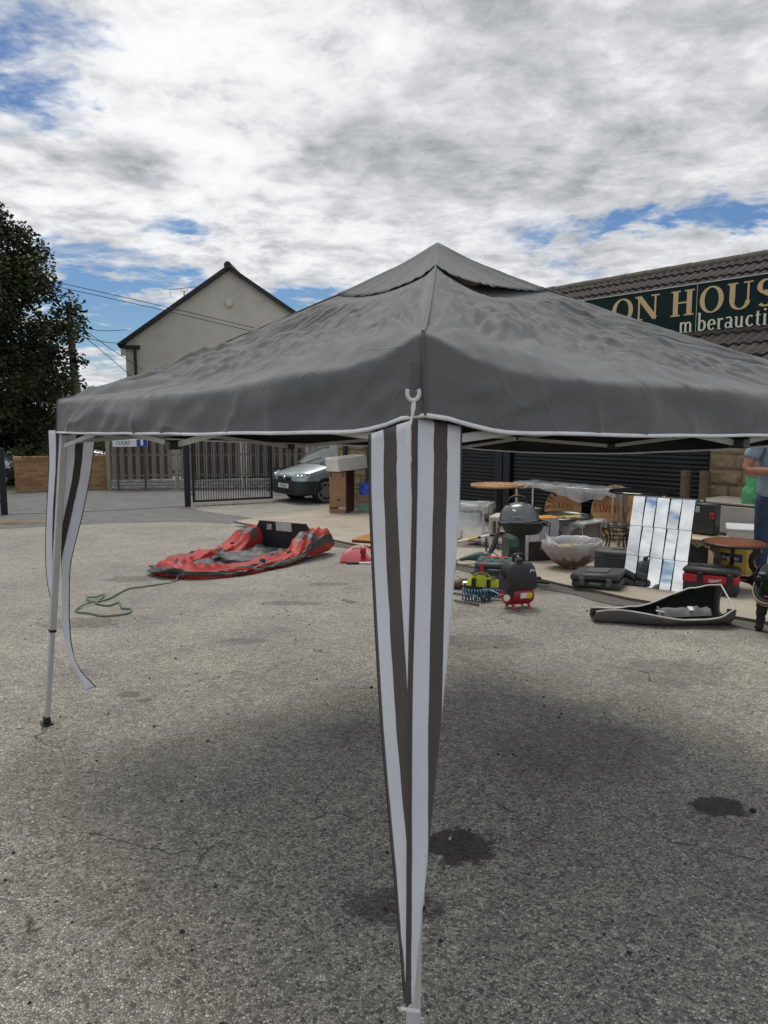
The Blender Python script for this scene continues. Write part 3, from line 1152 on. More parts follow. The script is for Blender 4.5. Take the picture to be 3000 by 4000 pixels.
ah = Vector((-.615, .789, 0))        # front corner towards the left corner
vh = Vector((.789, .615, 0))         # front corner towards the right corner
cur = bpy.data.objects.new('leg_curtain', None)
COL.objects.link(cur)
cur.parent = gaz
cur['label'] = 'white and brown striped curtain hanging at the front leg'
seam = [(Vector((.066, 1.598, 1.652)), .166, .140), (Vector((.064, 1.58, 1.45)), .158, .134), (Vector((.054, 1.525, 1.02)), .104, .096),
        (Vector((.053, 1.49, .70)), .057, .054), (Vector((.0515, 1.46, .47)), .022, .024), (Vector((.0515, 1.45, .405)), .013, .018)]
rowsL = chain([(p, p + ah * w + Vector((0, 0, -.036 * min(1, w / .15)))) for p, w, _ in seam], 12)
rowsR = chain([(p, p + vh * w + Vector((0, 0, -.018 * min(1, w / .15)))) for p, _, w in seam], 12)
W, Bn, K = 0, 1, 2
curtain(rowsL, [(.012, Bn), (.050, W), (.048, Bn), (.046, W), (.008, Bn), (.004, K)], True, 'panel', cur, .0024, 3)
curtain(rowsR, [(.010, Bn), (.052, W), (.045, Bn), (.045, W), (.007, Bn)], False, 'panel', cur, .002, 8)
MB().tube([gl(r[0] + Vector((-.002, -.004, 0))) for r in rowsL], .0035, 6, flat=1).build('seam_cord', M_brown_cloth, cur, smooth=60)
pz = rowsL[-1][0]
MB().bar(gl(pz + Vector((-.016, -.006, -.004))), gl(pz + Vector((.024, -.004, -.012))), .004, .006).build('tie_tape', M_hem, cur)

# the left curtain, blown loose from its leg
T = TOPS[3]
c2 = bpy.data.objects.new('leg_curtain', None)
COL.objects.link(c2)
c2.parent = gaz
c2['label'] = 'twisted striped curtain blowing loose at the left leg'
zt = 1.60
tail = [(Vector((-1.655, 3.875, zt)), Vector((-1.53, 3.97, zt - .01))), (Vector((-1.675, 3.885, 1.38)), Vector((-1.575, 3.99, 1.37))),
        (Vector((-1.70, 3.895, 1.14)), Vector((-1.625, 3.97, 1.14))), (Vector((-1.725, 3.90, .90)), Vector((-1.69, 3.95, .89))),
        (Vector((-1.728, 3.90, .70)), Vector((-1.700, 3.93, .70))), (Vector((-1.738, 3.90, .55)), Vector((-1.702, 3.92, .54))),
        (Vector((-1.715, 3.90, .40)), Vector((-1.680, 3.89, .41))), (Vector((-1.675, 3.89, .30)), Vector((-1.640, 3.87, .315))),
        (Vector((-1.615, 3.88, .19)), Vector((-1.568, 3.90, .205)))]
rows = chain(tail, 7)
curtain(rows, [(.056, W), (.040, Bn), (.052, W), (.005, K)], True, 'panel', c2, .009, 13)
side = [(Vector((-1.650, 3.872, zt)), Vector((-1.738, 3.86, zt - .005))), (Vector((-1.672, 3.882, 1.38)), Vector((-1.752, 3.88, 1.42))), (Vector((-1.700, 3.892, 1.14)), Vector((-1.775, 3.88, 1.2))),
        (Vector((-1.728, 3.898, .95)), Vector((-1.800, 3.89, .98))), (Vector((-1.745, 3.90, .78)), Vector((-1.806, 3.90, .80))), (Vector((-1.755, 3.90, .64)), Vector((-1.785, 3.90, .66)))]
curtain(chain(side, 8), [(.030, W), (.020, Bn), (.034, W), (.004, K)], True, 'panel', c2, .005, 23)
# curtains of the other two legs
for k, (d1, d2) in ((1, (-vh, ah)), (2, (-ah, -vh))):
    ci = bpy.data.objects.new('leg_curtain', None)
    COL.objects.link(ci)
    ci.parent = gaz
    top, ft = TOPS[k].copy(), FEET[k]
    top.z = BOTZ[k]
    for d, fo in ((d1, True), (d2, False)):
        rr = []
        for f in (0, .2, .45, .7, .8):
            p = top.lerp(ft, f)
            w = .16 * (1 - f / .85)
            rr.append((p, p + d * max(.012, w)))
        curtain(chain(rr, 6), [(.012, Bn), (.05, W), (.048, Bn), (.046, W), (.010, K)], fo, 'panel', ci, .005, 30 + k)

# webbing tab with plastic ring and white ribbon at the front corner
o3 = Vector((-.2, -.98, 0))
nb = Vector((.066, 1.60, 0))
tb = MB()
tb.bar(gl(nb + o3 * .018 + Vector((0, 0, 1.772))), gl(nb + o3 * .020 + Vector((0, 0, 1.715))), .003, .017, .0008, up=(1, 0, 0))
tab = tb.build('webbing_tab', mat('grey webbing', (.11, .11, .112), .8, bump=.5, bs=400), gaz, smooth=40)
rg = MB()
rp = [nb + o3 * .024 + Vector((.0125 * cos(a), 0, 1.706 + .0155 * sin(a))) for a in [radians(x) for x in range(150, 391, 15)]]
rg.tube([gl(p) for p in rp], .0042, 8)
rg.build('ring', mat('white plastic', (.66, .66, .64), .4), tab, smooth=50)
rb = MB()
path = spline([nb + o3 * .026 + Vector((.002, 0, 1.690)), nb + o3 * .026 + Vector((-.002, 0, 1.655)), nb + o3 * .030 + Vector((-.009, 0, 1.635)), nb + o3 * .032 + Vector((-.010, 0, 1.605)), nb + o3 * .030 + Vector((-.007, 0, 1.585)), nb + o3 * .026 + Vector((-.007, 0, 1.555))], 5)
vs = []
for i, p in enumerate(path):
    w = .0034 * (1 + .4 * sin(i * .9))
    vs += [gl(p + Vector((-w, .001 * sin(i), 0))), gl(p + Vector((w, -.001 * sin(i), 0)))]
rb.add(vs, [(2 * i, 2 * i + 1, 2 * i + 3, 2 * i + 2) for i in range(len(path) - 1)])
rb.build('ribbon', mat('white ribbon', (.72, .72, .70), .6), tab, solid=.001)
# ------------------------------------------------------------------ the shop: stone piers, shutters, tiled roof, sign
shop = thing('shop_building', 'long low shop with black roller shutters, stone piers and brown tiled roof', 'shop', (QX, QY, 0), FA)
# shop space: x runs along the front towards the camera (t = -x), y into the building
M_shut = mat('black coated steel', (.009, .010, .012), .5, .2, var=.35, vs=4, vr=.1)
M_post = mat('dark blue black steel', (.008, .011, .018), .5, .2)
M_stone = mat('buff gritstone', (.17, .128, .070), .9, var=.3, vs=9, bump=1, bs=45, col2=(.34, .265, .155), detail=8)
M_mortar = mat('lime mortar', (.20, .175, .13), .95, var=.2, vs=20)
M_tile = mat('brown concrete tile', (.026, .022, .020), .88, var=.4, vs=5, bump=.8, bs=55, col2=(.074, .062, .055), detail=8)
M_ridge = mat('mossy ridge tile', (.045, .040, .031), .9, var=.4, vs=11, bump=.9, bs=40, col2=(.11, .10, .078), detail=8)
Z0 = -.62                                     # buried foot of the walls


def stone_mesh(w, h, seed, d=.05):
    mb = MB()

    def fn(u, v):
        e = min(u, 1 - u) * w, min(v, 1 - v) * h
        k = sstep(0, .035, min(e))
        n = fbm((u * w * 9 + seed * 7, v * h * 9, seed), 4)
        return ((u - .5) * w, -d * k * (.75 + .55 * n), (v - .5) * h)
    nu, nv = max(4, int(w / .035)), max(4, int(h / .035))
    mb.grid(fn, nu, nv)
    return mb.mesh('stone', M_stone, 40)


def pier(x0, x1, z1, seed, par, depth=.35):
    c = MB()
    c.box(((x0 + x1) / 2, depth / 2 + .012, (Z0 + z1) / 2), (x1 - x0, depth, z1 - Z0))
    core = c.build('pier', M_mortar, par)
    z, k = -.45, 0
    r = random.Random(seed)
    hs = [.225, .225, .10, .225, .15, .225, .225, .225, .10, .225, .225, .225, .225]
    while z < z1 - .05:
        h = min(hs[k % len(hs)], z1 - z)
        x = x0
        first = True
        while x < x1 - .02:
            w = r.choice((.30, .42, .50, .24)) if not first else r.choice((.2, .38, .48, .30))
            if x1 - (x + w) < .12:
                w = x1 - x
            inst('stone', stone_mesh(w - .014, h - .014, seed * 31 + k * 9 + x), core, (x + w / 2, .011, z + h / 2))
            x += w
            first = False
        z += h
        k += 1
    return core


EAVE = 2.30
pier(-.46, 1.9, EAVE, 3, shop)
pier(-9.88, -8.78, EAVE, 5, shop)
# black downpipe on the far pier
MB().cyl((-9.45, -.09, -.45), (-9.45, -.09, EAVE), .05, n=12).build('downpipe', M_black_pl, shop, smooth=40)
# return walls, back
w = MB()
w.box((-9.70, 2.3, (Z0 + EAVE) / 2), (.30, 3.8, EAVE - Z0))
w.box((1.75, 2.3, (Z0 + EAVE) / 2), (.30, 3.8, EAVE - Z0))
w.box((-4, 4.6, (Z0 + EAVE) / 2), (11.8, .3, EAVE - Z0))
w.build('wall', M_stone, shop)


def shutter(x0, x1, seed):
    p = .070
    prof = [(0, 0), (-.010, .006), (-.0165, .020), (-.018, .036), (-.0145, .052), (-.004, .062), (0, .068)]
    mb = MB()
    n = len(prof)
    vs = [(-.5, y, z) for y, z in prof] + [(.5, y, z) for y, z in prof]
    mb.add(vs, [(i, n + i, n + i + 1, i + 1) for i in range(n - 1)] + [tuple(range(n)), tuple(range(n, 2 * n))[::-1]])
    me = mb.mesh('slat', M_shut, 50)
    root = MB().box(((x0 + x1) / 2, .095, (Z0 + 2.2) / 2), (x1 - x0, .01, 2.2 - Z0)).build('roller_shutter', M_post, shop)
    z = -.50
    while z < 2.12:
        inst('slat', me, root, ((x0 + x1) / 2, .075, z), (0, 0, 0), (x1 - x0, 1, 1))
        z += p
    return root


shutter(-8.74, -4.76, 1)
shutter(-4.28, -.50, 2)
for x0, x1 in ((-4.70, -4.50), (-4.50, -4.32)):
    MB().box(((x0 + x1) / 2, .03 if x0 < -4.6 else .045, (Z0 + EAVE) / 2), (x1 - x0 - .012, .10, EAVE - Z0), None, .008).build('shutter_post', M_post, shop, smooth=40)
MB().box((-4.65, -.02, 2.22), (8.2, .22, .26), None, .01).build('shutter_box', M_post, shop, smooth=40)
# second, lower closed door behind the clutter needs no detail; gutter and fascia
MB().box((-4.2, -.20, EAVE + .02), (12.3, .03, .16), None, .004).build('fascia', M_post, shop, smooth=40)
g = MB()
g.tube([(-10.2, -.30, EAVE - .0), (2.1, -.30, EAVE - .0)], .058, 10)
g.build('gutter', M_black_pl, shop, smooth=50)

# roof: underlay and single interlocking tiles
SL = radians(36)
E0 = Vector((0, -.34, EAVE + .03))             # eave line
RL = 3.50                                      # slope length
ry, rz_ = E0.y + RL * cos(SL), E0.z + RL * sin(SL)
rf = MB()
th = Vector((0, sin(SL), -cos(SL))) * .03


def rp_(x, s, up=0):
    return (x, E0.y + s * cos(SL) - up * sin(SL), E0.z + s * sin(SL) + up * cos(SL))


rf.add([rp_(-10.15, 0, -.02), rp_(2.1, 0, -.02), rp_(2.1, RL, -.02), rp_(-10.15, RL, -.02), (-10.15, ry + RL * cos(SL), E0.z), (2.1, ry + RL * cos(SL), E0.z)], [(0, 1, 2, 3), (3, 2, 5, 4)])
rf.add([(-10.15, E0.y, E0.z - .02), (-10.15, ry, rz_ - .02), (-10.15, ry + RL * cos(SL), E0.z)], [(0, 1, 2)])
roof = rf.build('roof', mat('roof underlay', (.03, .027, .025), .9), shop)
TW, TG = .30, .325
tmb = MB()
prof = []
for k in range(13):
    u = k / 12
    prof.append((u * (TW + .03) - TW / 2, .034 * (0.5 - .5 * cos(2 * pi * min(1, u * 1.0) * 2)) ** 1.2 + .004))
n = len(prof)
vs = [(x, -.03, z + .040) for x, z in prof] + [(x, TG + .05, z) for x, z in prof] + [(x, -.03, z + .006) for x, z in prof]
fsx = [(i, i + 1, n + i + 1, n + i) for i in range(n - 1)] + [(2 * n + i, 2 * n + i + 1, i + 1, i) for i in range(n - 1)]
tmb.add(vs, fsx)
tile_me = tmb.mesh('tile', M_tile, 50)
r = random.Random(9)
rows = int(RL / TG)
near, rest = [], []
for j in range(rows + 1):
    s = j * TG
    if s > RL - .12:
        continue
    x = 2.05
    while x > -10.1:
        vis = (x > -1.1 and s < 1.3) or (s > 1.5 and x > -6.2)
        (near if vis else rest).append((x, s))
        x -= TW
near.sort(key=lambda a: -a[0])
rest += near[298:]
for (x, s) in near[:298]:
    inst('tile', tile_me, roof, rp_(x, s, r.uniform(0, .004)), (SL + r.uniform(-.012, .012), r.uniform(-.012, .012), r.uniform(-.012, .012)))
rb = MB()
for (x, s) in rest:
    M4 = Matrix.Translation(rp_(x, s, r.uniform(0, .004))) @ Euler((SL, 0, 0)).to_matrix().to_4x4()
    rb.add([M4 @ Vector(v) for v in tmb.v], tmb.f)
tag(rb.build('tiling', M_tile, roof, smooth=50), kind='stuff')
rt = MB()
prof = [(.125 * cos(a), .125 * sin(a)) for a in [radians(-10 + 20 * k) for k in range(11)]]
n = len(prof)
vs = [(-.225, y, z) for y, z in prof] + [(.225, y * 1.04, z * 1.04) for y, z in prof]
rt.add(vs, [(i, n + i, n + i + 1, i + 1) for i in range(n - 1)] + [tuple(range(n))])
ridge_me = rt.mesh('ridge_tile', M_ridge, 50)
x = 1.9
while x > -10.2:
    inst('ridge_tile', ridge_me, roof, (x, ry, rz_ - .035 + r.uniform(-.006, .006)), (0, r.uniform(-.012, .012), r.uniform(-.015, .015)))
    x -= .44

# fascia sign standing on the roof slope: two board panels, raised letters
M_sign = mat('dark green sign board', (.004, .019, .019), .6, var=.25, vs=3, spec=.2)
M_gold = mat('gold lettering', (.60, .44, .23), .5, var=.06, vs=8)
M_cream = mat('cream lettering', (.74, .73, .55), .5)
SY = .50
sign = thing('shop_sign', 'dark green sign board with gold lettering on the shop roof', 'sign', (QX + VX * SY, QY + VY * SY, 0), FA)
for (x0, x1) in ((-4.2, -1.056), (-1.046, 1.6)):
    pn = MB().box(((x0 + x1) / 2, .012, 3.315), (x1 - x0, .024, .80), None, .003).build('sign_panel', M_sign, sign, smooth=40)
    for sx in (x0 + .04, x1 - .04):
        for zz in (2.95, 3.68):
            MB().cyl((sx, -.004, zz), (sx, .004, zz), .010, n=10).build('screw', M_post, pn)
fr = MB()
for zz in (2.908, 3.722):
    fr.box((-1.3, .006, zz), (5.8, .05, .014))
fr.box((-1.051, .002, 3.315), (.008, .02, .80))
fr.build('frame', mat('pale aluminium trim', (.42, .44, .44), .4, .8), sign)
for k in range(3):
    MB().bar((-3.6 + 2.4 * k, .03, 2.95), (-3.6 + 2.4 * k, .55, 3.25), .03, .03).build('bracket', M_post, sign)
HL = .40
for ch, x0, x1 in (('O', -2.56, -2.15), ('N', -2.13, -1.67), ('H', -1.50, -1.075), ('O', -1.01, -.625), ('U', -.60, -.19), ('S', -.165, .14)):
    mb = MB()
    wd = GL[ch][0]
    glyph(mb, ch, lambda x, y, z: (x0 + (x1 - x0) * x / wd, -z - .002, 3.265 + HL * y * .97), .006)
    mb.build('letter', M_gold, sign)
x = -1.335
for ch in 'mberauctio':
    if ch == 'b':
        x = -1.035
    mb = MB()
    s_ = .275
    wd = GL[ch][0]
    glyph(mb, ch, lambda a, y, z: (x + a * s_ * 1.02, -z - .002, 3.005 + s_ * y), .005)
    mb.build('letter', M_cream, sign)
    x += wd * s_ * 1.02 + .006

# ------------------------------------------------------------------ boundary: brick wall, fence, gates
brick_wall = thing('brick_wall', 'low buff brick garden wall beside the gateway', 'wall', (-10.75, 21.55, -.455), atan2(1.1, 2.35))
M_brick = [mat('buff brick %d' % k, c, .88, var=.18, vs=14, bump=.6, bs=80) for k, c in enumerate([(.30, .165, .075), (.34, .19, .09), (.27, .14, .062), (.36, .21, .105)])]
WL, CH = 2.66, .0835
MB().box((WL / 2, .11, .47), (WL - .01, .198, 1.0)).build('mortar_core', mat('sandy mortar', (.34, .25, .16), .95, var=.2, vs=30), brick_wall)
bme = [MB().box((0, 0, 0), (.245, .115, CH - .012), None, .004).mesh('brick', m) for m in M_brick]
hme = [MB().box((0, 0, 0), (.0735, .235, .115), None, .004).mesh('brick', m) for m in M_brick]
half = [MB().box((0, 0, 0), (.118, .115, CH - .012), None, .004).mesh('brick', m) for m in M_brick]
r = random.Random(3)
for c in range(11):
    z = CH * (c + .5)
    x = 0.0
    k = 0
    while x < WL - .06:
        hb = (c % 2 == 1 and k == 0) or x + .245 > WL + .05
        wdt = .128 if hb else .256
        inst('brick', r.choice(half if hb else bme), brick_wall, (x + wdt / 2, .062 + r.uniform(-.004, .001), z), (0, r.uniform(-.004, .004), r.uniform(-.006, .006)))
        x += wdt
        k += 1
x = .25
while x < WL:
    inst('brick', r.choice(hme), brick_wall, (x + .04, .11 + r.uniform(-.003, .003), CH * 11 + .062))
    x += .0835
MB().box((.11, .11, CH * 11 + .062), (.235, .25, .118), None, .012).build('end_block', mat('sandstone block', (.36, .24, .14), .9, var=.2, vs=12), brick_wall)

# timber hit-and-miss fence between concrete posts with stone-faced gravel boards
fence = thing('timber_fence', 'weathered timber fence with concrete posts and rock-faced base panels', 'fence', (-8.35, 22.5, -.455), atan2(.45, 5))
M_fw = mat('weathered timber', (.155, .135, .112), .85, var=.3, vs=3, bump=.7, bs=60, col2=(.25, .225, .19), detail=8)
M_fd = mat('weathered timber back', (.095, .078, .062), .9, var=.3, vs=3)
M_conc = mat('post concrete', (.30, .27, .225), .9, var=.15, vs=12, bump=.4, bs=90)
M_rock = mat('cast rock face', (.34, .325, .29), .9, var=.25, vs=10, bump=.8, bs=40)
NP, PW = 6, 2.03
board = MB().box((0, 0, 0), (.135, .02, 1.50), None, .003).mesh('board', M_fw)
board_b = MB().box((0, 0, 0), (.135, .02, 1.50), None, .003).mesh('board', M_fd)
rail = MB().box((0, 0, 0), (PW - .13, .032, .06), None, .003).mesh('rail', M_fw)


def gravel():
    mb = MB()

    def fn(u, v):
        x, z = (u - .5) * (PW - .14), (v - .5) * .30
        row = int(v * 2.999)
        ce = abs(v * 3 - row - .5) * 2
        n = fbm((x * 5 + row * 9, row * 3, 2), 3)
        joint = max(0, (ce - .8) * 5) + .8 * (abs(((x + row * .13) % .36) - .18) > .165)
        return (x, -.035 - .012 * n + .022 * min(1, joint), z)
    mb.grid(fn, 70, 12)
    return mb.mesh('gravel_board', M_rock, 40)


gme = gravel()
for p in range(NP + 1):
    MB().box((p * PW - .3 * (p < 0), -.0, .95), (.11, .12, 1.95), None, .012).build('post', M_conc, fence, smooth=40)
for p in range(NP):
    xc = p * PW + PW / 2
    inst('gravel_board', gme, fence, (xc, 0, .15))
    for z in (.42, 1.05, 1.62):
        inst('rail', rail, fence, (xc, 0, z))
    for k in range(8):
        x = p * PW + .055 + .065 + .0 + k * .2355 + .06
        inst('board', board, fence, (x, -.028 + r.uniform(-.003, .003), 1.06 + r.uniform(-.008, .008)), (0, r.uniform(-.004, .004), 0))
        if k < 7:
            inst('board', board_b, fence, (x + .118, .028, 1.06))

# street name plate on posts in front of the fence
plate = thing('street_name_plate', 'white street name plate reading COURT with blue end panel', 'sign', (-7.58, 22.25, -.455), atan2(.45, 5))
MB().box((0, 0, 1.42), (1.02, .02, .225), None, .006).build('panel', mat('white enamel', (.70, .72, .74), .35, var=.05, vs=8), plate, smooth=40)
MB().box((.345, -.0115, 1.42), (.31, .004, .215)).build('blue_panel', mat('blue enamel', (.012, .05, .32), .35), plate)
MB().box((.345, -.014, 1.435), (.075, .004, .17)).build('white_bar', MATS['white enamel'], plate)
mb = MB()
x = -.40
for ch in 'COURT':
    wd = GL[ch][0]
    glyph(mb, ch, lambda a, y, z: (x + a * .105, -.011 - z, 1.365 + .11 * y), .0015)
    x += wd * .105
mb.build('lettering', mat('black lettering', (.012, .012, .014), .5), plate)
for s in (-.4, .4):
    MB().bar((s, .03, 0), (s, .03, 1.62), .05, .05).build('post', M_fd, plate)

M_gate = mat('blue black gate paint', (.008, .012, .020), .42, .2, var=.3, vs=9)


def gate(name, label, a, b, h, nb, post_w=.13, post_at=0):
    a, b = Vector(a), Vector(b)
    L = (b - a).length
    g = thing(name, label, 'gate', (a.x, a.y, gz(a.y)), atan2(b.y - a.y, b.x - a.x))
    MB().box((0, 0, h / 2 - .1), (post_w, post_w, h + .3), None, .008).build('post', M_gate, g, smooth=40)
    fr = MB()
    for z in (.12, h - .05):
        fr.box((post_w / 2 + .06 + (L - .06) / 2, 0, z), (L - .06, .05, .05), None, .004)
    for x in (post_w / 2 + .085, post_w / 2 + L - .025):
        fr.box((x, 0, (h + .07) / 2), (.055, .052, h - .12), None, .004)
    fr.build('frame', M_gate, g, smooth=40)
    bm_ = MB().cyl((0, 0, .14), (0, 0, h - .07), .0085, n=6).mesh('bar', M_gate, 60)
    x0, x1 = post_w / 2 + .11, post_w / 2 + L - .05
    for k in range(nb):
        inst('bar', bm_, g, (lerp(x0, x1, (k + .5) / nb), 0, 0))
    MB().box(((x0 + x1) / 2, 0, .66), (x1 - x0, .008, .022)).build('rail', M_gate, g)
    for z in (.30, h - .25):
        MB().box((post_w / 2 + .04, -.03, z), (.14, .02, .03)).build('hinge', M_gate, g)
    MB().box((post_w / 2 + L + .01, -.02, .36), (.03, .02, .05)).build('bolt', M_gate, g)
    return g


gate('metal_gate', 'open black metal bar gate in front of the timber fence', (-4.80, 18.05), (-2.93, 19.0), 1.65, 31)
gate('metal_gate', 'black metal bar gate leaf at the left edge of the gateway', (-8.36, 16.22), (-10.6, 14.6), 1.42, 14)
# bar railing that carries on from the gate to the parked car
rl = thing('bar_railing', 'thin black bar railing between open gate and parked car', 'railing', (-3.35, 21.2, -.455), atan2(.8, 2.3))
bm_ = MB().cyl((0, 0, .06), (0, 0, 1.5), .009, n=6).mesh('bar', M_gate, 60)
for k in range(17):
    inst('bar', bm_, rl, (.05 + k * .145, 0, 0))
for z in (.10, .72, 1.48):
    MB().box((1.22, 0, z), (2.45, .03, .03)).build('rail', M_gate, rl)
MB().box((1.55, 0, .8), (.09, .09, 1.7)).build('post', M_gate, rl)
# raised soil edge under the gate
ds = MB()
for i in range(260):
    f = r.random()
    p = Vector((lerp(-4.6, -2.2, f), lerp(18.1, 19.25, f) - .06 + r.uniform(-.06, .06), 0))
    ds.ball((p.x, p.y, -.452), (r.uniform(.012, .04), r.uniform(.012, .04), r.uniform(.006, .02)), 6, 4)
tag(ds.build('dirt_line', mat('dry dirt', (.10, .078, .05), .95, var=.4, vs=20)), 'dry dirt and leaf litter gathered under the gate', kind='stuff')
# ------------------------------------------------------------------ houses, poles, trees, parked cars beyond
house = thing('rendered_house', 'rendered house gable with dark verge, alarm box and television aerial', 'house', (-6.27, 31, -.455))
M_rend = mat('beige render', (.54, .51, .45), .92, var=.14, vs=.9, bump=.5, bs=120)
M_dark = mat('dark verge paint', (.014, .014, .016), .6)
M_slate = mat('dark roof tile', (.035, .032, .032), .85, var=.3, vs=6)
HW, ZE, ZA, HD = 4.32, 5.20, 8.12, 9.0
wm = MB()
wm.prism([(-HW, 0), (HW, 0), (HW, ZE), (0, ZA), (-HW, ZE)], 0, HD, lambda x, y, z: (x, z, y))
wm.build('wall', M_rend, house)
sl = atan2(ZA - ZE, HW)
rm = MB()
for s in (-1, 1):
    a, b = Vector((0, -.16, ZA + .06)), Vector((s * (HW + .22), -.16, ZE - .22 * math.tan(sl) + .06))
    vs = [a, b, b + Vector((0, HD + .3, 0)), a + Vector((0, HD + .3, 0))]
    up = Vector((0, 0, .12))
    rm.add([v for v in vs] + [v + up for v in vs], [(0, 1, 2, 3), (4, 7, 6, 5), (0, 4, 5, 1), (1, 5, 6, 2), (2, 6, 7, 3), (3, 7, 4, 0)])
hr = rm.build('roof', M_slate, house)
for s in (-1, 1):
    MB().bar((0, -.20, ZA + .06), (s * (HW + .24), -.20, ZE - .24 * math.tan(sl) + .06), .05, .15).build('verge_board', M_dark, hr)
rg = MB()
rg.cyl((0, -.28, ZA + .14), (0, HD, ZA + .14), .15, n=12)
rg.build('ridge_cap', M_dark, hr, smooth=40)
MB().box((-HW - .14, HD / 2 - .1, ZE - .12), (.16, HD, .14)).build('gutter', M_dark, house)
MB().box((-HW + .28, -.10, ZE - .15), (.66, .16, .14)).build('box_end', M_dark, house)
MB().box((-HW - .04, -.08, ZE - .34), (.22, .12, .3)).build('soffit_return', M_rend, house)
MB().cyl((-HW + .42, -.10, 0), (-HW + .42, -.10, ZE - .1), .055, n=10).build('downpipe', M_dark, house, smooth=40)
ab = MB()
ab.prism([(.17 * cos(radians(60 * k)) * .95, .2 * sin(radians(60 * k))) for k in range(6)], -.11, 0, lambda x, y, z: (x, z, 6.83 + y))
ab.prism([(.13 * cos(radians(60 * k)) * .95, .15 * sin(radians(60 * k))) for k in range(6)], -.14, -.10, lambda x, y, z: (x, z, 6.83 + y))
ab.build('alarm_box', mat('off white plastic', (.55, .54, .48), .5), house)
for zz in (1.1, 3.6):
    for xx in (-2.4, 1.2):
        pass
ae = MB()
ax = -2.0
ae.cyl((ax, .6, 6.2), (ax, .6, 7.42), .022, n=8)
ae.cyl((ax - .52, .6, 7.46), (ax + .62, .6, 7.56), .012, n=6)
for k in range(11):
    x = ax - .3 + k * .085
    ae.cyl((x, .45, 7.49 + .0088 * k), (x, .75, 7.49 + .0088 * k), .005, n=5)
for k in range(5):
    z = 7.18 + .13 * k
    ae.cyl((ax - .64 + .06 * abs(k - 2), .45, z), (ax - .50 - .0 * k, .6, z), .006, n=5)
ae.cyl((ax - .56, .55, 7.16), (ax - .56, .55, 7.74), .006, n=5)
ae.tube([(ax - .13, .6, 7.48), (ax - .12, .6, 7.38), (ax, .6, 7.34), (ax + .12, .6, 7.38), (ax + .13, .6, 7.50)], .012, 6)
ae.build('television_aerial', mat('aerial aluminium', (.30, .30, .31), .4, .7), house)

pole = thing('telegraph_pole', 'tall wooden telegraph pole standing beside the big tree', 'pole', (-11.95, 29.3, -.455))
MB().cyl((0, 0, 0), (-.16, 0, 6.6), .17, .12, 12).build('shaft', mat('weathered pole timber', (.13, .105, .08), .9, var=.3, vs=5), pole, smooth=60)
MB().box((-.15, -.12, 6.3), (.9, .08, .09)).build('cross_arm', MATS['weathered pole timber'], pole)
M_wire = mat('overhead wire', (.02, .02, .022), .6)
wires = [((-25, 26, 9.2), (-11.0, 27, 6.35), (-5.05, 29.5, 5.2)), ((-25, 26, 9.0), (-11.0, 27, 6.2), (-5.05, 29.5, 5.05)), ((-11.9, 29.3, 5.25), (-11.2, 30, 5.15), (-10.5, 31, 5.3)),
         ((-11.9, 29.3, 4.9), (-11.1, 30, 4.72), (-10.5, 31, 4.75)), ((-12.0, 29.3, 5.4), (-10.9, 30, 4.5), (-9.9, 30.8, 3.7)), ((-12.0, 29.3, 5.2), (-11.0, 30, 4.2), (-10.1, 30.8, 3.2))]
labs = ['upper of the two long overhead wires crossing in front of the gable', 'lower of the two long overhead wires crossing in front of the gable', 'overhead wire running to the house eave, topmost of the short wires',
        'overhead wire running to the house wall just under the eave', 'overhead wire slanting down from the pole, upper one', 'overhead wire slanting down from the pole, lowest one']
for w_, lb in zip(wires, labs):
    tag(MB().tube(spline(w_, 8), .013, 5).build('overhead_wire', M_wire), lb, 'wire', 'overhead wires')

# ---- leaves
M_leaf = [mat('leaf dark', (.022, .034, .011), .6, spec=.3, var=.45, vs=1.1), mat('leaf olive', (.046, .054, .017), .6, spec=.3, var=.4, vs=1.3), mat('leaf brown', (.085, .058, .012), .7, spec=.2, var=.4, vs=2), mat('leaf fresh', (.040, .065, .016), .6, spec=.3, var=.35, vs=1.5)]


def leaves(clumps, per, size, seed, mis, spread=.34):
    r = random.Random(seed)
    vs, fs, ms = [], [], []
    for (x, y, z, rr, mi) in clumps:
        for _ in range(int(per * (rr / .4) ** 1.6)):
            d = Vector((r.gauss(0, 1), r.gauss(0, 1), r.gauss(0, .8)))
            d = d.normalized() * (rr * 1.25 * r.random() ** .45)
            p = Vector((x, y, z)) + d
            s = size * r.uniform(.6, 1.25)
            u = Vector((r.uniform(-1, 1), r.uniform(-1, 1), r.uniform(-.6, .6))).normalized()
            w = u.cross(Vector((r.uniform(-1, 1), r.uniform(-1, 1), r.uniform(-1, 1))))
            if w.length < .1:
                continue
            w.normalize()
            o = len(vs)
            vs += [p - u * s * .5, p + w * s * .30, p + u * s * .5 - w * .1 * s, p - w * s * .30]
            fs.append((o, o + 1, o + 2, o + 3))
            ms.append(mi if r.random() < .75 else r.choice(mis))
    mb = MB()
    mb.v, mb.f, mb.m = [tuple(v) for v in vs], fs, ms
    return mb


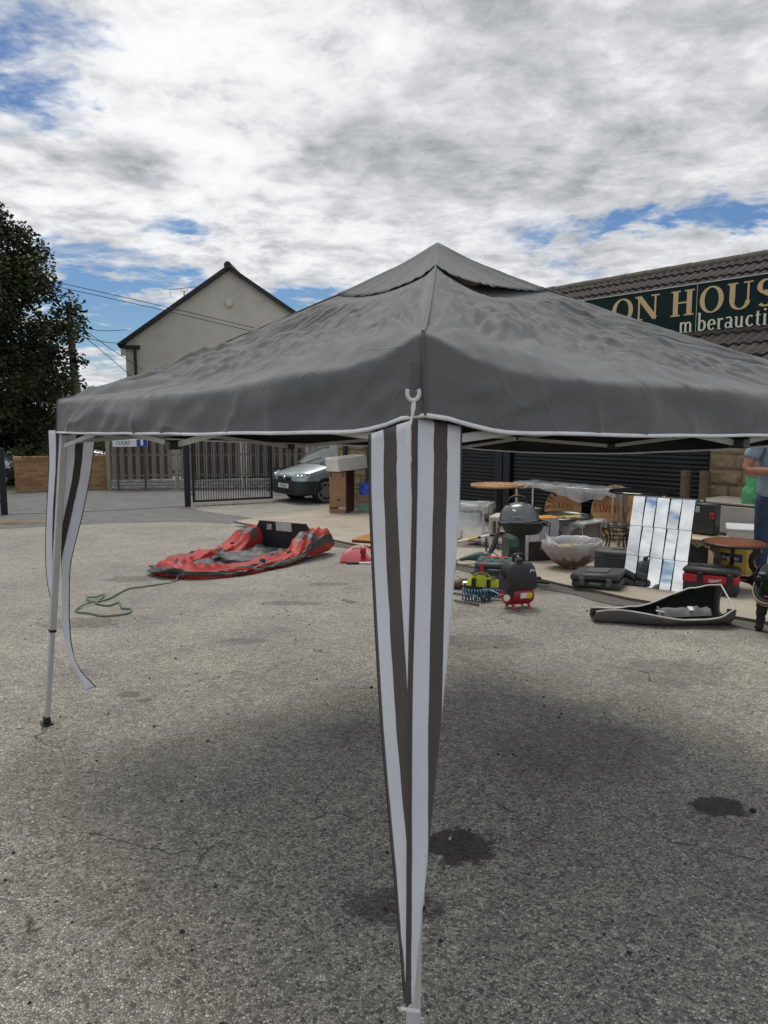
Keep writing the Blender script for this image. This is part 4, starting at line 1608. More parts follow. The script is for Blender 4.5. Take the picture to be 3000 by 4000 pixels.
def tree(name, label, base, H, prof, n, per, size, seed, mis, trunk_r=.25, cl=(.28, .6)):
    r = random.Random(seed)
    t = thing(name, label, 'tree', base)
    cl_ = []
    for k in range(n):
        z = r.uniform(prof[0][0], prof[-1][0])
        for (z0, r0), (z1, r1) in zip(prof, prof[1:]):
            if z0 <= z <= z1:
                R = lerp(r0, r1, (z - z0) / (z1 - z0))
        a = r.uniform(0, 2 * pi)
        rad = R * (r.random() ** .5) * (1 + .10 * noise.noise((a * 2, z, seed)))
        mi = 2 if r.random() < .035 else (r.choice(mis))
        cl_.append((rad * cos(a), rad * sin(a), z, r.uniform(*cl), mi))
    br = MB()
    br.tube(spline([(0, 0, -.1), (.08, 0, H * .25), (-.05, .1, H * .5), (.05, 0, H * .85)], 4), [trunk_r * (1 - .8 * k / 12) for k in range(13)], 10)
    for k in range(26):
        c = cl_[int(k * len(cl_) / 26)]
        z0 = max(H * .12, c[2] * .55)
        br.tube([(0, 0, z0), (c[0] * .5, c[1] * .5, lerp(z0, c[2], .6)), c[:3]], [trunk_r * .3, trunk_r * .16, .015], 6)
    br.build('trunk', mat('bark', (.035, .028, .02), .95, var=.3, vs=8, bump=.8, bs=30), t, smooth=60)
    leaves(cl_, per, size, seed, mis, ).build('crown', M_leaf, t)
    return t


tree('broadleaf_tree', 'tall dark broadleaf tree with browning leaves at the left edge', (-14.75, 26.5, -.455), 9.2,
     [(1.2, 2.2), (2.6, 3.2), (3.6, 3.5), (4.9, 3.75), (5.8, 3.65), (6.7, 3.1), (7.8, 2.6), (8.8, 2.0), (9.7, 1.1)], 360, 165, .17, 5, [0, 0, 0, 1, 1], .3, (.3, .62))
tree('broadleaf_tree', 'smaller green tree behind the telegraph pole, half hidden by the tall tree', (-14.9, 32.5, -.455), 5.4,
     [(.8, 1.2), (2.0, 1.8), (3.4, 1.9), (4.6, 1.3), (5.4, .5)], 70, 90, .22, 8, [1, 3, 3, 0], .16, (.3, .55))
tree('broadleaf_tree', 'dark tree behind the brick wall, in the shade under the tall tree', (-17.2, 30.5, -.455), 6.5,
     [(.4, 2.6), (2.0, 3.6), (4.0, 3.6), (6.0, 1.5)], 120, 80, .24, 9, [0, 0, 1], .2, (.35, .7))


def shrub(label, base, rx, ry, h, n, seed, mis, cat='shrub', name='shrub', box=False, size=.10):
    r = random.Random(seed)
    t = thing(name, label, cat, base)
    cl_ = []
    for k in range(n):
        if box:
            cl_.append((r.uniform(-rx, rx), r.uniform(-ry, ry), r.uniform(.1, h - .12), .16, r.choice(mis)))
        else:
            a, z = r.uniform(0, 2 * pi), r.random()
            q = sqrt(r.random()) * sqrt(max(.05, 1 - (z * .95) ** 2))
            cl_.append((rx * q * cos(a), ry * q * sin(a), .1 + h * z, r.uniform(.16, .3), r.choice(mis)))
    br = MB()
    for k in range(7):
        c = cl_[k]
        br.tube([(c[0] * .2, c[1] * .2, 0), (c[0] * .6, c[1] * .6, c[2] * .6), c[:3]], [.025, .018, .006], 5)
    br.build('stem', MATS['bark'], t)
    leaves(cl_, 120, size, seed, mis).build('foliage', M_leaf, t)
    return t


shrub('loose green shrub beside the parked roof-box car', (-12.1, 27.4, -.455), 1.25, .9, 2.1, 60, 21, [3, 3, 1, 0])
shrub('tall dark green shrub under the tall tree at left edge', (-14.6, 27.8, -.455), 1.5, 1.0, 2.6, 70, 22, [0, 1, 3])
shrub('dark shrub rising behind the gazebo corner', (-9.9, 28.3, -.455), 1.2, .9, 3.0, 70, 26, [0, 0, 1])
shrub('clipped green hedge just behind the brick wall', (-11.05, 23.6, -.455), .85, .35, 1.32, 110, 23, [3, 1, 1], 'hedge', 'hedge', True, .07)
shrub('clipped dark hedge farther back beside the white car', (-10.6, 25.6, -.455), 1.3, .35, 1.45, 110, 24, [1, 0, 0], 'hedge', 'hedge', True, .07)

# brick house glimpsed over the wall
bh = thing('brick_house', 'dark red brick building glimpsed over the brick wall beside the fence', 'building', (-11.6, 37, -.455))
M_rb = mat('dark red brick', (.11, .05, .035), .9, var=.3, vs=9, bump=.5, bs=40)
MB().box((0, 3, 1.2), (6.5, 6, 2.4)).build('wall', M_rb, bh)
rm = MB()
rm.prism([(-.4, 2.4), (6.4, 2.4), (3.0, 3.3)], -3.6, 3.6, lambda x, y, z: (z, x, y))
rm.build('roof', M_slate, bh)
for xx in (-1.6, 1.4):
    f = MB().box((xx, -.02, 1.6), (1.3, .08, .9)).build('window', mat('white window frame', (.6, .6, .6), .5), bh)
    MB().box((xx, -.065, 1.6), (1.12, .02, .76)).build('pane', mat('dark glass', (.02, .022, .025), .08), f)

# ---- cars
M_tyre = mat('tyre rubber', (.014, .014, .014), .85)
M_bump = mat('dark bumper plastic', (.020, .022, .026), .6, var=.2, vs=5)
M_glass = mat('car glass', (.05, .065, .065), .06, spec=.6)
M_rim = mat('wheel trim', (.30, .31, .32), .4, .6)


def car(name, label, paint, loc, rz, plate=None, full=True, hatch=1.54):
    c = thing(name, label, 'car', loc, rz)
    st = [  # x, half width, low, shoulder, top
        (1.765, .50, .34, .60, .665), (1.735, .62, .30, .64, .705), (1.66, .715, .26, .69, .755), (1.50, .765, .24, .74, .815), (1.22, .79, .22, .80, .885), (.95, .79, .22, .855, .955),
        (.80, .79, .22, .88, .985), (.2, .79, .22, .92, .99), (-.6, .79, .22, .93, 1.0), (-1.3, .785, .23, .945, 1.01), (-1.62, .77, .26, .95, 1.01), (-1.74, .72, .32, .93, .98), (-1.77, .60, .40, .88, .93)]
    mb = MB()
    rowsn = []
    for (x, w, lo, sh, tp) in st:
        half = [(0, lo), (w * .80, lo), (w * .955, lo + .05), (w, lo + .18), (w * 1.0, (lo + sh) / 2 + .04), (w * .985, sh - .06), (w * .955, sh), (w * .87, sh + (tp - sh) * .55), (w * .70, tp - .012), (w * .35, tp + .006), (0, tp + .012)]
        full_ = [(x, y, z) for y, z in half] + [(x, -y, z) for y, z in half[-2:0:-1]]
        rowsn.append(full_)
    n = len(rowsn[0])
    vs = [p for r_ in rowsn for p in r_]
    fs = []
    for i in range(len(st) - 1):
        for k in range(n):
            fs.append((i * n + k, i * n + (k + 1) % n, (i + 1) * n + (k + 1) % n, (i + 1) * n + k))
    fs += [tuple(range(n))[::-1], tuple((len(st) - 1) * n + k for k in range(n))]
    mb.add(vs, fs)
    M_p = mat('car paint ' + name + paint[0], paint[1], .28, .55, var=.05, vs=3, coat=.6)
    mb.build('body', M_p, c, smooth=45)
    # cabin: glass house with painted roof and pillars
    cab = [(.93, .70, .965), (.70, .69, 1.13), (.36, .655, 1.40), (.18, .63, hatch - .06), (-.1, .62, hatch - .02), (-1.2, .62, hatch - .03), (-1.45, .62, hatch - .12), (-1.66, .67, 1.0)]
    gm = MB()
    rows_ = []
    for (x, w, z) in cab:
        rows_.append([(x, -.735, .94), (x, -w - .012, min(z, 1.40)), (x, -w + .05, z), (x, 0, z + .018), (x, w - .05, z), (x, w + .012, min(z, 1.40)), (x, .735, .94)])
    n = 7
    vs = [p for r_ in rows_ for p in r_]
    fs, ms = [], []
    for i in range(len(cab) - 1):
        for k in range(n - 1):
            fs.append((i * n + k, i * n + k + 1, (i + 1) * n + k + 1, (i + 1) * n + k))
            roofp = cab[i][2] > 1.45 and k in (1, 2, 3, 4)
            glass = not roofp and (k in (0, 5) or i < 3 or i >= 6)
            ms.append(1 if glass else 0)
    gm.add(vs, fs, ms)
    cabn = gm.build('cabin', [M_p, M_glass], c, smooth=35)
    for s in (-1, 1):
        for (a, b, w_) in (((.93, s * .715, .96), (.20, s * .645, hatch - .075), .045), ((-.28, s * .735, .96), (-.28, s * .635, hatch - .08), .07), ((-1.62, s * .70, .98), (-1.40, s * .63, hatch - .11), .12)):
            MB().bar(a, b, w_, .03).build('pillar', M_p, cabn)
    fb = MB()
    rows_ = []
    for (x, w, lo, sh, tp) in [(1.80, .50, .27, 0, 0), (1.775, .64, .22, 0, 0), (1.70, .735, .20, 0, 0), (1.53, .790, .20, 0, 0), (1.28, .806, .22, 0, 0), (1.16, .80, .26, 0, 0)]:
        half = [(0, lo), (w * .9, lo), (w, lo + .05), (w * 1.004, .40), (w, .535), (w * .965, .575), (0, .585)]
        rows_.append([(x, y, z) for y, z in half] + [(x, -y, z) for y, z in half[-2:0:-1]])
    n = len(rows_[0])
    fb.add([p for r_ in rows_ for p in r_], [(i * n + k, i * n + (k + 1) % n, (i + 1) * n + (k + 1) % n, (i + 1) * n + k) for i in range(len(rows_) - 1) for k in range(n)] + [tuple(range(n))[::-1]])
    bump = fb.build('front_bumper', M_bump, c, smooth=40)
    MB().box((1.80, 0, .32), (.02, .8, .08), None, .01).build('air_intake', M_tyre, bump)
    MB().box((1.795, 0, .49), (.02, .9, .02), None, .004).build('bumper_strip', mat('bumper strip', (.035, .037, .04), .5), bump)
    rb = MB()
    rb.box((-1.74, 0, .42), (.12, 1.52, .36), None, .05)
    rb.build('rear_bumper', M_bump, c, smooth=40)
    gr = MB().box((1.755, 0, .625), (.03, .70, .105), rotm(0, -.25, 0), .02).build('grille', M_bump, c, smooth=40)
    for k in range(3):
        MB().box((1.775, 0, .60 + .026 * k), (.012, .66, .007), rotm(0, -.25, 0)).build('grille_bar', M_tyre, gr)
    MB().cyl((1.765, 0, .633), (1.787, 0, .628), .058, n=16).build('badge', mat('chrome badge', (.6, .6, .62), .2, .9), gr, smooth=40)
    for s in (-1, 1):
        hl = MB()
        hl.prism([(-.02, -.09), (.27, -.075), (.32, .105), (.02, .085)], -.03, .055, lambda x, y, z: (1.60 + .12 - x * .62 + z * .75, s * (.44 + x * .93 + z * .4), .675 + y))
        h = hl.build('headlight', mat('lamp lens', (.62, .64, .66), .12, .3, spec=.7), c, smooth=30)
        hb = MB()
        hb.ball((1.715, s * .58, .685), (.05, .055, .055), 10, 8)
        hb.ball((1.65, s * .66, .69), (.045, .05, .05), 10, 8)
        hb.build('reflector', mat('lamp chrome', (.8, .8, .82), .1, .9), h, smooth=80)
        MB().box((.55, s * .90, 1.0), (.10, .18, .13), None, .03).build('wing_mirror', M_bump, c, smooth=40)
        MB().box((-.05, s * .80, .70), (.16, .02, .03), None, .006).build('door_handle', M_bump, c)
        MB().box((-.2, s * .802, .55), (1.9, .014, .06), None, .005).build('side_strip', M_bump, c)
        MB().box((-1.745, s * .66, .85), (.06, .16, .36), None, .02).build('tail_light', mat('red lens', (.35, .01, .01), .2), c)
        for xx in (1.02, -1.28):
            w_ = MB()
            w_.lathe([(.0, -.095), (.20, -.095), (.265, -.09), (.285, -.06), (.288, 0), (.285, .06), (.262, .086)], 28)
            o = w_.build('wheel', M_tyre, c, (xx, s * .715, .288), smooth=50)
            o.rotation_euler = (-s * pi / 2, 0, 0)
            rr = MB()
            rr.lathe([(.262, .086), (.205, .088), (.195, .070), (.09, .086), (.0, .088)], 28)
            for k in range(7):
                a = 2 * pi * k / 7
                rr.box((.14 * cos(a), .14 * sin(a), .088), (.11, .035, .012), rotm(0, 0, a), .004)
            rr.build('rim', M_rim, o, smooth=40)
            ar = MB()
            ar.tube([(xx + .335 * cos(a), s * .793, .288 + .335 * sin(a)) for a in [radians(-12 + 12 * k) for k in range(18)]], .028, 6)
            ar.build('wheel_arch', M_bump, c, smooth=50)
            MB().cyl((xx, s * .60, .29), (xx, s * .7935, .29), .325, n=26).build('arch_liner', M_tyre, c)
    for s in (-.3, .35):
        MB().bar((.93, s, .99), (.74, s + .42, 1.12), .012, .012).build('wiper', M_tyre, c)
    if plate:
        p = MB().box((1.812, 0, .435), (.012, .52, .112), None, .003).build('number_plate', mat('plate white', (.70, .71, .70), .4), c)
        mb = MB()
        sans(mb, plate, lambda x, y, z: (1.8185 + z, x * .058, .401 + y * .07), 0, .001)
        mb.build('plate_lettering', mat('plate black', (.01, .01, .01), .5), p)
    return c


CR = atan2(-.60, -.80)
car('parked_car', 'small silver blue hatchback parked nose out beside the shop corner', ('a', (.36, .43, .45)), (-1.13, 20.05, -.455), CR, 'YP56 DNJ')
fc = car('parked_car', 'silver estate car carrying a black roof box behind the wall', ('b', (.42, .43, .44)), (-13.45, 24.2, -.455), radians(12))
car('parked_car', 'white car with bright windscreen beyond the hedges', ('c', (.6, .61, .62)), (-12.3, 28.9, -.455), radians(20))
car('parked_car', 'grey car glimpsed between brick wall and fence', ('d', (.2, .2, .21)), (-9.9, 29.5, -.455), radians(-70))
rbx = thing('roof_box', 'black roof box strapped on the silver estate car', 'roof box', (-13.3, 24.2, 1.085), radians(12))
bx = MB()
bx.grid(lambda u, v: ((1 - 2 * v) * .92 * (1 - .10 * abs(sin(u * 2 * pi))), .36 * cos(u * 2 * pi) * (sin(pi * (.06 + .88 * v))) ** .28, .20 + .20 * sin(u * 2 * pi) * (sin(pi * (.06 + .88 * v))) ** .35), 20, 16, 0, True)
bx.build('shell', mat('roof box plastic', (.022, .022, .024), .5), rbx, smooth=60)
for x in (-.5, .45):
    MB().bar((x, -.6, .0), (x, .6, .0), .04, .03).build('roof_bar', M_bump, rbx)
    MB().box((x, 0, .2), (.03, .74, .42), None, .01).build('strap', M_tyre, rbx)
# ------------------------------------------------------------------ goods on the ground, left of the gazebo leg
M_red = mat('faded red pvc', (.36, .026, .020), .62, var=.22, vs=4, bump=.3, bs=30, vr=.12)
M_gstr = mat('dark grey pvc', (.055, .060, .062), .5, var=.3, vs=5, vr=.15)
M_floorb = mat('grey boat floor', (.075, .08, .084), .5, var=.4, vs=3.5)
boat = thing('inflatable_dinghy', 'half deflated red inflatable dinghy with grey rubbing strakes lying on the asphalt', 'dinghy', (-2.42, 8.45, gz(8.9) + .005), atan2(.868, .497))
boat.scale = (.95, .90, .95)
# boat space: x from bow to stern, y to port
BL = 2.35


def tubepath(s):
    """s 0..1 round the hull from the port stern over the bow to the starboard stern"""
    k = abs(2 * s - 1)                        # 1 at the sterns, 0 at the bow
    sg = -1 if s < .5 else 1
    x = lerp(.10, 2.62, max(0, (k - .10) / .90)) if k > .10 else .10 - .05 * (1 - (k / .1) ** 2)
    y = .56 * sin(min(1, k / .34) * pi / 2) * (1 - .12 * sstep(.85, 1, k))
    return x, sg * y, k


def tube_pt(s, a):
    x, y, k = tubepath(s)
    x2, y2, _ = tubepath(min(1, s + .004))
    x1, y1, _ = tubepath(max(0, s - .004))
    d = Vector((x2 - x1, y2 - y1, 0))
    d.normalize()
    out = Vector((-d.y, d.x, 0))
    st = sstep(.62, .80, k)                   # standing up near the transom
    bow = 1 - sstep(.0, .25, k)
    R = lerp(.185, .165, st) * (1 - .35 * sstep(.93, 1, k))
    H = lerp(.050 + .040 * bow, .185, st * (1 - .55 * sstep(.90, 1, k)))
    n = fbm((x * 3.1 + s * 6, y * 3 + a * .9, 3), 3)
    n2 = noise.noise((s * 30, a * 1.6, 8))
    n3 = 1 - 2.4 * abs(noise.noise((s * 17 + a * 1.3, a * .6 - s * 5, 15)))
    slump = 1 + .42 * n * (1 - .55 * st) + .11 * n2 + .20 * n3 * (1 - .6 * st)
    ca, sa = cos(a), sin(a)
    r = R * (1.06 if ca > 0 else .92)
    p = Vector((x, y, 0)) + out * (r * ca * slump)
    z = max(0.004, H * (1 + sa * slump) * (.90 + .30 * n3 * (1 - .7 * st)))
    if sa < -.5:
        z = min(z, .03)
    p += Vector((.03 * n2, .03 * n, 0))
    p.z = z
    return p


hb = MB()
NS, NA = 230, 36
vs, fs, ms = [], [], []
for i in range(NS + 1):
    for k in range(NA):
        vs.append(tube_pt(i / NS, 2 * pi * k / NA))
for i in range(NS):
    kk = abs(2 * i / NS - 1)
    for k in range(NA):
        fs.append((i * NA + k, i * NA + (k + 1) % NA, (i + 1) * NA + (k + 1) % NA, (i + 1) * NA + k))
        a = 360 * (k + .5) / NA
        strake = (a < 32 or a > 348) or (86 < a < 112 and (.50 < kk < .58 or .72 < kk < .80 or kk < .05)) or (52 < a < 72 and .2 < kk < .44)
        band = (.745 < kk < .80 and (a < 170 or a > 340))
        ms.append(1 if strake or band else 0)
fs += [tuple(range(NA))[::-1], tuple(NS * NA + k for k in range(NA))]
ms += [0, 0]
hb.add(vs, fs, ms)
hull = hb.build('hull_tube', [M_red, M_gstr], boat, smooth=55)
fl = MB()
fl.grid(lambda u, v: (lerp(.25, 2.12, u), lerp(-.36, .36, v) * sin(min(1, u * 4 + .15) * pi / 2), .035 + .05 * fbm((u * 7, v * 5, 4), 3) + .03 * (abs(v - .5) * 2) ** 2), 50, 20)
fl.build('floor', M_floorb, boat, smooth=70)
tr = MB()
tr.prism([(-.50, .03), (.50, .03), (.51, .34), (.44, .43), (-.44, .43), (-.51, .34)], 0, .028, lambda x, y, z: (2.17 + z - .10 * y, x, y))
tro = tr.build('transom', mat('black marine board', (.014, .016, .022), .5), boat)
MB().bar((2.125, -.45, .436), (2.125, .45, .436), .036, .018, .004).build('top_edge', mat('pale edge trim', (.50, .36, .31), .6), tro)
mp = MB()
mp.prism([(-.145, .30), (.145, .30), (.145, .44), (-.145, .44)], -.012, .04, lambda x, y, z: (2.16 + z - .10 * y, x - .04, y))
mp.build('motor_plate', mat('white motor plate', (.52, .52, .49), .55, var=.15, vs=9), tro)
MB().box((2.128, .25, .345), (.006, .09, .085)).build('sticker', mat('sticker print', (.35, .33, .33), .5, var=.9, vs=40), tro)
for (s, a) in ((.19, 80), (.83, 84), (.70, 70), (.30, 75)):
    p = tube_pt(s, radians(a))
    v = MB()
    v.lathe([(.0, .022), (.03, .022), (.036, .008), (.040, -.01)], 14, p)
    v.build('valve', M_black_pl, hull, smooth=40)
for s0, s1 in ((.08, .22), (.24, .38), (.62, .76), (.78, .92)):
    pts = [tube_pt(lerp(s0, s1, k / 10), radians(28)) + Vector((0, 0, .01 - .05 * sin(pi * k / 10))) for k in range(11)]
    MB().tube(pts, .006, 6).build('grab_line', mat('cream cord', (.42, .36, .26), .8), hull, smooth=60)
st_ = MB()
st_.grid(lambda u, v: (.95 + .22 * (v - .5) + .10 * u, lerp(-.34, .34, u), .10 + .03 * noise.noise((u * 6, v * 4, 1)) + .05 * sin(u * pi)), 20, 6)
st_.build('seat_flap', M_gstr, boat, smooth=70)
rope_pts = [(-2.39, 8.45), (-2.33, 8.14), (-2.51, 7.85), (-2.69, 7.67), (-2.71, 7.41), (-2.71, 7.17), (-2.77, 7.02), (-2.87, 7.06), (-2.93, 7.17), (-2.85, 7.17), (-2.82, 7.33), (-2.78, 7.09), (-2.75, 6.94), (-2.6, 6.84), (-2.55, 6.98), (-2.43, 6.73), (-2.34, 6.7), (-2.3, 6.53), (-2.38, 6.44), (-2.5, 6.41), (-2.62, 6.5), (-2.76, 6.56), (-2.83, 6.66), (-2.82, 6.84), (-2.77, 6.94)]
pts = []
for i, (x, y) in enumerate(rope_pts):
    pts.append(Vector((x, y, gz(y) + .012 + (.012 if i in (8, 9, 10, 23, 24) else 0) + (.10 if i == 0 else 0))))
Mi = Matrix.Translation((-2.42, 8.45, gz(8.9) + .005)) @ Matrix.Rotation(atan2(.868, .497), 4, 'Z')
Mi = (Mi @ Matrix.Diagonal((.95, .90, .95, 1))).inverted()
MB().tube([Mi @ p for p in spline(pts, 6)], .0095, 7).build('bow_rope', mat('green grey rope', (.13, .17, .145), .85, var=.3, vs=60), boat, smooth=60)

# strimmer: red guard on the asphalt, shaft running off behind the leg curtain
sx, sy = -.30, 9.52
stm = thing('grass_strimmer', 'grass strimmer with red guard and long white shaft lying across the yard', 'strimmer', (sx, sy, gz(sy)), 0)
M_rg = mat('red moulded plastic', (.36, .010, .020), .42, var=.12, vs=5)
gd = MB()
gd.grid(lambda u, v: ((u - .5) * (.36 + .12 * v) * (1 - .06 * sin(pi * u)) - .03, .15 * cos(v * 1.45) * (1 - .5 * (2 * u - 1) ** 2) - .12 * v + .02, max(.012, .20 - .19 * v ** 1.6 - .07 * (2 * u - 1) ** 2 * (1 - v))), 22, 14)
gd.build('guard', M_rg, stm, smooth=60, solid=.008)
MB().box((.03, -.02, .155), (.07, .08, .10), rotm(.3, .1, .2), .015).build('gear_head', M_rg, stm, smooth=40)
hd = MB()
hd.tube([(.00, .0, .235), (.17, -.09, .04)], .014, 10)
hd.build('loop_handle', mat('white enamel tube', (.66, .66, .62), .35, var=.1, vs=12), stm, smooth=40)
MB().tube([(-.012, .005, .243), (.006, -.004, .222)], .017, 10).build('end_cap', MATS['white enamel tube'], stm, smooth=40)
MB().tube([(-.02, -.155, .02), (.40, -.14, .03)], .014, 10).build('lower_tube', MATS['white enamel tube'], stm, smooth=40)
MB().tube([(-.18, -.16, .02), (-.02, -.155, .02)], .021, 10).build('grip', M_black_pl, stm, smooth=40)
MB().tube(spline([(-.13, .08, .14), (-.10, .11, .19), (-.02, .11, .19), (.04, .06, .17)], 5), .005, 6).build('cutting_line', mat('lime line', (.42, .55, .08), .5), stm, smooth=60)
# the long shaft: white with black and yellow bands
e0, e1 = Vector((.20, -.12, .08)), Vector((1.73, .02, .365))
seg = [(0, .50, 'w'), (.50, .56, 'k'), (.56, .66, 'w'), (.66, .70, 'y'), (.70, .78, 'w'), (.78, .86, 'y'), (.86, .885, 'k'), (.885, .96, 'w'), (.96, 1.0, 'k')]
cm = {'w': MATS['white enamel tube'], 'k': M_black_pl, 'y': mat('yellow label', (.55, .42, .04), .5)}
for a, b, c_ in seg:
    MB().tube([e0.lerp(e1, a), e0.lerp(e1, b)], .0165 if c_ != 'k' else .019, 10).build('shaft', cm[c_], stm, smooth=40)
MB().tube([e1, e1 + Vector((.05, 0, .01)), e1 + Vector((-.02, -.06, -.16)), e1 + Vector((-.06, -.10, -.22))], [.02, .024, .034, .03], 10).build('rear_grip', M_black_pl, stm, smooth=50)
MB().tube([e1 + Vector((-.10, -.02, -.04)), e1 + Vector((-.12, -.16, -.34))], .012, 8).build('prop_leg', M_black_pl, stm, smooth=50)

# varnished board on the apron edge
bd = thing('varnished_board', 'orange varnished wooden board with dark red edge lying on the apron', 'board', (-.50, 11.3, az(11.3) + .005), atan2(-.42, 1.0))
wv = wood('varnished pine', (.40, .17, .045), (.60, .30, .095), (2, 14, 14), .3)
MB().box((.55, .34, .035), (1.1, .68, .018), None, .003).build('face', wv, bd, smooth=40)
MB().box((.55, .34, .013), (1.096, .676, .025), None, .004).build('edge', mat('dark red edging', (.11, .016, .014), .5), bd, smooth=40)

# old cabinet with a sink on top, box of bags
cb = thing('wooden_cabinet', 'upright wooden cabinet shell with brown back and red side', 'cabinet', (-1.22, 16.35, az(16.35)), radians(-14))
M_hard = mat('brown hardboard', (.27, .165, .085), .75, var=.12, vs=6)
M_mahog = mat('red brown veneer', (.085, .020, .014), .45, var=.2, vs=5)
cw, cd, chh = .40, .62, .91
MB().box((cw / 2, .012, chh / 2 + .06), (cw - .02, .012, chh - .14), None, .002).build('back_panel', M_hard, cb)
MB().box((cw / 2, .006, .05), (cw - .02, .016, .10), None, .002).build('plinth', MATS['brown hardboard'], cb)
for x in (.009, cw - .009):
    MB().box((x, cd / 2 + .02, chh / 2), (.018, cd, chh), None, .002).build('side', M_mahog, cb)
MB().box((cw / 2, cd / 2 + .02, chh - .01), (cw + .01, cd + .02, .02), None, .002).build('top', M_mahog, cb)
MB().box((cw / 2, cd / 2 + .03, .012), (cw - .04, cd - .02, .018)).build('bottom', M_mahog, cb)
MB().cyl((cw * .55, .001, .30), (cw * .55, .008, .30), .026, n=16).build('cable_hole', M_black_pl, cb)
for x in (.05, cw - .06):
    MB().box((x, 0, chh - .06), (.03, .02, .07), None, .006).build('hinge', M_black_pl, cb)
sk = thing('ceramic_sink', 'chipped white ceramic sink resting on the wooden cabinet', 'sink', (-1.30, 16.42, az(16.35) + chh + .012), radians(-42), rx=radians(3))
sk.scale = (1.0, 1.0, 1.1)
M_cer = mat('stained white ceramic', (.62, .60, .53), .25, var=.10, vs=5, col2=(.75, .74, .69))
sm = MB()
W_, D_, H_, t_ = .40, .92, .27, .045
o_ = [(-0, 0), (W_, 0), (W_, D_), (0, D_)]
i_ = [(t_, t_), (W_ - t_, t_), (W_ - t_, D_ - t_), (t_, D_ - t_)]
ib = [(t_ + .02, t_ + .02), (W_ - t_ - .02, t_ + .02), (W_ - t_ - .02, D_ - t_ - .02), (t_ + .02, D_ - t_ - .02)]
vs = [(x + .012, y + .012, 0) for x, y in o_] + [(x, y, H_) for x, y in o_] + [(x, y, H_) for x, y in i_] + [(x, y, .05) for x, y in ib]
fs = [(3, 2, 1, 0)] + [(k, (k + 1) % 4, 4 + (k + 1) % 4, 4 + k) for k in range(4)] + [(4 + k, 4 + (k + 1) % 4, 8 + (k + 1) % 4, 8 + k) for k in range(4)] + [(8 + k, 8 + (k + 1) % 4, 12 + (k + 1) % 4, 12 + k) for k in range(4)] + [(12, 13, 14, 15)]
sm.add(vs, fs)
so = sm.build('basin', M_cer, sk)
md = so.modifiers.new('rounded', 'BEVEL')
md.width = .012
md.segments = 2
gm_ = MB()
gm_.grid(lambda u, v: (lerp(.08, .30, u), lerp(.25, .8, v), .055 + .05 * u * fbm((u * 5, v * 7, 1), 3) + .02), 10, 12)
gm_.build('grime', mat('brown grime', (.10, .065, .03), .9, var=.4, vs=20), sk)
kb = thing('storage_box', 'green plastic crate with cardboard front beside the wooden cabinet', 'crate', (-.60, 16.75, az(16.7)), radians(-5))
M_crate = mat('pale green crate', (.20, .34, .26), .5, var=.15, vs=7)
for (c_, d_) in (((.26, .0, .17), (.52, .015, .34)), ((.26, .38, .17), (.52, .015, .34)), ((.007, .19, .17), (.015, .37, .34)), ((.513, .19, .17), (.015, .37, .34)), ((.26, .19, .012), (.50, .36, .02))):
    MB().box(c_, d_, None, .003).build('side', M_crate, kb)
MB().box((.24, -.02, .29), (.56, .02, .17), rotm(0, .02, 0), .003).build('cardboard', mat('brown cardboard', (.30, .20, .115), .85, var=.1, vs=8), kb)
bb = thing('plastic_bag', 'bundle of blue plastic bags stuffed into the green crate', 'bag', (-.34, 16.9, az(16.7) + .035), 0)
bgm = MB()
bgm.grid(lambda u, v: (lambda n: (.22 * sin(v * pi) ** .6 * cos(u * 2 * pi) * (1 + .25 * n), .15 * sin(v * pi) ** .6 * sin(u * 2 * pi) * (1 + .25 * n), .30 - .29 * cos(v * pi) + .03 * n))(fbm((cos(u * 2 * pi) * 2, sin(u * 2 * pi) * 2, v * 4), 4)), 36, 24, 0, True)
bgm.build('bundle', mat('blue polythene', (.015, .16, .60), .35, var=.5, vs=4, col2=(.02, .36, .58), bump=.6, bs=18), bb, smooth=60)
bgm = MB()
bgm.grid(lambda u, v: (lambda n: (-.05 + .16 * sin(v * pi) ** .6 * cos(u * 2 * pi) * (1 + .3 * n), -.05 + .12 * sin(v * pi) ** .6 * sin(u * 2 * pi) * (1 + .3 * n), .42 - .20 * cos(v * pi) + .03 * n))(fbm((cos(u * 2 * pi) * 2, sin(u * 2 * pi) * 2, v * 4 + 7), 4)), 30, 20, 0, True)
bgm.build('upper_bag', mat('violet blue polythene', (.05, .11, .60), .35, var=.3, vs=6, bump=.6, bs=18), bb, smooth=60)
# straw by the gate
sw = MB()
r = random.Random(31)
for k in range(220):
    a = r.uniform(0, pi)
    x, y = -7.3 + r.gauss(0, .42), 14.2 + r.gauss(0, .12)
    l = r.uniform(.06, .2)
    z = gz(y) + .012 + abs(r.gauss(0, .025))
    sw.bar((x, y, z), (x + l * cos(a), y + l * sin(a) * .7, z + r.uniform(-.005, .02)), .006, .004)
tag(sw.build('straw_litter', mat('dry straw', (.42, .30, .14), .9, var=.25, vs=9)), 'heap of dry straw litter near the left gate', kind='stuff')
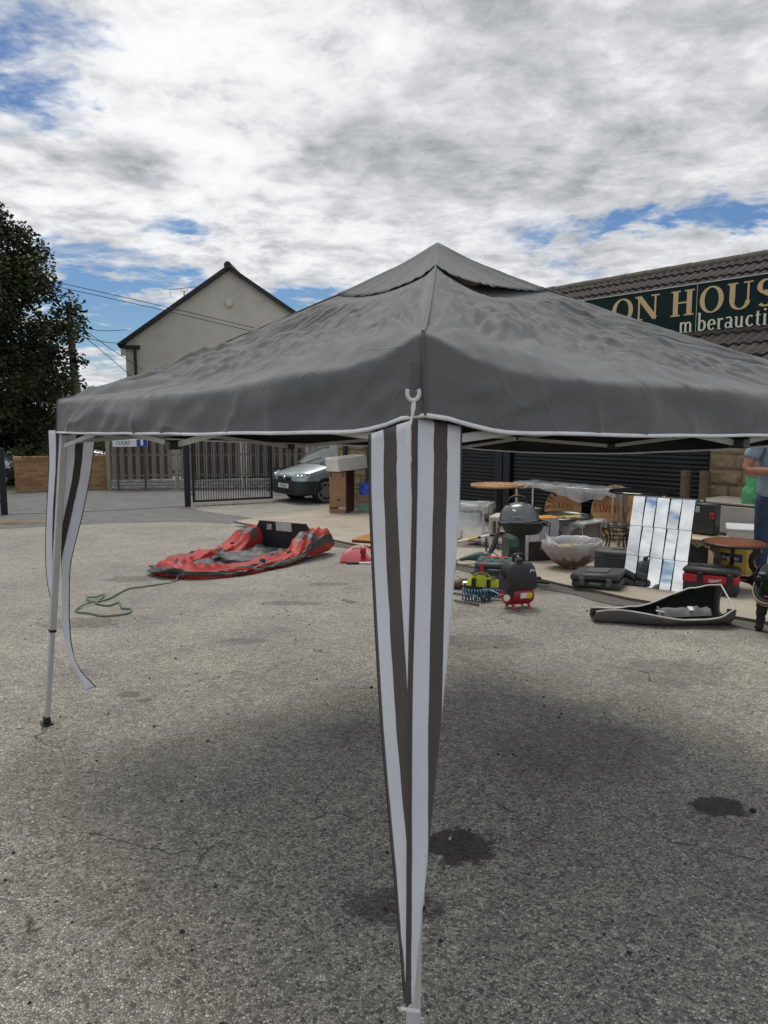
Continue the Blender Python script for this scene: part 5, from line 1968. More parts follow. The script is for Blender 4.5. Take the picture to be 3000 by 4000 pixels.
# ------------------------------------------------------------------ goods in front of the shutters
M_chrome = mat('tarnished chrome', (.55, .53, .49), .18, .95, var=.2, vs=9)
M_film = bpy.data.materials.new('clear polythene film')
M_film.use_nodes = True
t = NT(M_film.node_tree)
b = M_film.node_tree.nodes['Principled BSDF']
b.inputs['Base Color'].default_value = (.72, .74, .75, 1)
b.inputs['Roughness'].default_value = .35
b.inputs['Specular IOR Level'].default_value = .8
tc = t.n('ShaderNodeTexCoord').outputs['Object']
t.L(t.mrange(t.noise(tc, 3.5, 4, .55, .6), .30, .70, .20, .62), b.inputs['Alpha'])
bp = t.n('ShaderNodeBump')
bp.inputs['Strength'].default_value = .6
bp.inputs['Distance'].default_value = .03
t.L(t.noise(tc, 6, 4, .5, 1.0), bp.inputs['Height'])
t.L(bp.outputs[0], b.inputs['Normal'])
M_mirror = mat('silvered glass', (.82, .84, .85), .02, 1.0)


def film(fn, nu, nv, parent, name='plastic_film', cu=False):
    return MB().grid(fn, nu, nv, 0, cu).build(name, M_film, parent, smooth=70)


def letters_arc(mb, s, cx, cz, R, a0, da, h, y, flip=False):
    """stencil letters set round a disc standing in the x-z plane, facing -y"""
    for k, ch in enumerate(s):
        if ch == ' ':
            continue
        a = radians(a0 - da * k)
        w = GL[ch][0]
        ux, uz = sin(a), -cos(a)
        vx, vz = cos(a), sin(a)
        glyph(mb, ch, lambda x, yy, z: (cx + vx * (R + h * yy) + ux * (x - w / 2) * h * 1.05, y - z, cz + vz * (R + h * yy) + uz * (x - w / 2) * h * 1.05), .0012)


def fx(t_, n_):
    """shop-front coordinates to the yard"""
    return QX + UX * t_ + VX * n_, QY + UY * t_ + VY * n_


# --- barrel-head table
bt = thing('barrel_head_table', 'round barrel-head table with red and black lettering on a black pedestal', 'table', (1.86, 12.15, az(12.15)), 0)
oak = wood('pale oak', (.36, .20, .085), (.54, .33, .155), (2.5, 22, 22), .45)
oak2 = wood('golden oak', (.50, .25, .075), (.70, .39, .14), (18, 18, 2.2), .4)
tz = .86
tt = MB()
tt.lathe([(0, tz), (.43, tz), (.437, tz - .006), (.437, tz - .030), (.43, tz - .036), (0, tz - .036)], 48)
tp_ = tt.build('top', oak, bt, smooth=30)
MB().box((-.10, 0, tz - .05), (.5, .09, .028), rotm(0, 0, .2), .004).build('batten', oak, tp_)
M_rl = mat('red stencil', (.30, .025, .016), .6)
M_bl = mat('black stencil', (.014, .013, .012), .6)
lm, lm2 = MB(), MB()
for k, ch in enumerate('LAMBRETTA'):
    a = radians(215 - 22 * k)
    w = GL[ch][0]
    glyph(lm, ch, lambda x, y, z: (cos(a) * (.29 + .10 * y) + sin(a) * (x - w / 2) * .10, sin(a) * (.29 + .10 * y) - cos(a) * (x - w / 2) * .10, tz + z), .001)
for k, ch in enumerate('ORKES'):
    a = radians(335 - 17 * k)
    if ch in GL:
        w = GL[ch][0]
        glyph(lm2, ch, lambda x, y, z: (cos(a) * (.28 + .09 * y) + sin(a) * (x - w / 2) * .10, sin(a) * (.28 + .09 * y) - cos(a) * (x - w / 2) * .10, tz + z), .001)
lm.build('red_lettering', M_rl, tp_)
lm2.build('black_lettering', M_bl, tp_)
pd = MB()
pd.cyl((0, 0, .04), (0, 0, tz - .036), .055, n=16)
pd.lathe([(.14, tz - .06), (.16, tz - .036)], 20)
pd.build('pedestal', M_black_pl, bt, smooth=40)
for a in (45, 135, 225, 315):
    MB().bar((0, 0, .05), (.30 * cos(radians(a)), .30 * sin(radians(a)), .015), .05, .025, .004).build('foot', M_black_pl, bt)


def console(name, label, loc, rz, L, D, Hh, bar=.04, lower=True, topm=None):
    c = thing(name, label, 'table', loc, rz)
    MB().box((L / 2, D / 2, Hh - .012), (L, D, .024), None, .003).build('top', topm or M_mirror, c, smooth=40)
    for x in (bar / 2, L - bar / 2):
        for y in (bar / 2, D - bar / 2):
            MB().box((x, y, (Hh - .024) / 2), (bar, bar, Hh - .024), None, .002).build('leg', M_chrome, c, smooth=40)
        MB().box((x, D / 2, bar / 2), (bar, D - 2 * bar, bar)).build('foot_rail', M_chrome, c)
    for y in (bar / 2, D - bar / 2):
        MB().box((L / 2, y, Hh - .045), (L - 2 * bar, bar * .7, .04)).build('apron_rail', M_chrome, c)
    return c


cx_, cy_ = 2.30, 12.93
ct = console('console_table', 'long chrome console table draped in clear plastic sheet', (cx_, cy_, az(12.2)), FA, 1.98, .48, .82)
MB().box((.021, -.004, .735), (.042, .008, .05)).build('red_sticker', mat('red sticker', (.5, .05, .05), .5), ct)
r = random.Random(2)


def drape(L, D, Hh, front, sd):
    def fn(u, v):
        x = lerp(-.03, L + .05, u)
        s = v * (D + front(u) + .14)
        if s < .10:
            y, z = D + .02, Hh - .10 + s
        elif s < .12 + D:
            y, z = D + .02 - (s - .10), Hh + .014
        else:
            y, z = -.02, Hh + .01 - (s - .12 - D)
        n = fbm((x * 4, s * 5, sd), 4)
        return (x + .012 * n, y - .022 * abs(n) * (z < Hh), z + .022 * max(0, n) + .006)
    return fn


film(drape(1.98, .48, .82, lambda u: .06 + .13 * sstep(.40, .50, u) * (1 - sstep(.86, .93, u)) + .04 * sin(u * 21), 4), 70, 34, ct)
film(lambda u, v: (1.98 + .03 + .01 * noise.noise((u * 5, v * 5, 3)), lerp(-.02, .48, u), .84 - .14 * v * (1 + .5 * sin(u * 5))), 14, 8, ct)

# plaques: two barrel heads leaning on the shutter
for (px_, t_, n_, R_, lab, txt) in ((0, 2.93, -.25, .385, 'round oak sign with black and red lettering reading SALES leaning on the shutter', 1), (1, 1.76, -.48, .43, 'round oak sign reading LAMBRETTA in red leaning behind the bistro table', 2)):
    x_, y_ = fx(t_, n_)
    pq = thing('round_wooden_sign', lab, 'sign', (x_, y_, az(y_) + .012 ), FA, rx=radians(-7))
    d_ = MB()
    prof = [(R_ * cos(radians(k * 7.5)), R_ * sin(radians(k * 7.5)) + R_) for k in range(48)]
    d_.prism(prof, 0, .025, lambda x, y, z: (x, z, y))
    do = d_.build('disc', oak2, pq)
    dk, rd = MB(), MB()
    if txt == 1:
        letters_arc(dk, 'VES', 0, R_, R_ * .68, 128, 24, .115, -.0015)
        letters_arc(dk, 'SO', 0, R_, R_ * .68, 180, 26, .115, -.0015)
        letters_arc(dk, 'O', 0, R_, R_ * .66, -28, 26, .10, -.0015)
        x = -.22
        for ch in 'SALES':
            glyph(rd, ch, lambda a, y, z: (x + a * .105, -z - .0015, R_ + .005 + .095 * y - .05 * x), .001)
            x += GL[ch][0] * .105 + .026
    else:
        letters_arc(dk, 'AWT', 0, R_, R_ * .68, 118, 26, .115, -.0015)
        x = -.38
        for ch in 'LAMBRETTA':
            glyph(rd, ch, lambda a, y, z: (x + a * .10, -z - .0015, R_ - .02 + .115 * y), .001)
            x += GL[ch][0] * .10 + .012
        for ch, x in (('L', -.05), ('I', .055), ('A', .11)):
            glyph(dk, ch, lambda a, y, z: (x + a * .15, -z - .0015, .10 + .16 * y), .001)
        letters_arc(dk, 'T', 0, R_, R_ * .64, 212, 25, .11, -.0015)
    dk.build('black_lettering', M_bl, do)
    rd.build('red_lettering', M_rl, do)
# --- patterned sheet under the goods
ps = MB()
x_, y_ = 2.55, 10.35
ps.grid(lambda u, v: (lerp(-1.45, 1.25, u), lerp(-.55, .55, v), .012 + .035 * max(0, fbm((u * 9, v * 5, 2), 3))), 50, 24)
M_pur = mat('purple patterned cloth', (.10, .012, .085), .8, vs=4, col2=(.42, .36, .33), detail=1)
sheet = ps.build('patterned_sheet', M_pur, None, (x_, y_, az(y_)), FA, smooth=60)
tag(sheet, 'crumpled purple and grey patterned sheet spread under the tables', 'sheet')

# --- side tables wrapped in film
s1 = console('side_table', 'small chrome side table wrapped in torn clear plastic', (1.02, 11.05, az(11)), radians(-22), .50, .46, .60)
film(drape(.50, .46, .60, lambda u: .10 + .42 * (1 - abs(u - .15)) * (u < .8), 9), 30, 30, s1)
film(lambda u, v: (.50 + .02 + .015 * noise.noise((u * 6, v * 6, 3)), lerp(-.03, .5, u), .615 - (.30 * v) * (.6 + .5 * u)), 14, 10, s1)
film(lambda u, v: (lerp(-.05, .46, u) + .25 * v * u, -.05 - .10 * v, .50 - .46 * v * (.35 + .65 * u)), 16, 14, s1)
s2 = console('side_table', 'low white topped chrome side table behind the grill', (1.52, 10.62, az(10.6)), radians(-22), .50, .44, .47, .042, topm=mat('white laminate', (.62, .62, .58), .35))

# --- stool with round painted tray
tx, ty = 2.45, 9.95
stl = console('side_table', 'chrome side table draped in white plastic carrying the round tray', (tx - .32, ty + .10, az(ty)), FA, .70, .44, .50, .04, topm=MATS['white laminate'])
film(drape(.70, .44, .50, lambda u: .05 + .16 * exp(-((u - .62) / .13) ** 2), 14), 40, 30, stl)
MB().box((.36, .43, .24), (.62, .012, .44)).build('back_panel', mat('pale pink panel', (.40, .33, .31), .7), stl)
tr_ = thing('painted_tray', 'round black tray painted with a bird lying on the draped side table', 'tray', (tx, ty, az(ty) + .527), 0, rx=radians(2))
tr_.scale = (1.15, 1.15, 1)
tm = MB()
tm.lathe([(0, .004), (.27, .004), (.285, .02), (.31, .026), (.322, .018), (.318, .004), (.28, -.004), (0, -.004)], 48)
tm.build('rim', mat('black lacquer', (.010, .014, .010), .22), tr_, smooth=40)
MB().lathe([(0, .0065), (.268, .0065)], 40).build('painted_ground', mat('olive painting', (.028, .036, .010), .35, var=.5, vs=6), tr_)
pb = MB()
pb.ball((-.05, -.02, .010), (.17, .07, .004), 20, 6)
pb.build('painted_bird', mat('mauve paint', (.16, .09, .10), .5, var=.4, vs=14), tr_)
pb = MB()
for (x, y, a, b_, ) in ((.02, .00, .10, .035), (.14, .02, .05, .05), (.17, .06, .04, .03), (.08, -.05, .12, .03), (-.02, -.09, .10, .025)):
    pb.ball((x, y, .012), (a, b_, .004), 14, 6)
pb.build('painted_wing', mat('ochre paint', (.36, .24, .07), .5, var=.5, vs=18), tr_)
dsh = thing('wooden_dish', 'small dark round wooden dish between grill and SALES sign', 'dish', (2.18, 11.0, az(11) + .50), 0)
dm = MB()
dm.lathe([(0, .02), (.12, .025), (.16, .055), (.175, .06), (.18, .045), (.15, .0), (0, -.005)], 30)
dm.build('bowl', mat('dark turned wood', (.055, .030, .022), .5, var=.3, vs=10), dsh, smooth=50)
MB().cyl((0, 0, -.50), (0, 0, 0), .03, n=10).build('stem', MATS['dark turned wood'], dsh, smooth=40)
MB().cyl((0, 0, -.50), (0, 0, -.47), .14, n=20).build('base', MATS['dark turned wood'], dsh, smooth=40)

# --- grill on its stand
gx, gy = 1.50, 7.95
gr = thing('electric_grill', 'domed dark grey electric grill on a black stand', 'grill', (gx, gy, az(gy)), radians(-12))
M_lid = mat('grey metallic lid', (.13, .14, .145), .30, .5, var=.06, vs=20, coat=.3)
lid = MB()
lid.lathe([(.252, .545), (.256, .555), (.250, .575), (.236, .625), (.210, .672), (.170, .712), (.115, .738), (.05, .750), (0, .752)], 48, (0, 0, 0), 0, 1.0, .88)
lo = lid.build('lid', M_lid, gr, smooth=50)
lo.rotation_euler = (radians(-1), radians(-4.5), 0)
MB().lathe([(.262, .530), (.268, .540), (.258, .556), (.248, .556)], 48, (0, 0, 0), 0, 1.0, .88).build('lid_rim', mat('lid rim', (.16, .165, .17), .3, .6), lo, smooth=50)
hp = spline([(-.13, -.02, .722), (-.115, -.03, .785), (-.05, -.035, .820), (.03, -.035, .820), (.095, -.03, .785), (.115, -.02, .722)], 5)
MB().tube(hp, .017, 10, flat=.8).build('handle', M_black_pl, lo, smooth=50)
MB().cyl((-.035, -.155, .672), (-.035, -.166, .686), .030, n=24).build('gauge', mat('gauge face', (.62, .63, .62), .3), lo, smooth=40)
MB().cyl((-.035, -.150, .668), (-.035, -.163, .683), .035, n=24).build('gauge_ring', M_chrome, lo, smooth=40)
gt = MB()
sans(gt, 'GEORGE FOREMAN', lambda x, y, z: (.0 + x * .0115, -.2165 + y * .006 + abs(x) * .0 - .0035 - z, .600 + y * .013), 0, .002)
gt.build('lettering', mat('silver print', (.55, .56, .57), .4), lo)
bw = MB()
bw.lathe([(.285, .540), (.288, .528), (.276, .515), (.240, .430), (.205, .395), (.12, .385), (0, .385)], 48, (0, 0, 0), 0, 1.0, .86)
bw.lathe([(.285, .540), (.25, .545), (.24, .50), (0, .48)], 48, (0, 0, 0), 0, 1.0, .86)
bo = bw.build('bowl', mat('matt black grill', (.014, .016, .017), .5), gr, smooth=45)
for s in (-1, 1):
    MB().box((s * .282, 0, .515), (.06, .18, .04), None, .012).build('side_handle', M_black_pl, bo, smooth=40)
for o_ in (lo, bo):
    o_.scale = (.85, .85, .95)
    o_.location.z = .165
MB().box((0, 0, .27), (.066, .055, .52), None, .008).build('pole', M_black_pl, gr, smooth=40)
MB().bar((-.26, .10, .018), (.30, -.06, .018), .05, .03, .008).build('foot', M_black_pl, gr, smooth=40)
MB().bar((-.20, -.16, .018), (.20, .18, .018), .05, .03, .008).build('foot', M_black_pl, gr, smooth=40)
MB().tube(spline([(-.21, .02, .64), (-.26, .03, .58), (-.27, .02, .45), (-.25, .0, .34)], 4), .006, 6).build('cable', M_black_pl, gr, smooth=60)

# --- patio heater carton
bx_ = thing('heater_carton', 'printed carton in orange, grey and black showing a floor lamp heater', 'carton', (1.86, 9.42, az(9.4)), radians(14))
cW, cD, cH = .42, .26, .55
MB().box((cW / 2, cD / 2, cH / 2), (cW, cD, cH), None, .003).build('box', mat('carton grey', (.33, .32, .34), .6, var=.08, vs=5), bx_)
MB().box((cW / 2, cD / 2, cH + .002), (cW + .004, cD + .004, .004)).build('top_flap', mat('orange print', (.62, .23, .015), .55, var=.1, vs=4), bx_)
MB().box((.075, -.002, .45), (.15, .003, .20)).build('orange_band', MATS['orange print'], bx_)
MB().box((.078, -.002, .30), (.13, .003, .09)).build('caption_panel', mat('pale print', (.50, .46, .43), .6), bx_)
MB().box((.20, -.0015, .125), (.40, .003, .25)).build('dark_picture', mat('dark photo print', (.025, .018, .016), .5, var=.9, vs=18), bx_)
MB().box((.20, -.004, .18), (.07, .003, .06)).build('picture_light', mat('warm photo print', (.35, .27, .18), .5), bx_)
hh = MB()
hh.box((.255, -.003, .475), (.085, .004, .055), rotm(0, .35, 0))
hh.box((.285, -.003, .36), (.008, .004, .19))
hh.build('heater_print', mat('heater print', (.03, .027, .024), .5), bx_)
MB().box((.255, -.0055, .476), (.058, .004, .034), rotm(0, .35, 0)).build('heater_glow_print', mat('amber print', (.45, .27, .07), .5), bx_)
MB().box((-.003, cD / 2, cH / 2), (.004, cD - .01, cH - .02)).build('white_side', mat('white print', (.56, .56, .56), .55), bx_)
hs = MB()
hs.box((-.006, cD * .55, .27), (.003, .10, .012))
hs.box((-.006, cD * .55, .20), (.003, .006, .13))
hs.box((-.006, cD * .5, .45), (.003, .14, .010))
hs.box((-.006, cD * .5, .40), (.003, .12, .005))
hs.build('side_print', mat('grey print', (.20, .21, .22), .6), bx_)
gc = thing('green_case', 'dark green power tool case standing left of the heater carton', 'tool case', (1.58, 9.35, az(9.35)), radians(10))
MB().box((.07, .11, .16), (.13, .30, .32), None, .015).build('body', mat('dark green plastic', (.012, .045, .035), .4, var=.2, vs=10), gc, smooth=40)
MB().box((.07, -.045, .25), (.09, .012, .10), None, .004).build('label_panel', mat('green label', (.03, .11, .08), .5), gc)
MB().box((.07, -.048, .14), (.08, .012, .03), None, .004).build('latch', M_black_pl, gc)

# --- bowl wrapped in film
wx, wy = 2.30, 8.92
wb = thing('wooden_bowl', 'large wooden bowl wrapped in crumpled clear plastic', 'bowl', (wx, wy, az(wy)), 0, ry=radians(-2))
bm2 = MB()
prof = [(.0, .015), (.13, .02), (.235, .085), (.305, .185), (.335, .290), (.328, .302), (.312, .290), (.285, .19), (.215, .105), (.10, .05), (0, .045)]
bm2.lathe(prof, 48, (0, 0, 0), 0, 1.02, .92)
bm2.build('shell', mat('pinkish brown wood', (.19, .105, .085), .55, var=.2, vs=6), wb, smooth=50)
film(lambda u, v: (lambda rr, zz, n: (rr * cos(u * 2 * pi) * 1.03, rr * sin(u * 2 * pi) * .94, zz + .02 * n))(
    lerp(.10, .355, sstep(0, .62, v)) * (1 + .03 * fbm((cos(u * 2 * pi) * 3, sin(u * 2 * pi) * 3, v * 5), 3)) - .09 * sstep(.72, 1, v),
    max(.005, (.345 * sstep(.0, .78, v ** 1.1) if v < .8 else .345 - .16 * (v - .8) / .2)), fbm((cos(u * 2 * pi) * 4, sin(u * 2 * pi) * 4, v * 4 + 3), 3)), 60, 28, wb, cu=True)
fl2 = film(lambda u, v: (-.30 + .16 * u, -.05 + .18 * v, .27 + .16 * v * (1 - u) + .02 * noise.noise((u * 6, v * 6, 2))), 10, 10, wb)
pk = thing('gold_package', 'gold foil package lying inside the wrapped bowl', 'package', (wx - .12, wy - .04, az(wy) + .20), radians(12))
MB().box((.02, 0, .04), (.30, .16, .10), rotm(.1, -.15, 0), .02).build('packet', mat('gold foil', (.36, .27, .12), .35, .4, var=.5, vs=14, bump=.8, bs=25), pk, smooth=30)
MB().box((-.13, -.01, .05), (.03, .15, .12), rotm(.1, -.15, 0), .006).build('end_panel', mat('rust card', (.16, .045, .02), .6), pk)
# --- black bistro table and wire chair
bx2, by2 = 3.66, 10.5
bi = thing('bistro_table', 'round black glass bistro table on chrome legs', 'table', (bx2, by2, az(by2)), 0)
tm = MB()
tm.lathe([(0, .85), (.44, .85), (.452, .842), (.452, .826), (.44, .818), (0, .818)], 48)
tm.build('top', mat('smoked glass top', (.010, .011, .013), .16, spec=.4), bi, smooth=30)
for a in (35, 125, 215, 305):
    MB().bar((.36 * cos(radians(a)), .36 * sin(radians(a)), 0), (.36 * cos(radians(a)), .36 * sin(radians(a)), .82), .045, .045, .003).build('leg', M_chrome, bi)
MB().lathe([(.30, .30), (.38, .30), (.38, .315), (.30, .315), (.30, .30)], 32).build('stretcher_ring', M_chrome, bi, smooth=30)
wc = thing('wire_chair', 'black wire framed chair with glassy seat under the bistro table', 'chair', (3.22, 10.15, az(10.15)), radians(-30))
sm_ = MB()
sm_.lathe([(0, .40), (.17, .395), (.20, .405), (.20, .415), (.16, .41), (0, .41)], 28)
sm_.build('seat', mat('smoked seat', (.05, .05, .055), .12), wc, smooth=40)
for a in (40, 140, 220, 320):
    c_, s_ = cos(radians(a)), sin(radians(a))
    MB().tube(spline([(.19 * c_, .19 * s_, .41), (.20 * c_, .20 * s_, .32), (.14 * c_, .14 * s_, .20), (.19 * c_, .19 * s_, .0)], 4), .011, 8).build('leg', M_black_pl, wc, smooth=50)
for k, zz in enumerate((.33, .22)):
    MB().tube([(.17 * cos(a), .17 * sin(a), zz) for a in [2 * pi * q / 24 for q in range(25)]], .008, 6).build('hoop', M_black_pl, wc, smooth=50)

# --- grey tool cases
M_gp = mat('grey moulded plastic', (.085, .087, .080), .55, var=.12, vs=8, bump=.25, bs=180)
M_gp2 = mat('charcoal moulded plastic', (.045, .048, .050), .5, var=.15, vs=8, bump=.2, bs=200)
tc1 = thing('grey_tool_box', 'large grey plastic tool box with recessed handle beside the mirror', 'tool box', (2.36, 8.22, az(8.2)), radians(-33))
MB().box((.22, .15, .135), (.44, .30, .27), None, .014).build('body', M_gp2, tc1, smooth=40)
ld = MB().box((.22, .15, .295), (.455, .315, .055), None, .016).build('lid', M_gp, tc1, smooth=40)
MB().box((.24, .14, .322), (.17, .06, .008), None, .003).build('handle_recess', M_black_pl, ld)
MB().box((.24, .14, .330), (.12, .022, .012), None, .005).build('handle', M_gp2, ld, smooth=40)
for x in (.08, .34):
    MB().box((x, -.010, .262), (.10, .014, .018), None, .004).build('catch', M_gp, tc1, smooth=40)
tc2 = thing('grey_flat_case', 'flat charcoal plastic case lying slightly open on the apron', 'tool case', (1.98, 7.66, az(7.6)), radians(-26))
tc2.scale = (1.05, 1.25, 1.25)
MB().box((.23, .16, .035), (.47, .34, .06), None, .014).build('base', M_gp2, tc2, smooth=40)
ld = MB().box((.22, .15, .098), (.48, .35, .062), rotm(-.02, -.05, 0), .018).build('lid', M_gp2, tc2, smooth=40)
MB().box((.22, .15, .134), (.22, .20, .006), rotm(-.02, -.05, 0), .002).build('label_recess', M_gp, ld, smooth=40)
for x in (.10, .36):
    MB().box((x, -.025, .065), (.055, .022, .07), None, .006).build('latch', M_gp, tc2, smooth=40)
MB().box((.23, -.03, .045), (.12, .03, .03), None, .008).build('handle', M_gp, tc2, smooth=40)

# --- angle grinder and small tools
ag = thing('angle_grinder', 'worn green angle grinder lying behind the tool case', 'grinder', (.96, 9.18, az(9.2)), radians(14))
M_tg = mat('worn green plastic', (.035, .085, .072), .55, var=.35, vs=14)
MB().tube(spline([(0, 0, .06), (.08, 0, .075), (.16, 0, .085), (.30, 0, .095)], 5), [.022, .023, .024, .026, .028, .03, .032, .034, .036, .042, .046, .05, .055, .056, .056, .052], 14).build('motor_body', M_tg, ag, smooth=50)
MB().box((.345, 0, .10), (.11, .085, .09), rotm(0, -.1, 0), .02).build('gear_head', mat('cast alloy', (.22, .22, .21), .45, .6, var=.3, vs=16), ag, smooth=40)
MB().cyl((.36, 0, .055), (.36, 0, .045), .085, n=24).build('disc', mat('rust disc', (.20, .085, .045), .8), ag)
MB().tube(spline([(.34, 0, .14), (.40, -.04, .15), (.48, -.08, .09), (.50, -.10, .02)], 5), .006, 6).build('cable', M_black_pl, ag, smooth=50)
MB().tube(spline([(0, 0, .06), (-.06, -.02, .05), (-.05, -.16, .015), (.10, -.28, .012), (.20, -.30, .012)], 6), .006, 6).build('cable', M_black_pl, ag, smooth=50)
sd_ = thing('hand_tool', 'small green hand tool with metal head lying left of the yellow bag', 'hand tool', (.90, 7.95, gz(7.95)), radians(60))
MB().tube([(0, 0, .03), (.06, 0, .04), (.14, 0, .05), (.18, 0, .05)], [.016, .022, .022, .014], 10).build('handle', M_tg, sd_, smooth=50)
MB().box((-.03, 0, .03), (.07, .11, .04), None, .012).build('base_plate', mat('pale green metal', (.22, .34, .28), .5), sd_, smooth=40)
mo = thing('small_motor', 'rusty round motor part at the edge of the leg curtain', 'motor', (.78, 7.72, gz(7.7)), 0)
MB().ball((0, 0, .055), (.085, .06, .055), 16, 10).build('housing', mat('rusty steel', (.16, .10, .07), .6, .4, var=.5, vs=22), mo, smooth=60)
MB().cyl((.05, -.02, .055), (.11, -.04, .06), .03, n=14).build('shaft', mat('bright steel', (.5, .5, .5), .3, .9), mo, smooth=40)

# --- green power tool case
pc = thing('power_tool_case', 'grey green power tool case with two red catches', 'tool case', (1.04, 8.42, gz(8.5) + .004), radians(-14))
pc.scale = (1.08, 1.3, 1.2)
M_pc = mat('grey green plastic', (.050, .078, .074), .5, var=.15, vs=9, bump=.2, bs=150)
MB().box((.22, .17, .045), (.44, .34, .085), None, .012).build('base', M_pc, pc, smooth=40)
ld = MB().box((.22, .17, .115), (.44, .34, .055), None, .016).build('lid', M_pc, pc, smooth=40)
for k in range(4):
    MB().box((.05 + .11 * k, .20, .146), (.06, .24, .008), None, .003).build('rib', M_pc, ld, smooth=40)
MB().box((.22, .27, .152), (.22, .055, .006), None, .002).build('red_label', mat('red label', (.42, .03, .04), .5), ld)
for x in (.085, .355):
    MB().box((x, -.008, .095), (.045, .018, .085), None, .005).build('catch', mat('red catch', (.45, .02, .03), .4), pc, smooth=40)
MB().box((.22, -.014, .075), (.15, .03, .03), None, .008).build('handle', M_pc, pc, smooth=40)

# --- yellow tool bag
yb_ = thing('tool_bag', 'lime yellow and black canvas tool bag with straps', 'bag', (1.03, 7.52, gz(7.5) + .003), radians(-20))
M_ly = mat('lime canvas', (.44, .44, .025), .7, var=.12, vs=8, bump=.4, bs=120)
M_bc = mat('black canvas', (.016, .016, .017), .8, bump=.4, bs=150)
MB().grid(lambda u, v: (lambda a, s: (.20 * cos(a) * s, .10 * sin(a) * s, .19 * v - .02 * (cos(a) > .3) * v))(u * 2 * pi, (1.02 - .42 * v ** 1.6 + .03 * noise.noise((u * 8, v * 4, 1)))), 36, 10, 0, True).build('upper_body', M_ly, yb_, smooth=60)
MB().grid(lambda u, v: (.206 * cos(u * 2 * pi), .106 * sin(u * 2 * pi), .075 * v), 36, 3, 0, True).build('base', M_bc, yb_, smooth=60)
MB().grid(lambda u, v: (lerp(-.13, .13, u), lerp(-.055, .055, v), .19 + .02 * sin(pi * v) + .01 * noise.noise((u * 6, v * 4, 3)) - .04 * u), 14, 6).build('zip_top', M_bc, yb_, smooth=60)
for s in (-1, 1):
    MB().tube(spline([(-.09, s * .085, .12), (-.085, s * .06, .185), (-.02, s * .03, .205), (.06, s * .03, .185), (.08, s * .085, .11)], 5), .009, 6, flat=.5).build('handle', M_ly if s < 0 else M_bc, yb_, smooth=60)
for x in (-.085, .07):
    MB().box((x, -.098, .085), (.042, .010, .15), rotm(-.10, 0, 0), .003).build('strap', M_bc, yb_)

# --- air compressor
ac = thing('air_compressor', 'small air compressor with red tank under a black plastic hood', 'compressor', (1.25, 6.80, gz(6.8)), radians(16))
M_ct = mat('red tank paint', (.36, .012, .018), .35, var=.1, vs=6)
M_hood = mat('black hood plastic', (.026, .027, .029), .55, var=.15, vs=8, bump=.2, bs=150)
tk = MB()
prof = [(.0, -.150), (.045, -.147), (.075, -.135), (.088, -.11), (.09, -.09), (.09, .09), (.088, .11), (.075, .135), (.045, .147), (0, .150)]
for i in range(len(prof)):
    pass
tk.grid(lambda u, v: (lambda k: (lambda f, i: (lambda rr, xx: (xx, rr * cos(u * 2 * pi), .125 + rr * sin(u * 2 * pi)))(lerp(prof[i][0], prof[i + 1][0], f), lerp(prof[i][1], prof[i + 1][1], f)))(k - int(min(k, 8.999)), int(min(k, 8.999))))(v * 9), 28, 18, 0, True)
tk.build('tank', M_ct, ac, smooth=60)
for x in (-.075, .085):
    for s in (-1, 1):
        MB().bar((x, s * .045, .06), (x + .005, s * .085, .0), .026, .012, .003, up=(0, 1, 0)).build('foot', M_ct, ac, smooth=40)
hd = MB()
secs = [(.19, .165, .085), (.23, .165, .095), (.32, .155, .10), (.39, .135, .095), (.43, .112, .078), (.445, .085, .055)]


def rrect(hx, hy, z, n=7, rr=.35):
    pts = []
    rad = min(hx, hy) * rr
    for (sx_, sy_, a0) in ((1, 1, 0), (-1, 1, 90), (-1, -1, 180), (1, -1, 270)):
        for k in range(n):
            a = radians(a0 + 90 * k / (n - 1))
            pts.append((sx_ * (hx - rad) + rad * cos(a), sy_ * (hy - rad) + rad * sin(a), z))
    return pts


rws = [rrect(a, b_, z) for z, a, b_ in secs]
n = len(rws[0])
hd.add([p for r_ in rws for p in r_], [(i * n + k, i * n + (k + 1) % n, (i + 1) * n + (k + 1) % n, (i + 1) * n + k) for i in range(len(rws) - 1) for k in range(n)] + [tuple((len(rws) - 1) * n + k for k in range(n))])
ho = hd.build('hood', M_hood, ac, smooth=50)
vt = MB()
for k in range(5):
    rr = .012 + .011 * k
    vt.tube([(-.162 + .022 * (rr * sin(a)) , -.0 + rr * cos(a) * .9, .335 + rr * sin(a)) for a in [2 * pi * q / 20 for q in range(21)]], .003, 5)
vo = vt.build('vent_grille', M_black_pl, ho)
vo.location = (.0, -.02, 0)
MB().tube([(-.05, 0, .43), (-.052, 0, .49), (-.04, 0, .505), (.04, 0, .505), (.055, 0, .49), (.055, 0, .43)], .016, 8).build('handle', M_black_pl, ho, smooth=50)
MB().box((-.02, -.055, .445), (.055, .045, .085), rotm(.35, 0, .1), .008).build('plug', mat('plug black', (.02, .02, .018), .4), ac, smooth=40)
MB().cyl((-.02, -.03, .49), (-.02, -.025, .505), .012, n=10).build('knob', M_chrome, ac)
lg = MB()
lg.box((.075, -.1015, .365), (.006, .003, .03))
lg.box((.092, -.1015, .377), (.034, .003, .006))
lg.box((.105, -.1015, .366), (.055, .003, .006))
lg.build('white_mark', mat('white mark', (.7, .7, .7), .5), ho)
MB().box((-.125, -.085, .185), (.075, .06, .115), rotm(0, 0, .1), .006).build('pressure_switch', M_black_pl, ac, smooth=40)
MB().cyl((-.125, -.085, .243), (-.125, -.085, .256), .013, n=12).build('red_button', MATS['red catch'], ac)
MB().cyl((-.165, -.105, .135), (-.172, -.128, .135), .033, n=22).build('gauge', M_chrome, ac, smooth=40)
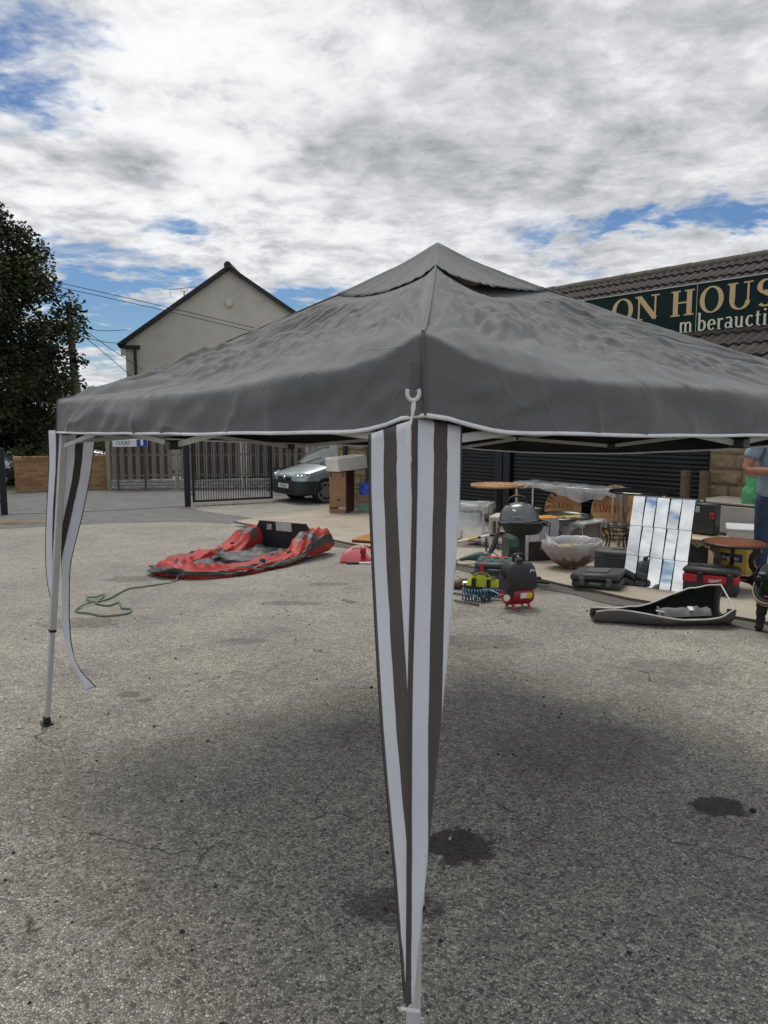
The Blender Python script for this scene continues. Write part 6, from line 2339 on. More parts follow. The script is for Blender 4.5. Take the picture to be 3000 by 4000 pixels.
MB().cyl((-.171, -.125, .135), (-.1725, -.130, .135), .028, n=22).build('gauge_face', mat('white dial', (.7, .7, .68), .4), ac, smooth=40)
MB().box((-.205, -.10, .15), (.04, .03, .03), None, .006).build('red_valve', MATS['red catch'], ac, smooth=40)
MB().box((.02, -.092, .135), (.07, .004, .05), rotm(0, 0, 0), .001).build('white_plate', MATS['white dial'], ac)
MB().cyl((.075, -.089, .135), (.075, -.0945, .135), .03, n=22).build('yellow_sticker', mat('yellow sticker', (.65, .50, .02), .5), ac)

# --- coiled hose
ch_ = thing('coiled_hose', 'blue coiled air hose in front of the tool bag', 'hose', (.93, 7.08, gz(7.08) + .004), 0)
axis = spline([(-.16, .02, .062), (-.04, -.03, .062), (.06, -.02, .060), (.05, .06, .058), (.14, .08, .058), (.24, .04, .058)], 40)
pts = []
for i, p in enumerate(axis):
    d = axis[min(i + 1, len(axis) - 1)] - axis[max(i - 1, 0)]
    d.normalize()
    x = Vector((-d.y, d.x, 0)).normalized()
    a = i * .72
    rr = .058 if i < 100 else .045
    pts.append(p + (x * cos(a) + Vector((0, 0, 1)) * sin(a)) * rr)
MB().tube(pts, .0062, 6).build('coil', mat('blue nylon hose', (.018, .085, .15), .35, var=.15, vs=20), ch_, smooth=60)
MB().tube(spline([(.10, .0, .11), (.16, -.03, .09), (.20, -.05, .07)], 4), .008, 8).build('coupling', M_chrome, ch_, smooth=50)
for (x0, y0, x1, y1, lb) in ((.70, 7.42, .86, 7.28, 'upper long auger drill bit lying beside the leg curtain'), (.68, 7.05, .90, 6.86, 'lower long auger drill bit lying beside the leg curtain')):
    d_ = MB()
    N_ = 40
    d_.tube([(lerp(x0, x1, k / N_), lerp(y0, y1, k / N_), gz(y0) + .016 + .004 * sin(k * 1.2)) for k in range(N_ + 1)], [.011 + .004 * sin(k * 1.2) for k in range(N_ + 1)], 6, flat=.6, twist=.5)
    tag(d_.build('drill_bit', mat('oily steel', (.07, .06, .05), .4, .6), smooth=50), lb, 'drill bit', 'auger drill bits')

# --- mirror made of angled glass tiles, leaning
mr = thing('tiled_mirror', 'tall wall mirror made of fifteen angled glass tiles leaning back', 'mirror', (2.56, 7.80, az(7.80) + .006), atan2(-.37, .42), rx=radians(-12))
mr.scale = (1.13, 1, 1.02)
MB().box((.285, .022, .47), (.575, .018, .955), None, .003).build('backing', M_black_pl, mr)
for j in range(3):
    for i in range(5):
        me = MB()
        hx, hz = .0560, .154
        g_ = .016 if i % 2 else 0      # every other tile is cut on the slant
        vs = [(x, y, z) for y in (-.010, 0) for x, z in ((-hx, -hz), (hx - g_, -hz), (hx, hz), (-hx + g_, hz))]
        me.add(vs, [(0, 1, 2, 3), (5, 4, 7, 6), (0, 4, 5, 1), (1, 5, 6, 2), (2, 6, 7, 3), (3, 7, 4, 0)])
        o = me.build('glass_tile', M_mirror, mr, (.055 + .115 * i, .004, .158 + .312 * j))
        o.rotation_euler = (radians(3.5 if i % 2 else -1.5), 0, radians(2.0 if i % 2 else -2.0))

# --- red and black tool chest
rt_ = thing('red_tool_box', 'red and black plastic tool box with white script lettering', 'tool box', (3.02, 7.36, az(7.4)), radians(-30))
M_rp = mat('red tool plastic', (.40, .012, .022), .4, var=.08, vs=8)
M_bp = mat('black tool plastic', (.020, .021, .024), .5, var=.15, vs=10, bump=.2, bs=140)
MB().box((.25, .13, .08), (.50, .26, .16), None, .012).build('base', M_bp, rt_, smooth=40)
bd_ = MB().box((.25, .13, .165), (.512, .272, .085), None, .012).build('red_band', M_rp, rt_, smooth=40)
ld = MB().box((.25, .13, .24), (.52, .275, .075), None, .028).build('lid', M_bp, rt_, smooth=40)
MB().box((.25, .13, .283), (.26, .07, .02), None, .008).build('handle', M_bp, ld, smooth=40)
for y in (.04, .22):
    MB().box((.25, y, .279), (.34, .035, .006), None, .002).build('tray_recess', M_black_pl, ld)
for x in (.16, .43):
    MB().box((x, -.012, .185), (.055, .022, .10), None, .007).build('catch', M_black_pl, rt_, smooth=40)
mk = MB()
sans(mk, 'Milwaukee', lambda x, y, z: (.295 + (x + .35 * y) * .0205, -.0065 - z, .150 + y * .032 + x * .0035), 0, .002)
mk.bar((.245, -.0085, .138), (.335, -.0085, .156), .0015, .005)
mk.build('script_lettering', mat('white lettering', (.75, .74, .74), .4), bd_)

# --- black case with red catch on a cream table top
mt = thing('marble_top_table', 'small cream topped table with dark cabinet base behind the mirror', 'table', (3.36, 8.80, az(8.9) - .0), FA)
mt.scale = (.9, .9, .84)
MB().box((.33, .24, .50), (.68, .50, .028), None, .010).build('top', mat('cream stone', (.56, .47, .31), .35, var=.15, vs=5), mt, smooth=40)
ap_ = MB()
ap_.grid(lambda u, v: (lerp(.03, .63, u), .005 + .012 * fbm((u * 20, v * 4, 1), 3), .485 - .10 * v * (.8 + .3 * noise.noise((u * 9, 1, 2)))), 40, 6)
ap_.build('carved_apron', mat('chipped gilt', (.20, .17, .10), .8, var=.5, vs=20), mt, smooth=60)
MB().box((.30, .25, .23), (.46, .38, .46), None, .006).build('base', mat('black lacquered wood', (.012, .011, .012), .4), mt)
for x in (.03, .63):
    MB().box((x, .04, .23), (.05, .05, .46), None, .006).build('leg', MATS['cream stone'], mt)
kc = thing('black_tool_case', 'upright black tool case with red catch standing on the cream table', 'tool case', (3.70, 8.82, az(8.9) + .434), FA)
MB().box((.12, .08, .19), (.30, .15, .38), None, .022).build('body', M_bp, kc, smooth=40)
MB().box((.235, -.002, .24), (.05, .02, .075), None, .005).build('catch', MATS['red catch'], kc, smooth=40)
MB().box((.235, -.006, .24), (.016, .02, .05), None, .003).build('catch_slot', M_black_pl, kc)
MB().tube([(.02, .08, .37), (.02, .08, .42), (.10, .08, .42), (.10, .08, .37)], .012, 8).build('handle', M_black_pl, kc, smooth=50)
MB().box((.05, -.003, .30), (.07, .008, .07), None, .003).build('grey_label', mat('grey label', (.35, .36, .37), .5), kc)

# --- grey drop leaf table along the pier
dx, dy = 4.06, 9.72
dl = thing('drop_leaf_table', 'grey drop-leaf table with its front leaf hanging in front of the stone pier', 'table', (dx, dy, az(dy)), FA)
M_dl = mat('grey formica', (.36, .34, .31), .45, var=.08, vs=6)
MB().box((.80, .42, .765), (1.60, .84, .022), None, .003).build('top', mat('grey brown formica', (.30, .275, .235), .4, var=.1, vs=6), dl, smooth=40)
MB().box((.80, .42, .745), (1.58, .82, .018), None, .003).build('top_edge', mat('dark edge strip', (.035, .028, .022), .6), dl)
MB().box((.82, -.014, .565), (1.56, .018, .34), rotm(-.02, 0, 0), .003).build('leaf', M_dl, dl, smooth=40)
for x in (.10, 1.50):
    for y in (.10, .74):
        MB().box((x, y, .37), (.05, .05, .74), None, .004).build('leg', wood('brown beech', (.10, .05, .025), (.16, .085, .04)), dl)
MB().lathe([(0, .004), (.022, .004), (.026, 0)], 16, (0, 0, 0)).build('castor_boss', M_chrome, dl, (1.02, -.026, .43), smooth=40).rotation_euler = (pi / 2, 0, 0)
# standing pipes
for k, (t_, lb) in enumerate(((.66, 'rusty clay pipe standing against the shutter, left of the pair'), (.37, 'rusty clay pipe standing against the shutter, right of the pair'))):
    x_, y_ = fx(t_, -.28)
    pp = thing('clay_pipe', lb, 'pipe', (x_, y_, az(y_)), 0, 'standing clay pipes')
    m_ = MB()
    m_.lathe([(.075, 0), (.075, 1.12), (.071, 1.125), (.060, 1.12), (.060, .9)], 24)
    m_.build('tube', mat('rusty clay', (.095, .058, .040), .85, var=.4, vs=7, bump=.5, bs=40, col2=(.16, .105, .075)), pp, smooth=40)
    MB().lathe([(.076, 1.02), (.079, 1.025), (.079, 1.03), (.076, 1.035)], 24).build('rim_line', MATS['rusty clay'], pp, smooth=40)
# cartons underneath
c1 = thing('banana_carton', 'dark cardboard carton with upside-down lettering under the drop-leaf table', 'carton', (4.30, 9.75, az(9.7) + .005), FA)
MB().box((.34, .22, .20), (.80, .42, .40), None, .005).build('box', mat('dim cardboard', (.16, .105, .05), .8, var=.12, vs=7), c1)
mk = MB()
sans(mk, 'ynes', lambda x, y, z: (.50 - x * .115, .008 - z, .33 - y * .10), 0, .002)
mk.build('lettering', mat('blue print', (.012, .016, .04), .6), c1)
mk = MB()
mk.grid(lambda u, v: (.13 + .085 * cos(u * 2 * pi) * v * (1 + .1 * sin(u * 12 * pi)), .006, .28 + .10 * sin(u * 2 * pi) * v), 30, 5, 0, True)
mk.build('shell_print', mat('ochre print', (.24, .15, .05), .6), c1)
c2_ = thing('yellow_carton', 'yellow nappy carton behind the oval table', 'carton', (3.88, 8.72, az(8.7) + .004), FA)
MB().box((.22, .14, .18), (.44, .27, .36), None, .004).build('box', mat('yellow carton', (.42, .30, .05), .6, var=.08, vs=6), c2_)
mk = MB()
sans(mk, 'FREE T', lambda x, y, z: (.20 + x * .058, .002 - z, .275 + y * .05), 0, .003)
mk.build('orange_lettering', mat('orange red print', (.42, .07, .015), .6), c2_)
bp_ = MB().box((.24, .003, .19), (.30, .004, .09)).build('blue_panel', mat('navy print', (.01, .02, .10), .5), c2_)
mk = MB()
sans(mk, 'Huggies', lambda x, y, z: (.24 + x * .052, -.0005 - z, .165 + y * .05), 0, .002)
mk.build('white_lettering', MATS['white lettering'], bp_)
wa = thing('white_appliance', 'white box appliance standing between oval table and man', 'appliance', (4.02, 8.62, az(8.5)), radians(-24))
M_wap = mat('white enamel panel', (.56, .56, .54), .4, var=.06, vs=5)
MB().box((.26, .25, .25), (.50, .48, .48), None, .006).build('body', M_wap, wa, smooth=40)
MB().box((.26, .25, .505), (.53, .51, .028), None, .006).build('top', mat('white top', (.66, .67, .70), .35), wa, smooth=40)

# --- oval three legged wine table
ov = thing('oval_table', 'round reddish wooden side table with rope edge and scrolled legs', 'table', (3.60, 7.52, az(7.5)), radians(20))
mah = wood('red mahogany', (.16, .048, .026), (.25, .085, .048), (3, 26, 26), .3)
M_dm = mat('dark mahogany', (.030, .011, .008), .35, var=.2, vs=10)
TZ = .50
MB().lathe([(0, TZ), (.285, TZ), (.295, TZ - .004)], 48).build('top', mah, ov, smooth=30)
rm_ = MB()
rm_.tube([(.296 * cos(a), .296 * sin(a), TZ - .014) for a in [2 * pi * k / 64 for k in range(65)]], .0165, 8)
rim = rm_.build('rim', M_dm, ov, smooth=50)
for k in range(52):
    a = 2 * pi * k / 52
    o = MB().bar((0, 0, 0), (.012, .020, .020), .011, .008, .002).build('rope_twist', M_dm, rim, (.306 * cos(a), .306 * sin(a), TZ - .024), a + .3)
MB().lathe([(0, TZ - .035), (.25, TZ - .035), (.285, TZ - .012)], 36).build('under_frame', M_dm, ov, smooth=40)
sprof = [(.215, TZ - .03), (.265, TZ - .045), (.275, TZ - .075), (.235, TZ - .105), (.205, TZ - .165), (.215, TZ - .215), (.265, TZ - .265), (.285, TZ - .315), (.265, TZ - .365), (.245, TZ - .395), (.285, TZ - .445), (.295, .0), (.225, .0), (.215, TZ - .43), (.175, TZ - .405), (.08, TZ - .395), (.08, TZ - .345), (.165, TZ - .335), (.205, TZ - .305), (.21, TZ - .285), (.165, TZ - .235), (.15, TZ - .17), (.165, TZ - .105), (.195, TZ - .06)]
for a in (radians(-70), radians(50), radians(170)):
    c_, s_ = cos(a), sin(a)
    lgm = MB()
    lgm.prism(sprof, -.019, .019, lambda x, y, z: (x * c_ - z * s_, x * s_ + z * c_, y))
    lgm.build('leg', M_dm, ov, smooth=30)
MB().lathe([(0, .135), (.15, .135), (.155, .128), (.15, .118), (0, .118)], 30).build('shelf', mah, ov, smooth=40)

# --- gazebo carry bag
cbg = thing('carry_bag', 'long grey canvas carry bag lying open with white zip edge', 'bag', (2.36, 6.25, gz(6.25) + .004), radians(-2))
cbg.scale = (1, 1.2, 1.15)
M_cb = mat('grey bag canvas', (.115, .106, .096), .75, var=.2, vs=4, bump=.5, bs=30)
M_cbi = mat('black bag lining', (.008, .008, .009), .8, bump=.4, bs=20)
BLn = 1.12


def bag_sec(u):
    """half width and height of the bag along its length"""
    w = .07 + .13 * sstep(0, .55, u) * (1 - .25 * sstep(.9, 1, u))
    h = .075 + .15 * sstep(.35, .92, u)
    return w, h


def bag_fn(u, v):
    w, h = bag_sec(u)
    x = -BLn / 2 + BLn * u
    n = fbm((x * 4, v * 3, 5), 3)
    # from the front lip round underneath to the back lip
    a = lerp(-.20, pi + .30, v)
    y = -w * cos(a) * (1.05 + .12 * n)
    z = h * .5 * (1 - sin(a)) * (1 + .10 * n)
    if v < .25:
        z = lerp(.085 + .02 * sin(u * 7) + .03 * sstep(.8, 1, u), z, v / .25)
    if v > .75:
        k = (v - .75) / .25
        z = lerp(z, h * 1.12 + .02 * n, k)
        y = lerp(y, w * .55, k)
    return (x + .02 * n, y, max(.003, z))


MB().grid(bag_fn, 60, 30).build('body', [M_cb], cbg, smooth=60, solid=.004)
MB().grid(lambda u, v: (lambda p: (p[0], p[1] * .93, p[2] + .008))(bag_fn(.02 + .96 * u, .03 + .94 * v)), 50, 26).build('lining', M_cbi, cbg, smooth=60)
en = MB()
en.grid(lambda u, v: (lambda p: (BLn / 2 + .05 * sin(v * pi) * (1 - .5 * u), p[1] * (1 - .5 * v) + .03 * v, p[2] * (1 - .35 * v) + .03 * v))(bag_fn(1.0, u)), 24, 8)
en.build('end_flap', M_cb, cbg, smooth=60)
zp = [bag_fn(u / 30, 0) for u in range(31)] + [Vector((BLn / 2 + .01, lerp(bag_fn(1, 0)[1], bag_fn(1, 1)[1], k / 6), lerp(bag_fn(1, 0)[2], bag_fn(1, 1)[2], k / 6))) for k in range(1, 7)] + [bag_fn(1 - u / 30, 1) for u in range(31)]
MB().tube([Vector(p) + Vector((0, -.004, .004)) for p in zp], .006, 6).build('zip_edge', mat('white zip tape', (.58, .55, .50), .7), cbg, smooth=60)
inn = MB()
inn.grid(lambda u, v: (lerp(-.02, .42, u), lerp(-.09, .05, v), .05 + .05 * sin(pi * v) * (1 + noise.noise((u * 6, v * 3, 2))) + .02 * u), 24, 8)
inn.build('folded_cloth', mat('grey folded cloth', (.13, .13, .13), .8), cbg, smooth=60)
MB().box((.02, -.06, .085), (.16, .02, .012), rotm(0, .25, .5), .003).build('white_strip', MATS['white lettering'], cbg)
MB().box((.26, -.05, .11), (.05, .045, .01), rotm(.5, .1, .3), .002).build('paper_label', MATS['white lettering'], cbg)

# --- small litter
for k, (x, y, lb) in enumerate(((.262, 2.76, 'orange tipped cigarette butt in the dark stain by the gazebo leg'), (2.62, 5.47, 'cigarette butt on the asphalt near the dog'))):
    cg = thing('cigarette_butt', lb, 'cigarette butt', (x, y, gz(y) + .006), radians(70 + 40 * k))
    MB().cyl((0, 0, 0), (.014, 0, .003), .0042, n=10).build('filter', mat('filter paper orange', (.42, .19, .07), .8), cg, smooth=40)
    MB().cyl((-.009, 0, -.001), (0, 0, 0), .004, n=10).build('paper', mat('cigarette paper', (.7, .69, .65), .8), cg, smooth=40)
r = random.Random(77)
pbm = MB()
for k in range(420):
    y = 1.6 + 7.5 * r.random() ** 1.6
    x = r.uniform(-.6, .6) * y * 1.05
    s = r.uniform(.003, .008) * (1 if r.random() < .93 else 1.8)
    pbm.ball((x, y, gz(y) + s * .35), (s * r.uniform(.8, 1.4), s * r.uniform(.8, 1.3), s * .7), 6, 4, 0 if r.random() < .55 else 1)
tag(pbm.build('loose_grit', [mat('dark grit', (.03, .028, .026), .9), mat('pale grit', (.36, .33, .28), .9)]), 'loose dark and pale grit scattered over the asphalt', kind='stuff')

cr_ = thing('black_crate', 'black plastic crate between the low side table and the grill', 'crate', (1.78, 10.05, az(10)), radians(-20))
for (c_, d_) in (((.2, 0, .16), (.40, .02, .30)), ((.2, .30, .16), (.40, .02, .30)), ((0, .15, .16), (.02, .28, .30)), ((.4, .15, .16), (.02, .28, .30)), ((.2, .15, .02), (.38, .28, .02))):
    MB().box(c_, d_, None, .004).build('side', M_black_pl, cr_)
ld_ = thing('extension_lead', 'black extension lead snaking over the asphalt behind the yellow bag', 'cable', (0, 0, 0))
MB().tube(spline([(x, y, gz(y) + .007) for x, y in ((.70, 8.0), (.80, 8.25), (.98, 8.22), (1.02, 8.02), (.88, 7.88), (.76, 7.95), (.82, 8.12), (1.1, 8.2), (1.4, 8.05), (1.62, 8.0))], 6), .006, 6).build('cable', M_black_pl, ld_, smooth=60)
# ------------------------------------------------------------------ man, dog, bag
def skinned(name, nodes, edges, m, parent, root=0, sub=2, sx=1.0, disp=0.0, dscale=20.0):
    """one continuous surface grown round a joint skeleton; nodes: (x,y,z,radius)"""
    bm = bmesh.new()
    lay = bm.verts.layers.skin.verify()
    vs = []
    for i, nd in enumerate(nodes):
        v = bm.verts.new((nd[0] / sx, nd[1], nd[2]))
        r_ = nd[3] if isinstance(nd[3], (tuple, list)) else (nd[3], nd[3])
        v[lay].radius = r_
        v[lay].use_root = (i == root)
        vs.append(v)
    for a, b in edges:
        bm.edges.new((vs[a], vs[b]))
    me = bpy.data.meshes.new(name)
    bm.to_mesh(me)
    bm.free()
    o = bpy.data.objects.new(name, me)
    COL.objects.link(o)
    sk_ = o.modifiers.new('skin', 'SKIN')
    sk_.use_smooth_shade = True
    sb = o.modifiers.new('sub', 'SUBSURF')
    sb.levels = sub
    sb.render_levels = sub
    dg = bpy.context.evaluated_depsgraph_get()
    me2 = bpy.data.meshes.new_from_object(o.evaluated_get(dg), depsgraph=dg)
    bpy.data.objects.remove(o)
    for v in me2.vertices:
        v.co.x *= sx
        if disp:
            n = noise.noise(v.co * dscale) + .5 * noise.noise(v.co * dscale * 2.3)
            v.co += v.normal * n * disp
    me2.materials.clear()
    me2.materials.append(m)
    me2.polygons.foreach_set('use_smooth', [True] * len(me2.polygons))
    me2.polygons.foreach_set('material_index', [0] * len(me2.polygons))
    o2 = bpy.data.objects.new(name, me2)
    COL.objects.link(o2)
    o2.parent = parent
    return o2


def chain_ed(*idx):
    return [(idx[i], idx[i + 1]) for i in range(len(idx) - 1)]


MS = 1.06
mx_, my_ = 4.10, 7.75
man = thing('person', 'man in pale blue t-shirt and dark jeans holding a glass mug', 'person', (mx_, my_, az(my_)), radians(6))
man.scale = (MS, MS, MS)
M_skin = mat('tanned skin', (.36, .17, .105), .55, var=.15, vs=10, bump=.15, bs=120)
M_tee = mat('pale blue cotton', (.20, .265, .33), .85, var=.14, vs=7, bump=.35, bs=30)
M_jean = mat('dark denim', (.020, .038, .075), .85, var=.35, vs=6, bump=.3, bs=160)
N_ = [(0, .01, .96, .105), (0, .01, 1.10, .10), (0, .0, 1.28, .115), (0, .01, 1.42, .09), (0, .0, 1.50, .058), (0, -.01, 1.57, .07), (0, -.02, 1.66, .092), (0, -.015, 1.74, .07),      # 0-7 trunk, head
      (-.17, .01, 1.43, .062), (-.27, .02, 1.28, .050), (-.305, .02, 1.165, .046), (-.24, -.10, 1.16, .043), (-.165, -.19, 1.165, .030), (-.135, -.215, 1.168, .034), (-.105, -.232, 1.168, .030),   # 8-14 right arm to knuckles
      (.17, .01, 1.43, .062), (.255, .03, 1.28, .050), (.275, .03, 1.14, .046), (.20, -.12, 1.10, .042), (.12, -.22, 1.12, .030), (.08, -.235, 1.125, .032),   # 15-20 left arm
      (-.08, .01, .84, .07), (-.10, .0, .52, .065), (-.10, .02, .32, .058), (-.105, .04, .09, .040), (-.12, -.10, .035, .035),      # 21-25 right leg
      (.08, .01, .84, .07), (.10, .0, .52, .065), (.10, .02, .32, .058), (.105, .04, .09, .040), (.12, -.10, .035, .035)]
E_ = chain_ed(0, 1, 2, 3, 4, 5, 6, 7) + chain_ed(3, 8, 9, 10, 11, 12, 13, 14) + chain_ed(3, 15, 16, 17, 18, 19, 20) + chain_ed(0, 21, 22, 23, 24, 25) + chain_ed(0, 26, 27, 28, 29, 30)
# fingers of the right hand curl round the handle; each its own short chain out of the palm
fingers = []
for k, (dz, ln) in enumerate(((.026, .95), (.009, 1.0), (-.008, .95), (-.024, .8))):
    b0 = len(N_)
    N_ += [(-.112, -.238, 1.168 + dz, .0105), (-.086 - .004 * k, -.262, 1.166 + dz, .0098), (-.060, -.258, 1.163 + dz, .0090), (-.056, -.236, 1.162 + dz, .0082)]
    E_ += [(14, b0)] + chain_ed(b0, b0 + 1, b0 + 2, b0 + 3)
b0 = len(N_)
N_ += [(-.128, -.222, 1.196, .013), (-.100, -.240, 1.212, .011), (-.072, -.250, 1.208, .0095)]
E_ += [(13, b0)] + chain_ed(b0, b0 + 1, b0 + 2)
for k, (dz) in enumerate((.026, .009, -.008, -.024)):
    b0 = len(N_)
    N_ += [(.056, -.252, 1.125 + dz, .0105), (.030, -.268, 1.122 + dz, .0095), (.010, -.255, 1.120 + dz, .0085)]
    E_ += [(20, b0)] + chain_ed(b0, b0 + 1, b0 + 2)
b0 = len(N_)
N_ += [(.078, -.238, 1.155, .012), (.052, -.255, 1.166, .010)]
E_ += [(20, b0), (b0, b0 + 1)]
skinned('body', N_, E_, M_skin, man, 0, 2)
sh_n = [(0, .01, .80, .150), (0, .01, 1.02, .152), (0, .0, 1.16, .150), (0, .0, 1.30, .158), (0, .01, 1.415, .128), (0, .0, 1.475, .075), (-.175, .01, 1.43, .080), (-.235, .02, 1.335, .078), (-.275, .02, 1.255, .074), (.175, .01, 1.43, .080), (.235, .02, 1.335, .075), (.265, .03, 1.26, .068)]
skinned('t_shirt', sh_n, chain_ed(0, 1, 2, 3, 4, 5) + chain_ed(4, 6, 7, 8) + chain_ed(4, 9, 10, 11), M_tee, man, 0, 3, 1.17, .007, 13)
jn = [(0, .01, .98, .125), (0, .01, .90, .128), (-.085, .01, .82, .098), (-.10, .0, .66, .088), (-.102, .0, .50, .074), (-.102, .02, .32, .070), (-.105, .035, .10, .066), (.085, .01, .82, .098), (.10, .0, .66, .088), (.102, .0, .50, .074), (.102, .02, .32, .070), (.105, .035, .10, .066)]
skinned('jeans', jn, chain_ed(0, 1, 2, 3, 4, 5, 6) + chain_ed(1, 7, 8, 9, 10, 11), M_jean, man, 0, 2, 1.12, .005, 16)
for s in (-1, 1):
    shm = MB()
    shm.grid(lambda u, v: (s * .112 + .047 * cos(u * 2 * pi) * (sin(pi * (.08 + .86 * v)) ** .5), lerp(.095, -.18, v), max(.0, .045 + .045 * sin(u * 2 * pi) * (1 - .35 * v))), 18, 12, 0, True)
    shm.build('shoe', mat('brown suede shoe', (.06, .04, .028), .8), man, smooth=60)
hm = MB()
hm.grid(lambda u, v: (.101 * sin(v * 1.75) * cos(u * 2 * pi), .012 + .112 * sin(v * 1.75) * sin(u * 2 * pi), 1.665 + .125 * cos(v * 1.75) + .012 * noise.noise((u * 20, v * 6, 1)) + .05 * max(0, -sin(u * 2 * pi)) * v), 24, 12, 0, True)
hm.build('hair', mat('grey brown hair', (.09, .075, .06), .85, bump=.8, bs=90), man, smooth=60)
for s in (-1, 1):
    MB().ball((s * .034, -.098, 1.655), (.014, .010, .011), 10, 8).build('eye', mat('eye white', (.7, .68, .65), .3), man, smooth=80)
    MB().ball((s * .034, -.1065, 1.655), (.006, .004, .006), 8, 6).build('iris', mat('dark iris', (.03, .02, .015), .2), man, smooth=80)
    MB().ball((s * .094, .0, 1.648), (.014, .024, .034), 10, 8).build('ear', M_skin, man, smooth=80)
MB().ball((0, -.112, 1.632), (.014, .022, .024), 12, 8).build('nose', M_skin, man, smooth=80)
MB().ball((0, -.096, 1.588), (.026, .010, .007), 12, 6).build('mouth', mat('lip', (.30, .10, .08), .5), man, smooth=80)

mug = thing('glass_mug', 'small clear glass mug held in front of the pale blue t-shirt', 'mug', (mx_ + MS * (-.012), my_ - MS * .268, az(my_) + MS * 1.118), 0)
M_gl = mat('clear glass', (.75, .78, .78), .05, trans=.85, spec=.6)
gmm = MB()
gmm.lathe([(.030, 0), (.036, .004), (.042, .10), (.0385, .10), (.0325, .010), (0, .010)], 24)
gmm.build('cup', M_gl, mug, smooth=50)
MB().lathe([(0, .012), (.032, .012), (.035, .05), (0, .05)], 20).build('drink', mat('pale drink', (.45, .33, .12), .2), mug, smooth=50)
MB().tube(spline([(-.038, 0, .085), (-.066, .006, .080), (-.072, .008, .05), (-.062, .006, .022), (-.034, 0, .018)], 5), .0065, 8).build('handle', M_gl, mug, smooth=60)

# dog
dgx, dgy = 3.21, 5.90
dog = thing('dog', 'curly black dog in a tan edged harness standing at the right edge', 'dog', (dgx, dgy, gz(dgy)), radians(-52))
M_fur = mat('black curly fur', (.010, .010, .012), .75, var=.5, vs=18, bump=1.0, bs=90)
dn = [(0, .0, .37, .115), (0, -.08, .40, .105), (0, -.13, .47, .075), (0, -.16, .535, .078), (0, -.24, .525, .060), (0, -.31, .495, .040), (0, -.345, .487, .030),      # 0-6 chest, neck, head, muzzle
      (0, .18, .37, .115), (0, .36, .38, .105), (0, .50, .40, .085), (0, .58, .46, .030), (0, .66, .55, .024), (0, .68, .64, .016),      # 7-12 back, tail
      (-.085, -.08, .32, .058), (-.095, -.08, .20, .043), (-.10, -.085, .10, .034), (-.10, -.09, .035, .034), (-.10, -.125, .022, .030),      # 13-17
      (.085, -.08, .32, .058), (.095, -.06, .20, .043), (.10, -.055, .10, .034), (.10, -.06, .035, .034), (.10, -.095, .022, .030),      # 18-22
      (-.09, .48, .34, .078), (-.10, .42, .23, .050), (-.10, .54, .15, .030), (-.10, .52, .04, .030), (-.10, .475, .022, .028),      # 23-27 hind: knee forward, hock back
      (.09, .48, .34, .078), (.10, .42, .23, .050), (.10, .54, .15, .030), (.10, .52, .04, .030), (.10, .475, .022, .028)]
de = chain_ed(0, 1, 2, 3, 4, 5, 6) + chain_ed(0, 7, 8, 9, 10, 11, 12) + chain_ed(0, 13, 14, 15, 16, 17) + chain_ed(0, 18, 19, 20, 21, 22) + chain_ed(9, 23, 24, 25, 26, 27) + chain_ed(9, 28, 29, 30, 31, 32)
skinned('body', dn, de, M_fur, dog, 0, 3, 1.0, .010, 26)
for s in (-1, 1):
    em = MB()
    em.grid(lambda u, v: (lambda n: (s * (.075 + .035 * sin(v * 2.6) + .022 * cos(u * 2 * pi) * (sin(pi * (.1 + .8 * v)))), -.155 + .048 * sin(u * 2 * pi) * sin(pi * (.12 + .8 * v)) + .01 * n, .575 - .20 * v + .012 * n))(noise.noise((u * 7, v * 9, s))), 18, 16, 0, True)
    em.build('ear', M_fur, dog, smooth=70)
    MB().ball((s * .032, -.222, .562), .011, 10, 8).build('eye', mat('wet dark eye', (.012, .008, .006), .08), dog, smooth=80)
MB().ball((0, -.372, .497), (.022, .016, .017), 12, 8).build('nose', mat('wet black nose', (.012, .012, .013), .2), dog, smooth=80)
MB().ball((0, -.30, .523), (.030, .055, .014), 12, 8).build('grey_muzzle', mat('grey muzzle fur', (.16, .16, .165), .9, bump=1, bs=120), dog, smooth=80)
M_har = mat('black harness web', (.012, .012, .013), .7)
M_tan = mat('tan harness edge', (.40, .31, .20), .7)


def hoop(c, rx, rz_, n, tilt, w=.0):
    return [Vector((c[0] + rx * cos(2 * pi * k / n), c[1] + tilt * sin(2 * pi * k / n), c[2] + rz_ * sin(2 * pi * k / n))) for k in range(n + 1)]


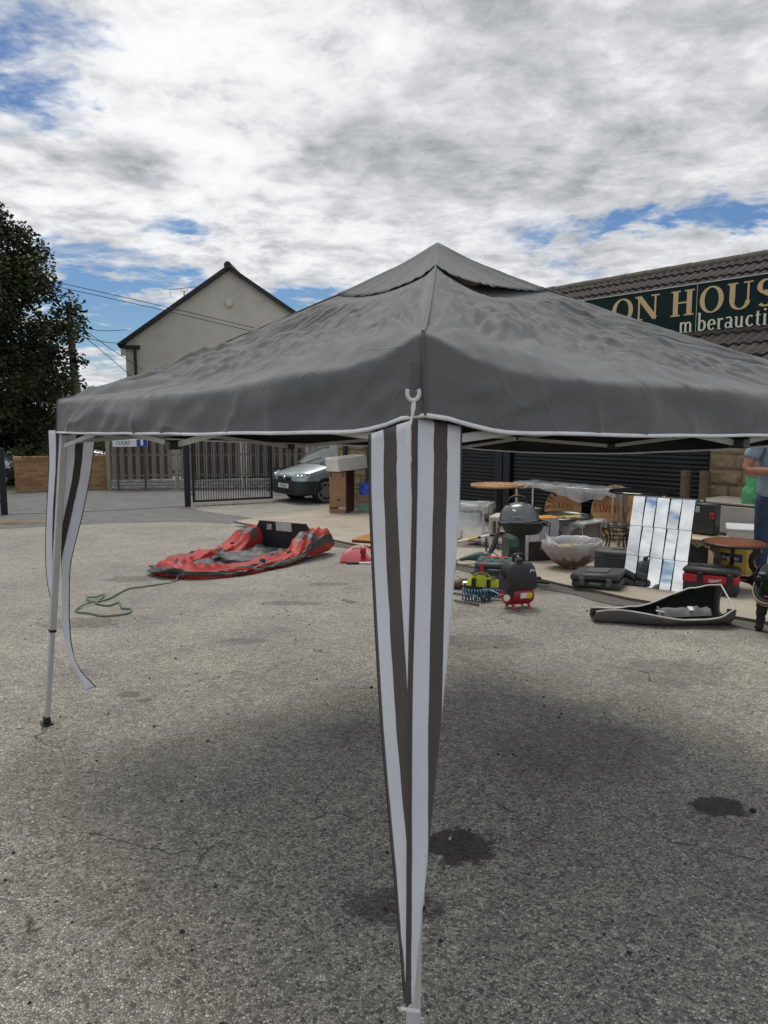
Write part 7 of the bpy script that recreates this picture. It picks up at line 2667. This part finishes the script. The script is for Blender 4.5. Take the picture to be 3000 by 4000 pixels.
h1 = MB().tube(hoop((0, -.135, .40), .128, .12, 30, .10), .022, 6, flat=.3).build('chest_strap', M_har, dog, smooth=60)
MB().tube(hoop((0, -.150, .392), .136, .118, 30, .10), .0055, 6).build('strap_edge', M_tan, h1, smooth=60)
MB().tube(hoop((0, -.165, .340), .120, .088, 30, .07), .0055, 6).build('strap_edge', M_tan, h1, smooth=60)
MB().tube(hoop((0, .10, .37), .132, .135, 30, .0), .020, 6, flat=.3).build('girth_strap', M_har, dog, smooth=60)
MB().box((.02, -.27, .335), (.03, .01, .014), None, .004).build('red_tag', MATS['red catch'], dog)

# green carrier bag on the drop leaf table
gbx, gby = 4.66, 9.30
gb = thing('carrier_bag', 'green supermarket carrier bag standing on the drop-leaf table behind the man', 'bag', (gbx, gby, az(dy) + .780), radians(-8))
gb.scale = (.88, .88, .95)
M_gb = mat('green polythene', (.075, .34, .13), .4, var=.2, vs=6, bump=.6, bs=14)
gm2 = MB()


def bagpt(u, v):
    a = u * 2 * pi
    w = lerp(.165, .125, sstep(.45, .75, v)) * (1 + .06 * noise.noise((u * 6, v * 4, 2)))
    d = lerp(.10, .035, sstep(.4, .9, v))
    n = fbm((cos(a) * 2, sin(a) * 2, v * 4), 3)
    h = .33 * v + (.03 * cos(a) ** 2 if v > .95 else 0)
    return (w * math.copysign(abs(cos(a)) ** .6, cos(a)) + .012 * n, d * math.copysign(abs(sin(a)) ** .6, sin(a)) + .012 * n, h)


gm2.grid(bagpt, 40, 22, 0, True)
gm2.build('sack', M_gb, gb, smooth=60)
mk = MB()
for ch, x, z in (('C', .035, .225), ('O', .005, .125)):
    GLc = GL[ch]
    sans(mk, ch, lambda a, y, zz: (x + a * .085, -.075 - .055 * (.30 - z - y * .09) - zz - .012, z + y * .085), 0, .004)
mk.build('lettering', mat('dark green print', (.008, .085, .05), .5), gb)
mk = MB()
for k in range(9):
    mk.box((-.06 + .02 * k, -.125, .045), (.013, .003, .012 + .006 * (k % 3)))
mk.build('small_print', MATS['dark green print'], gb)
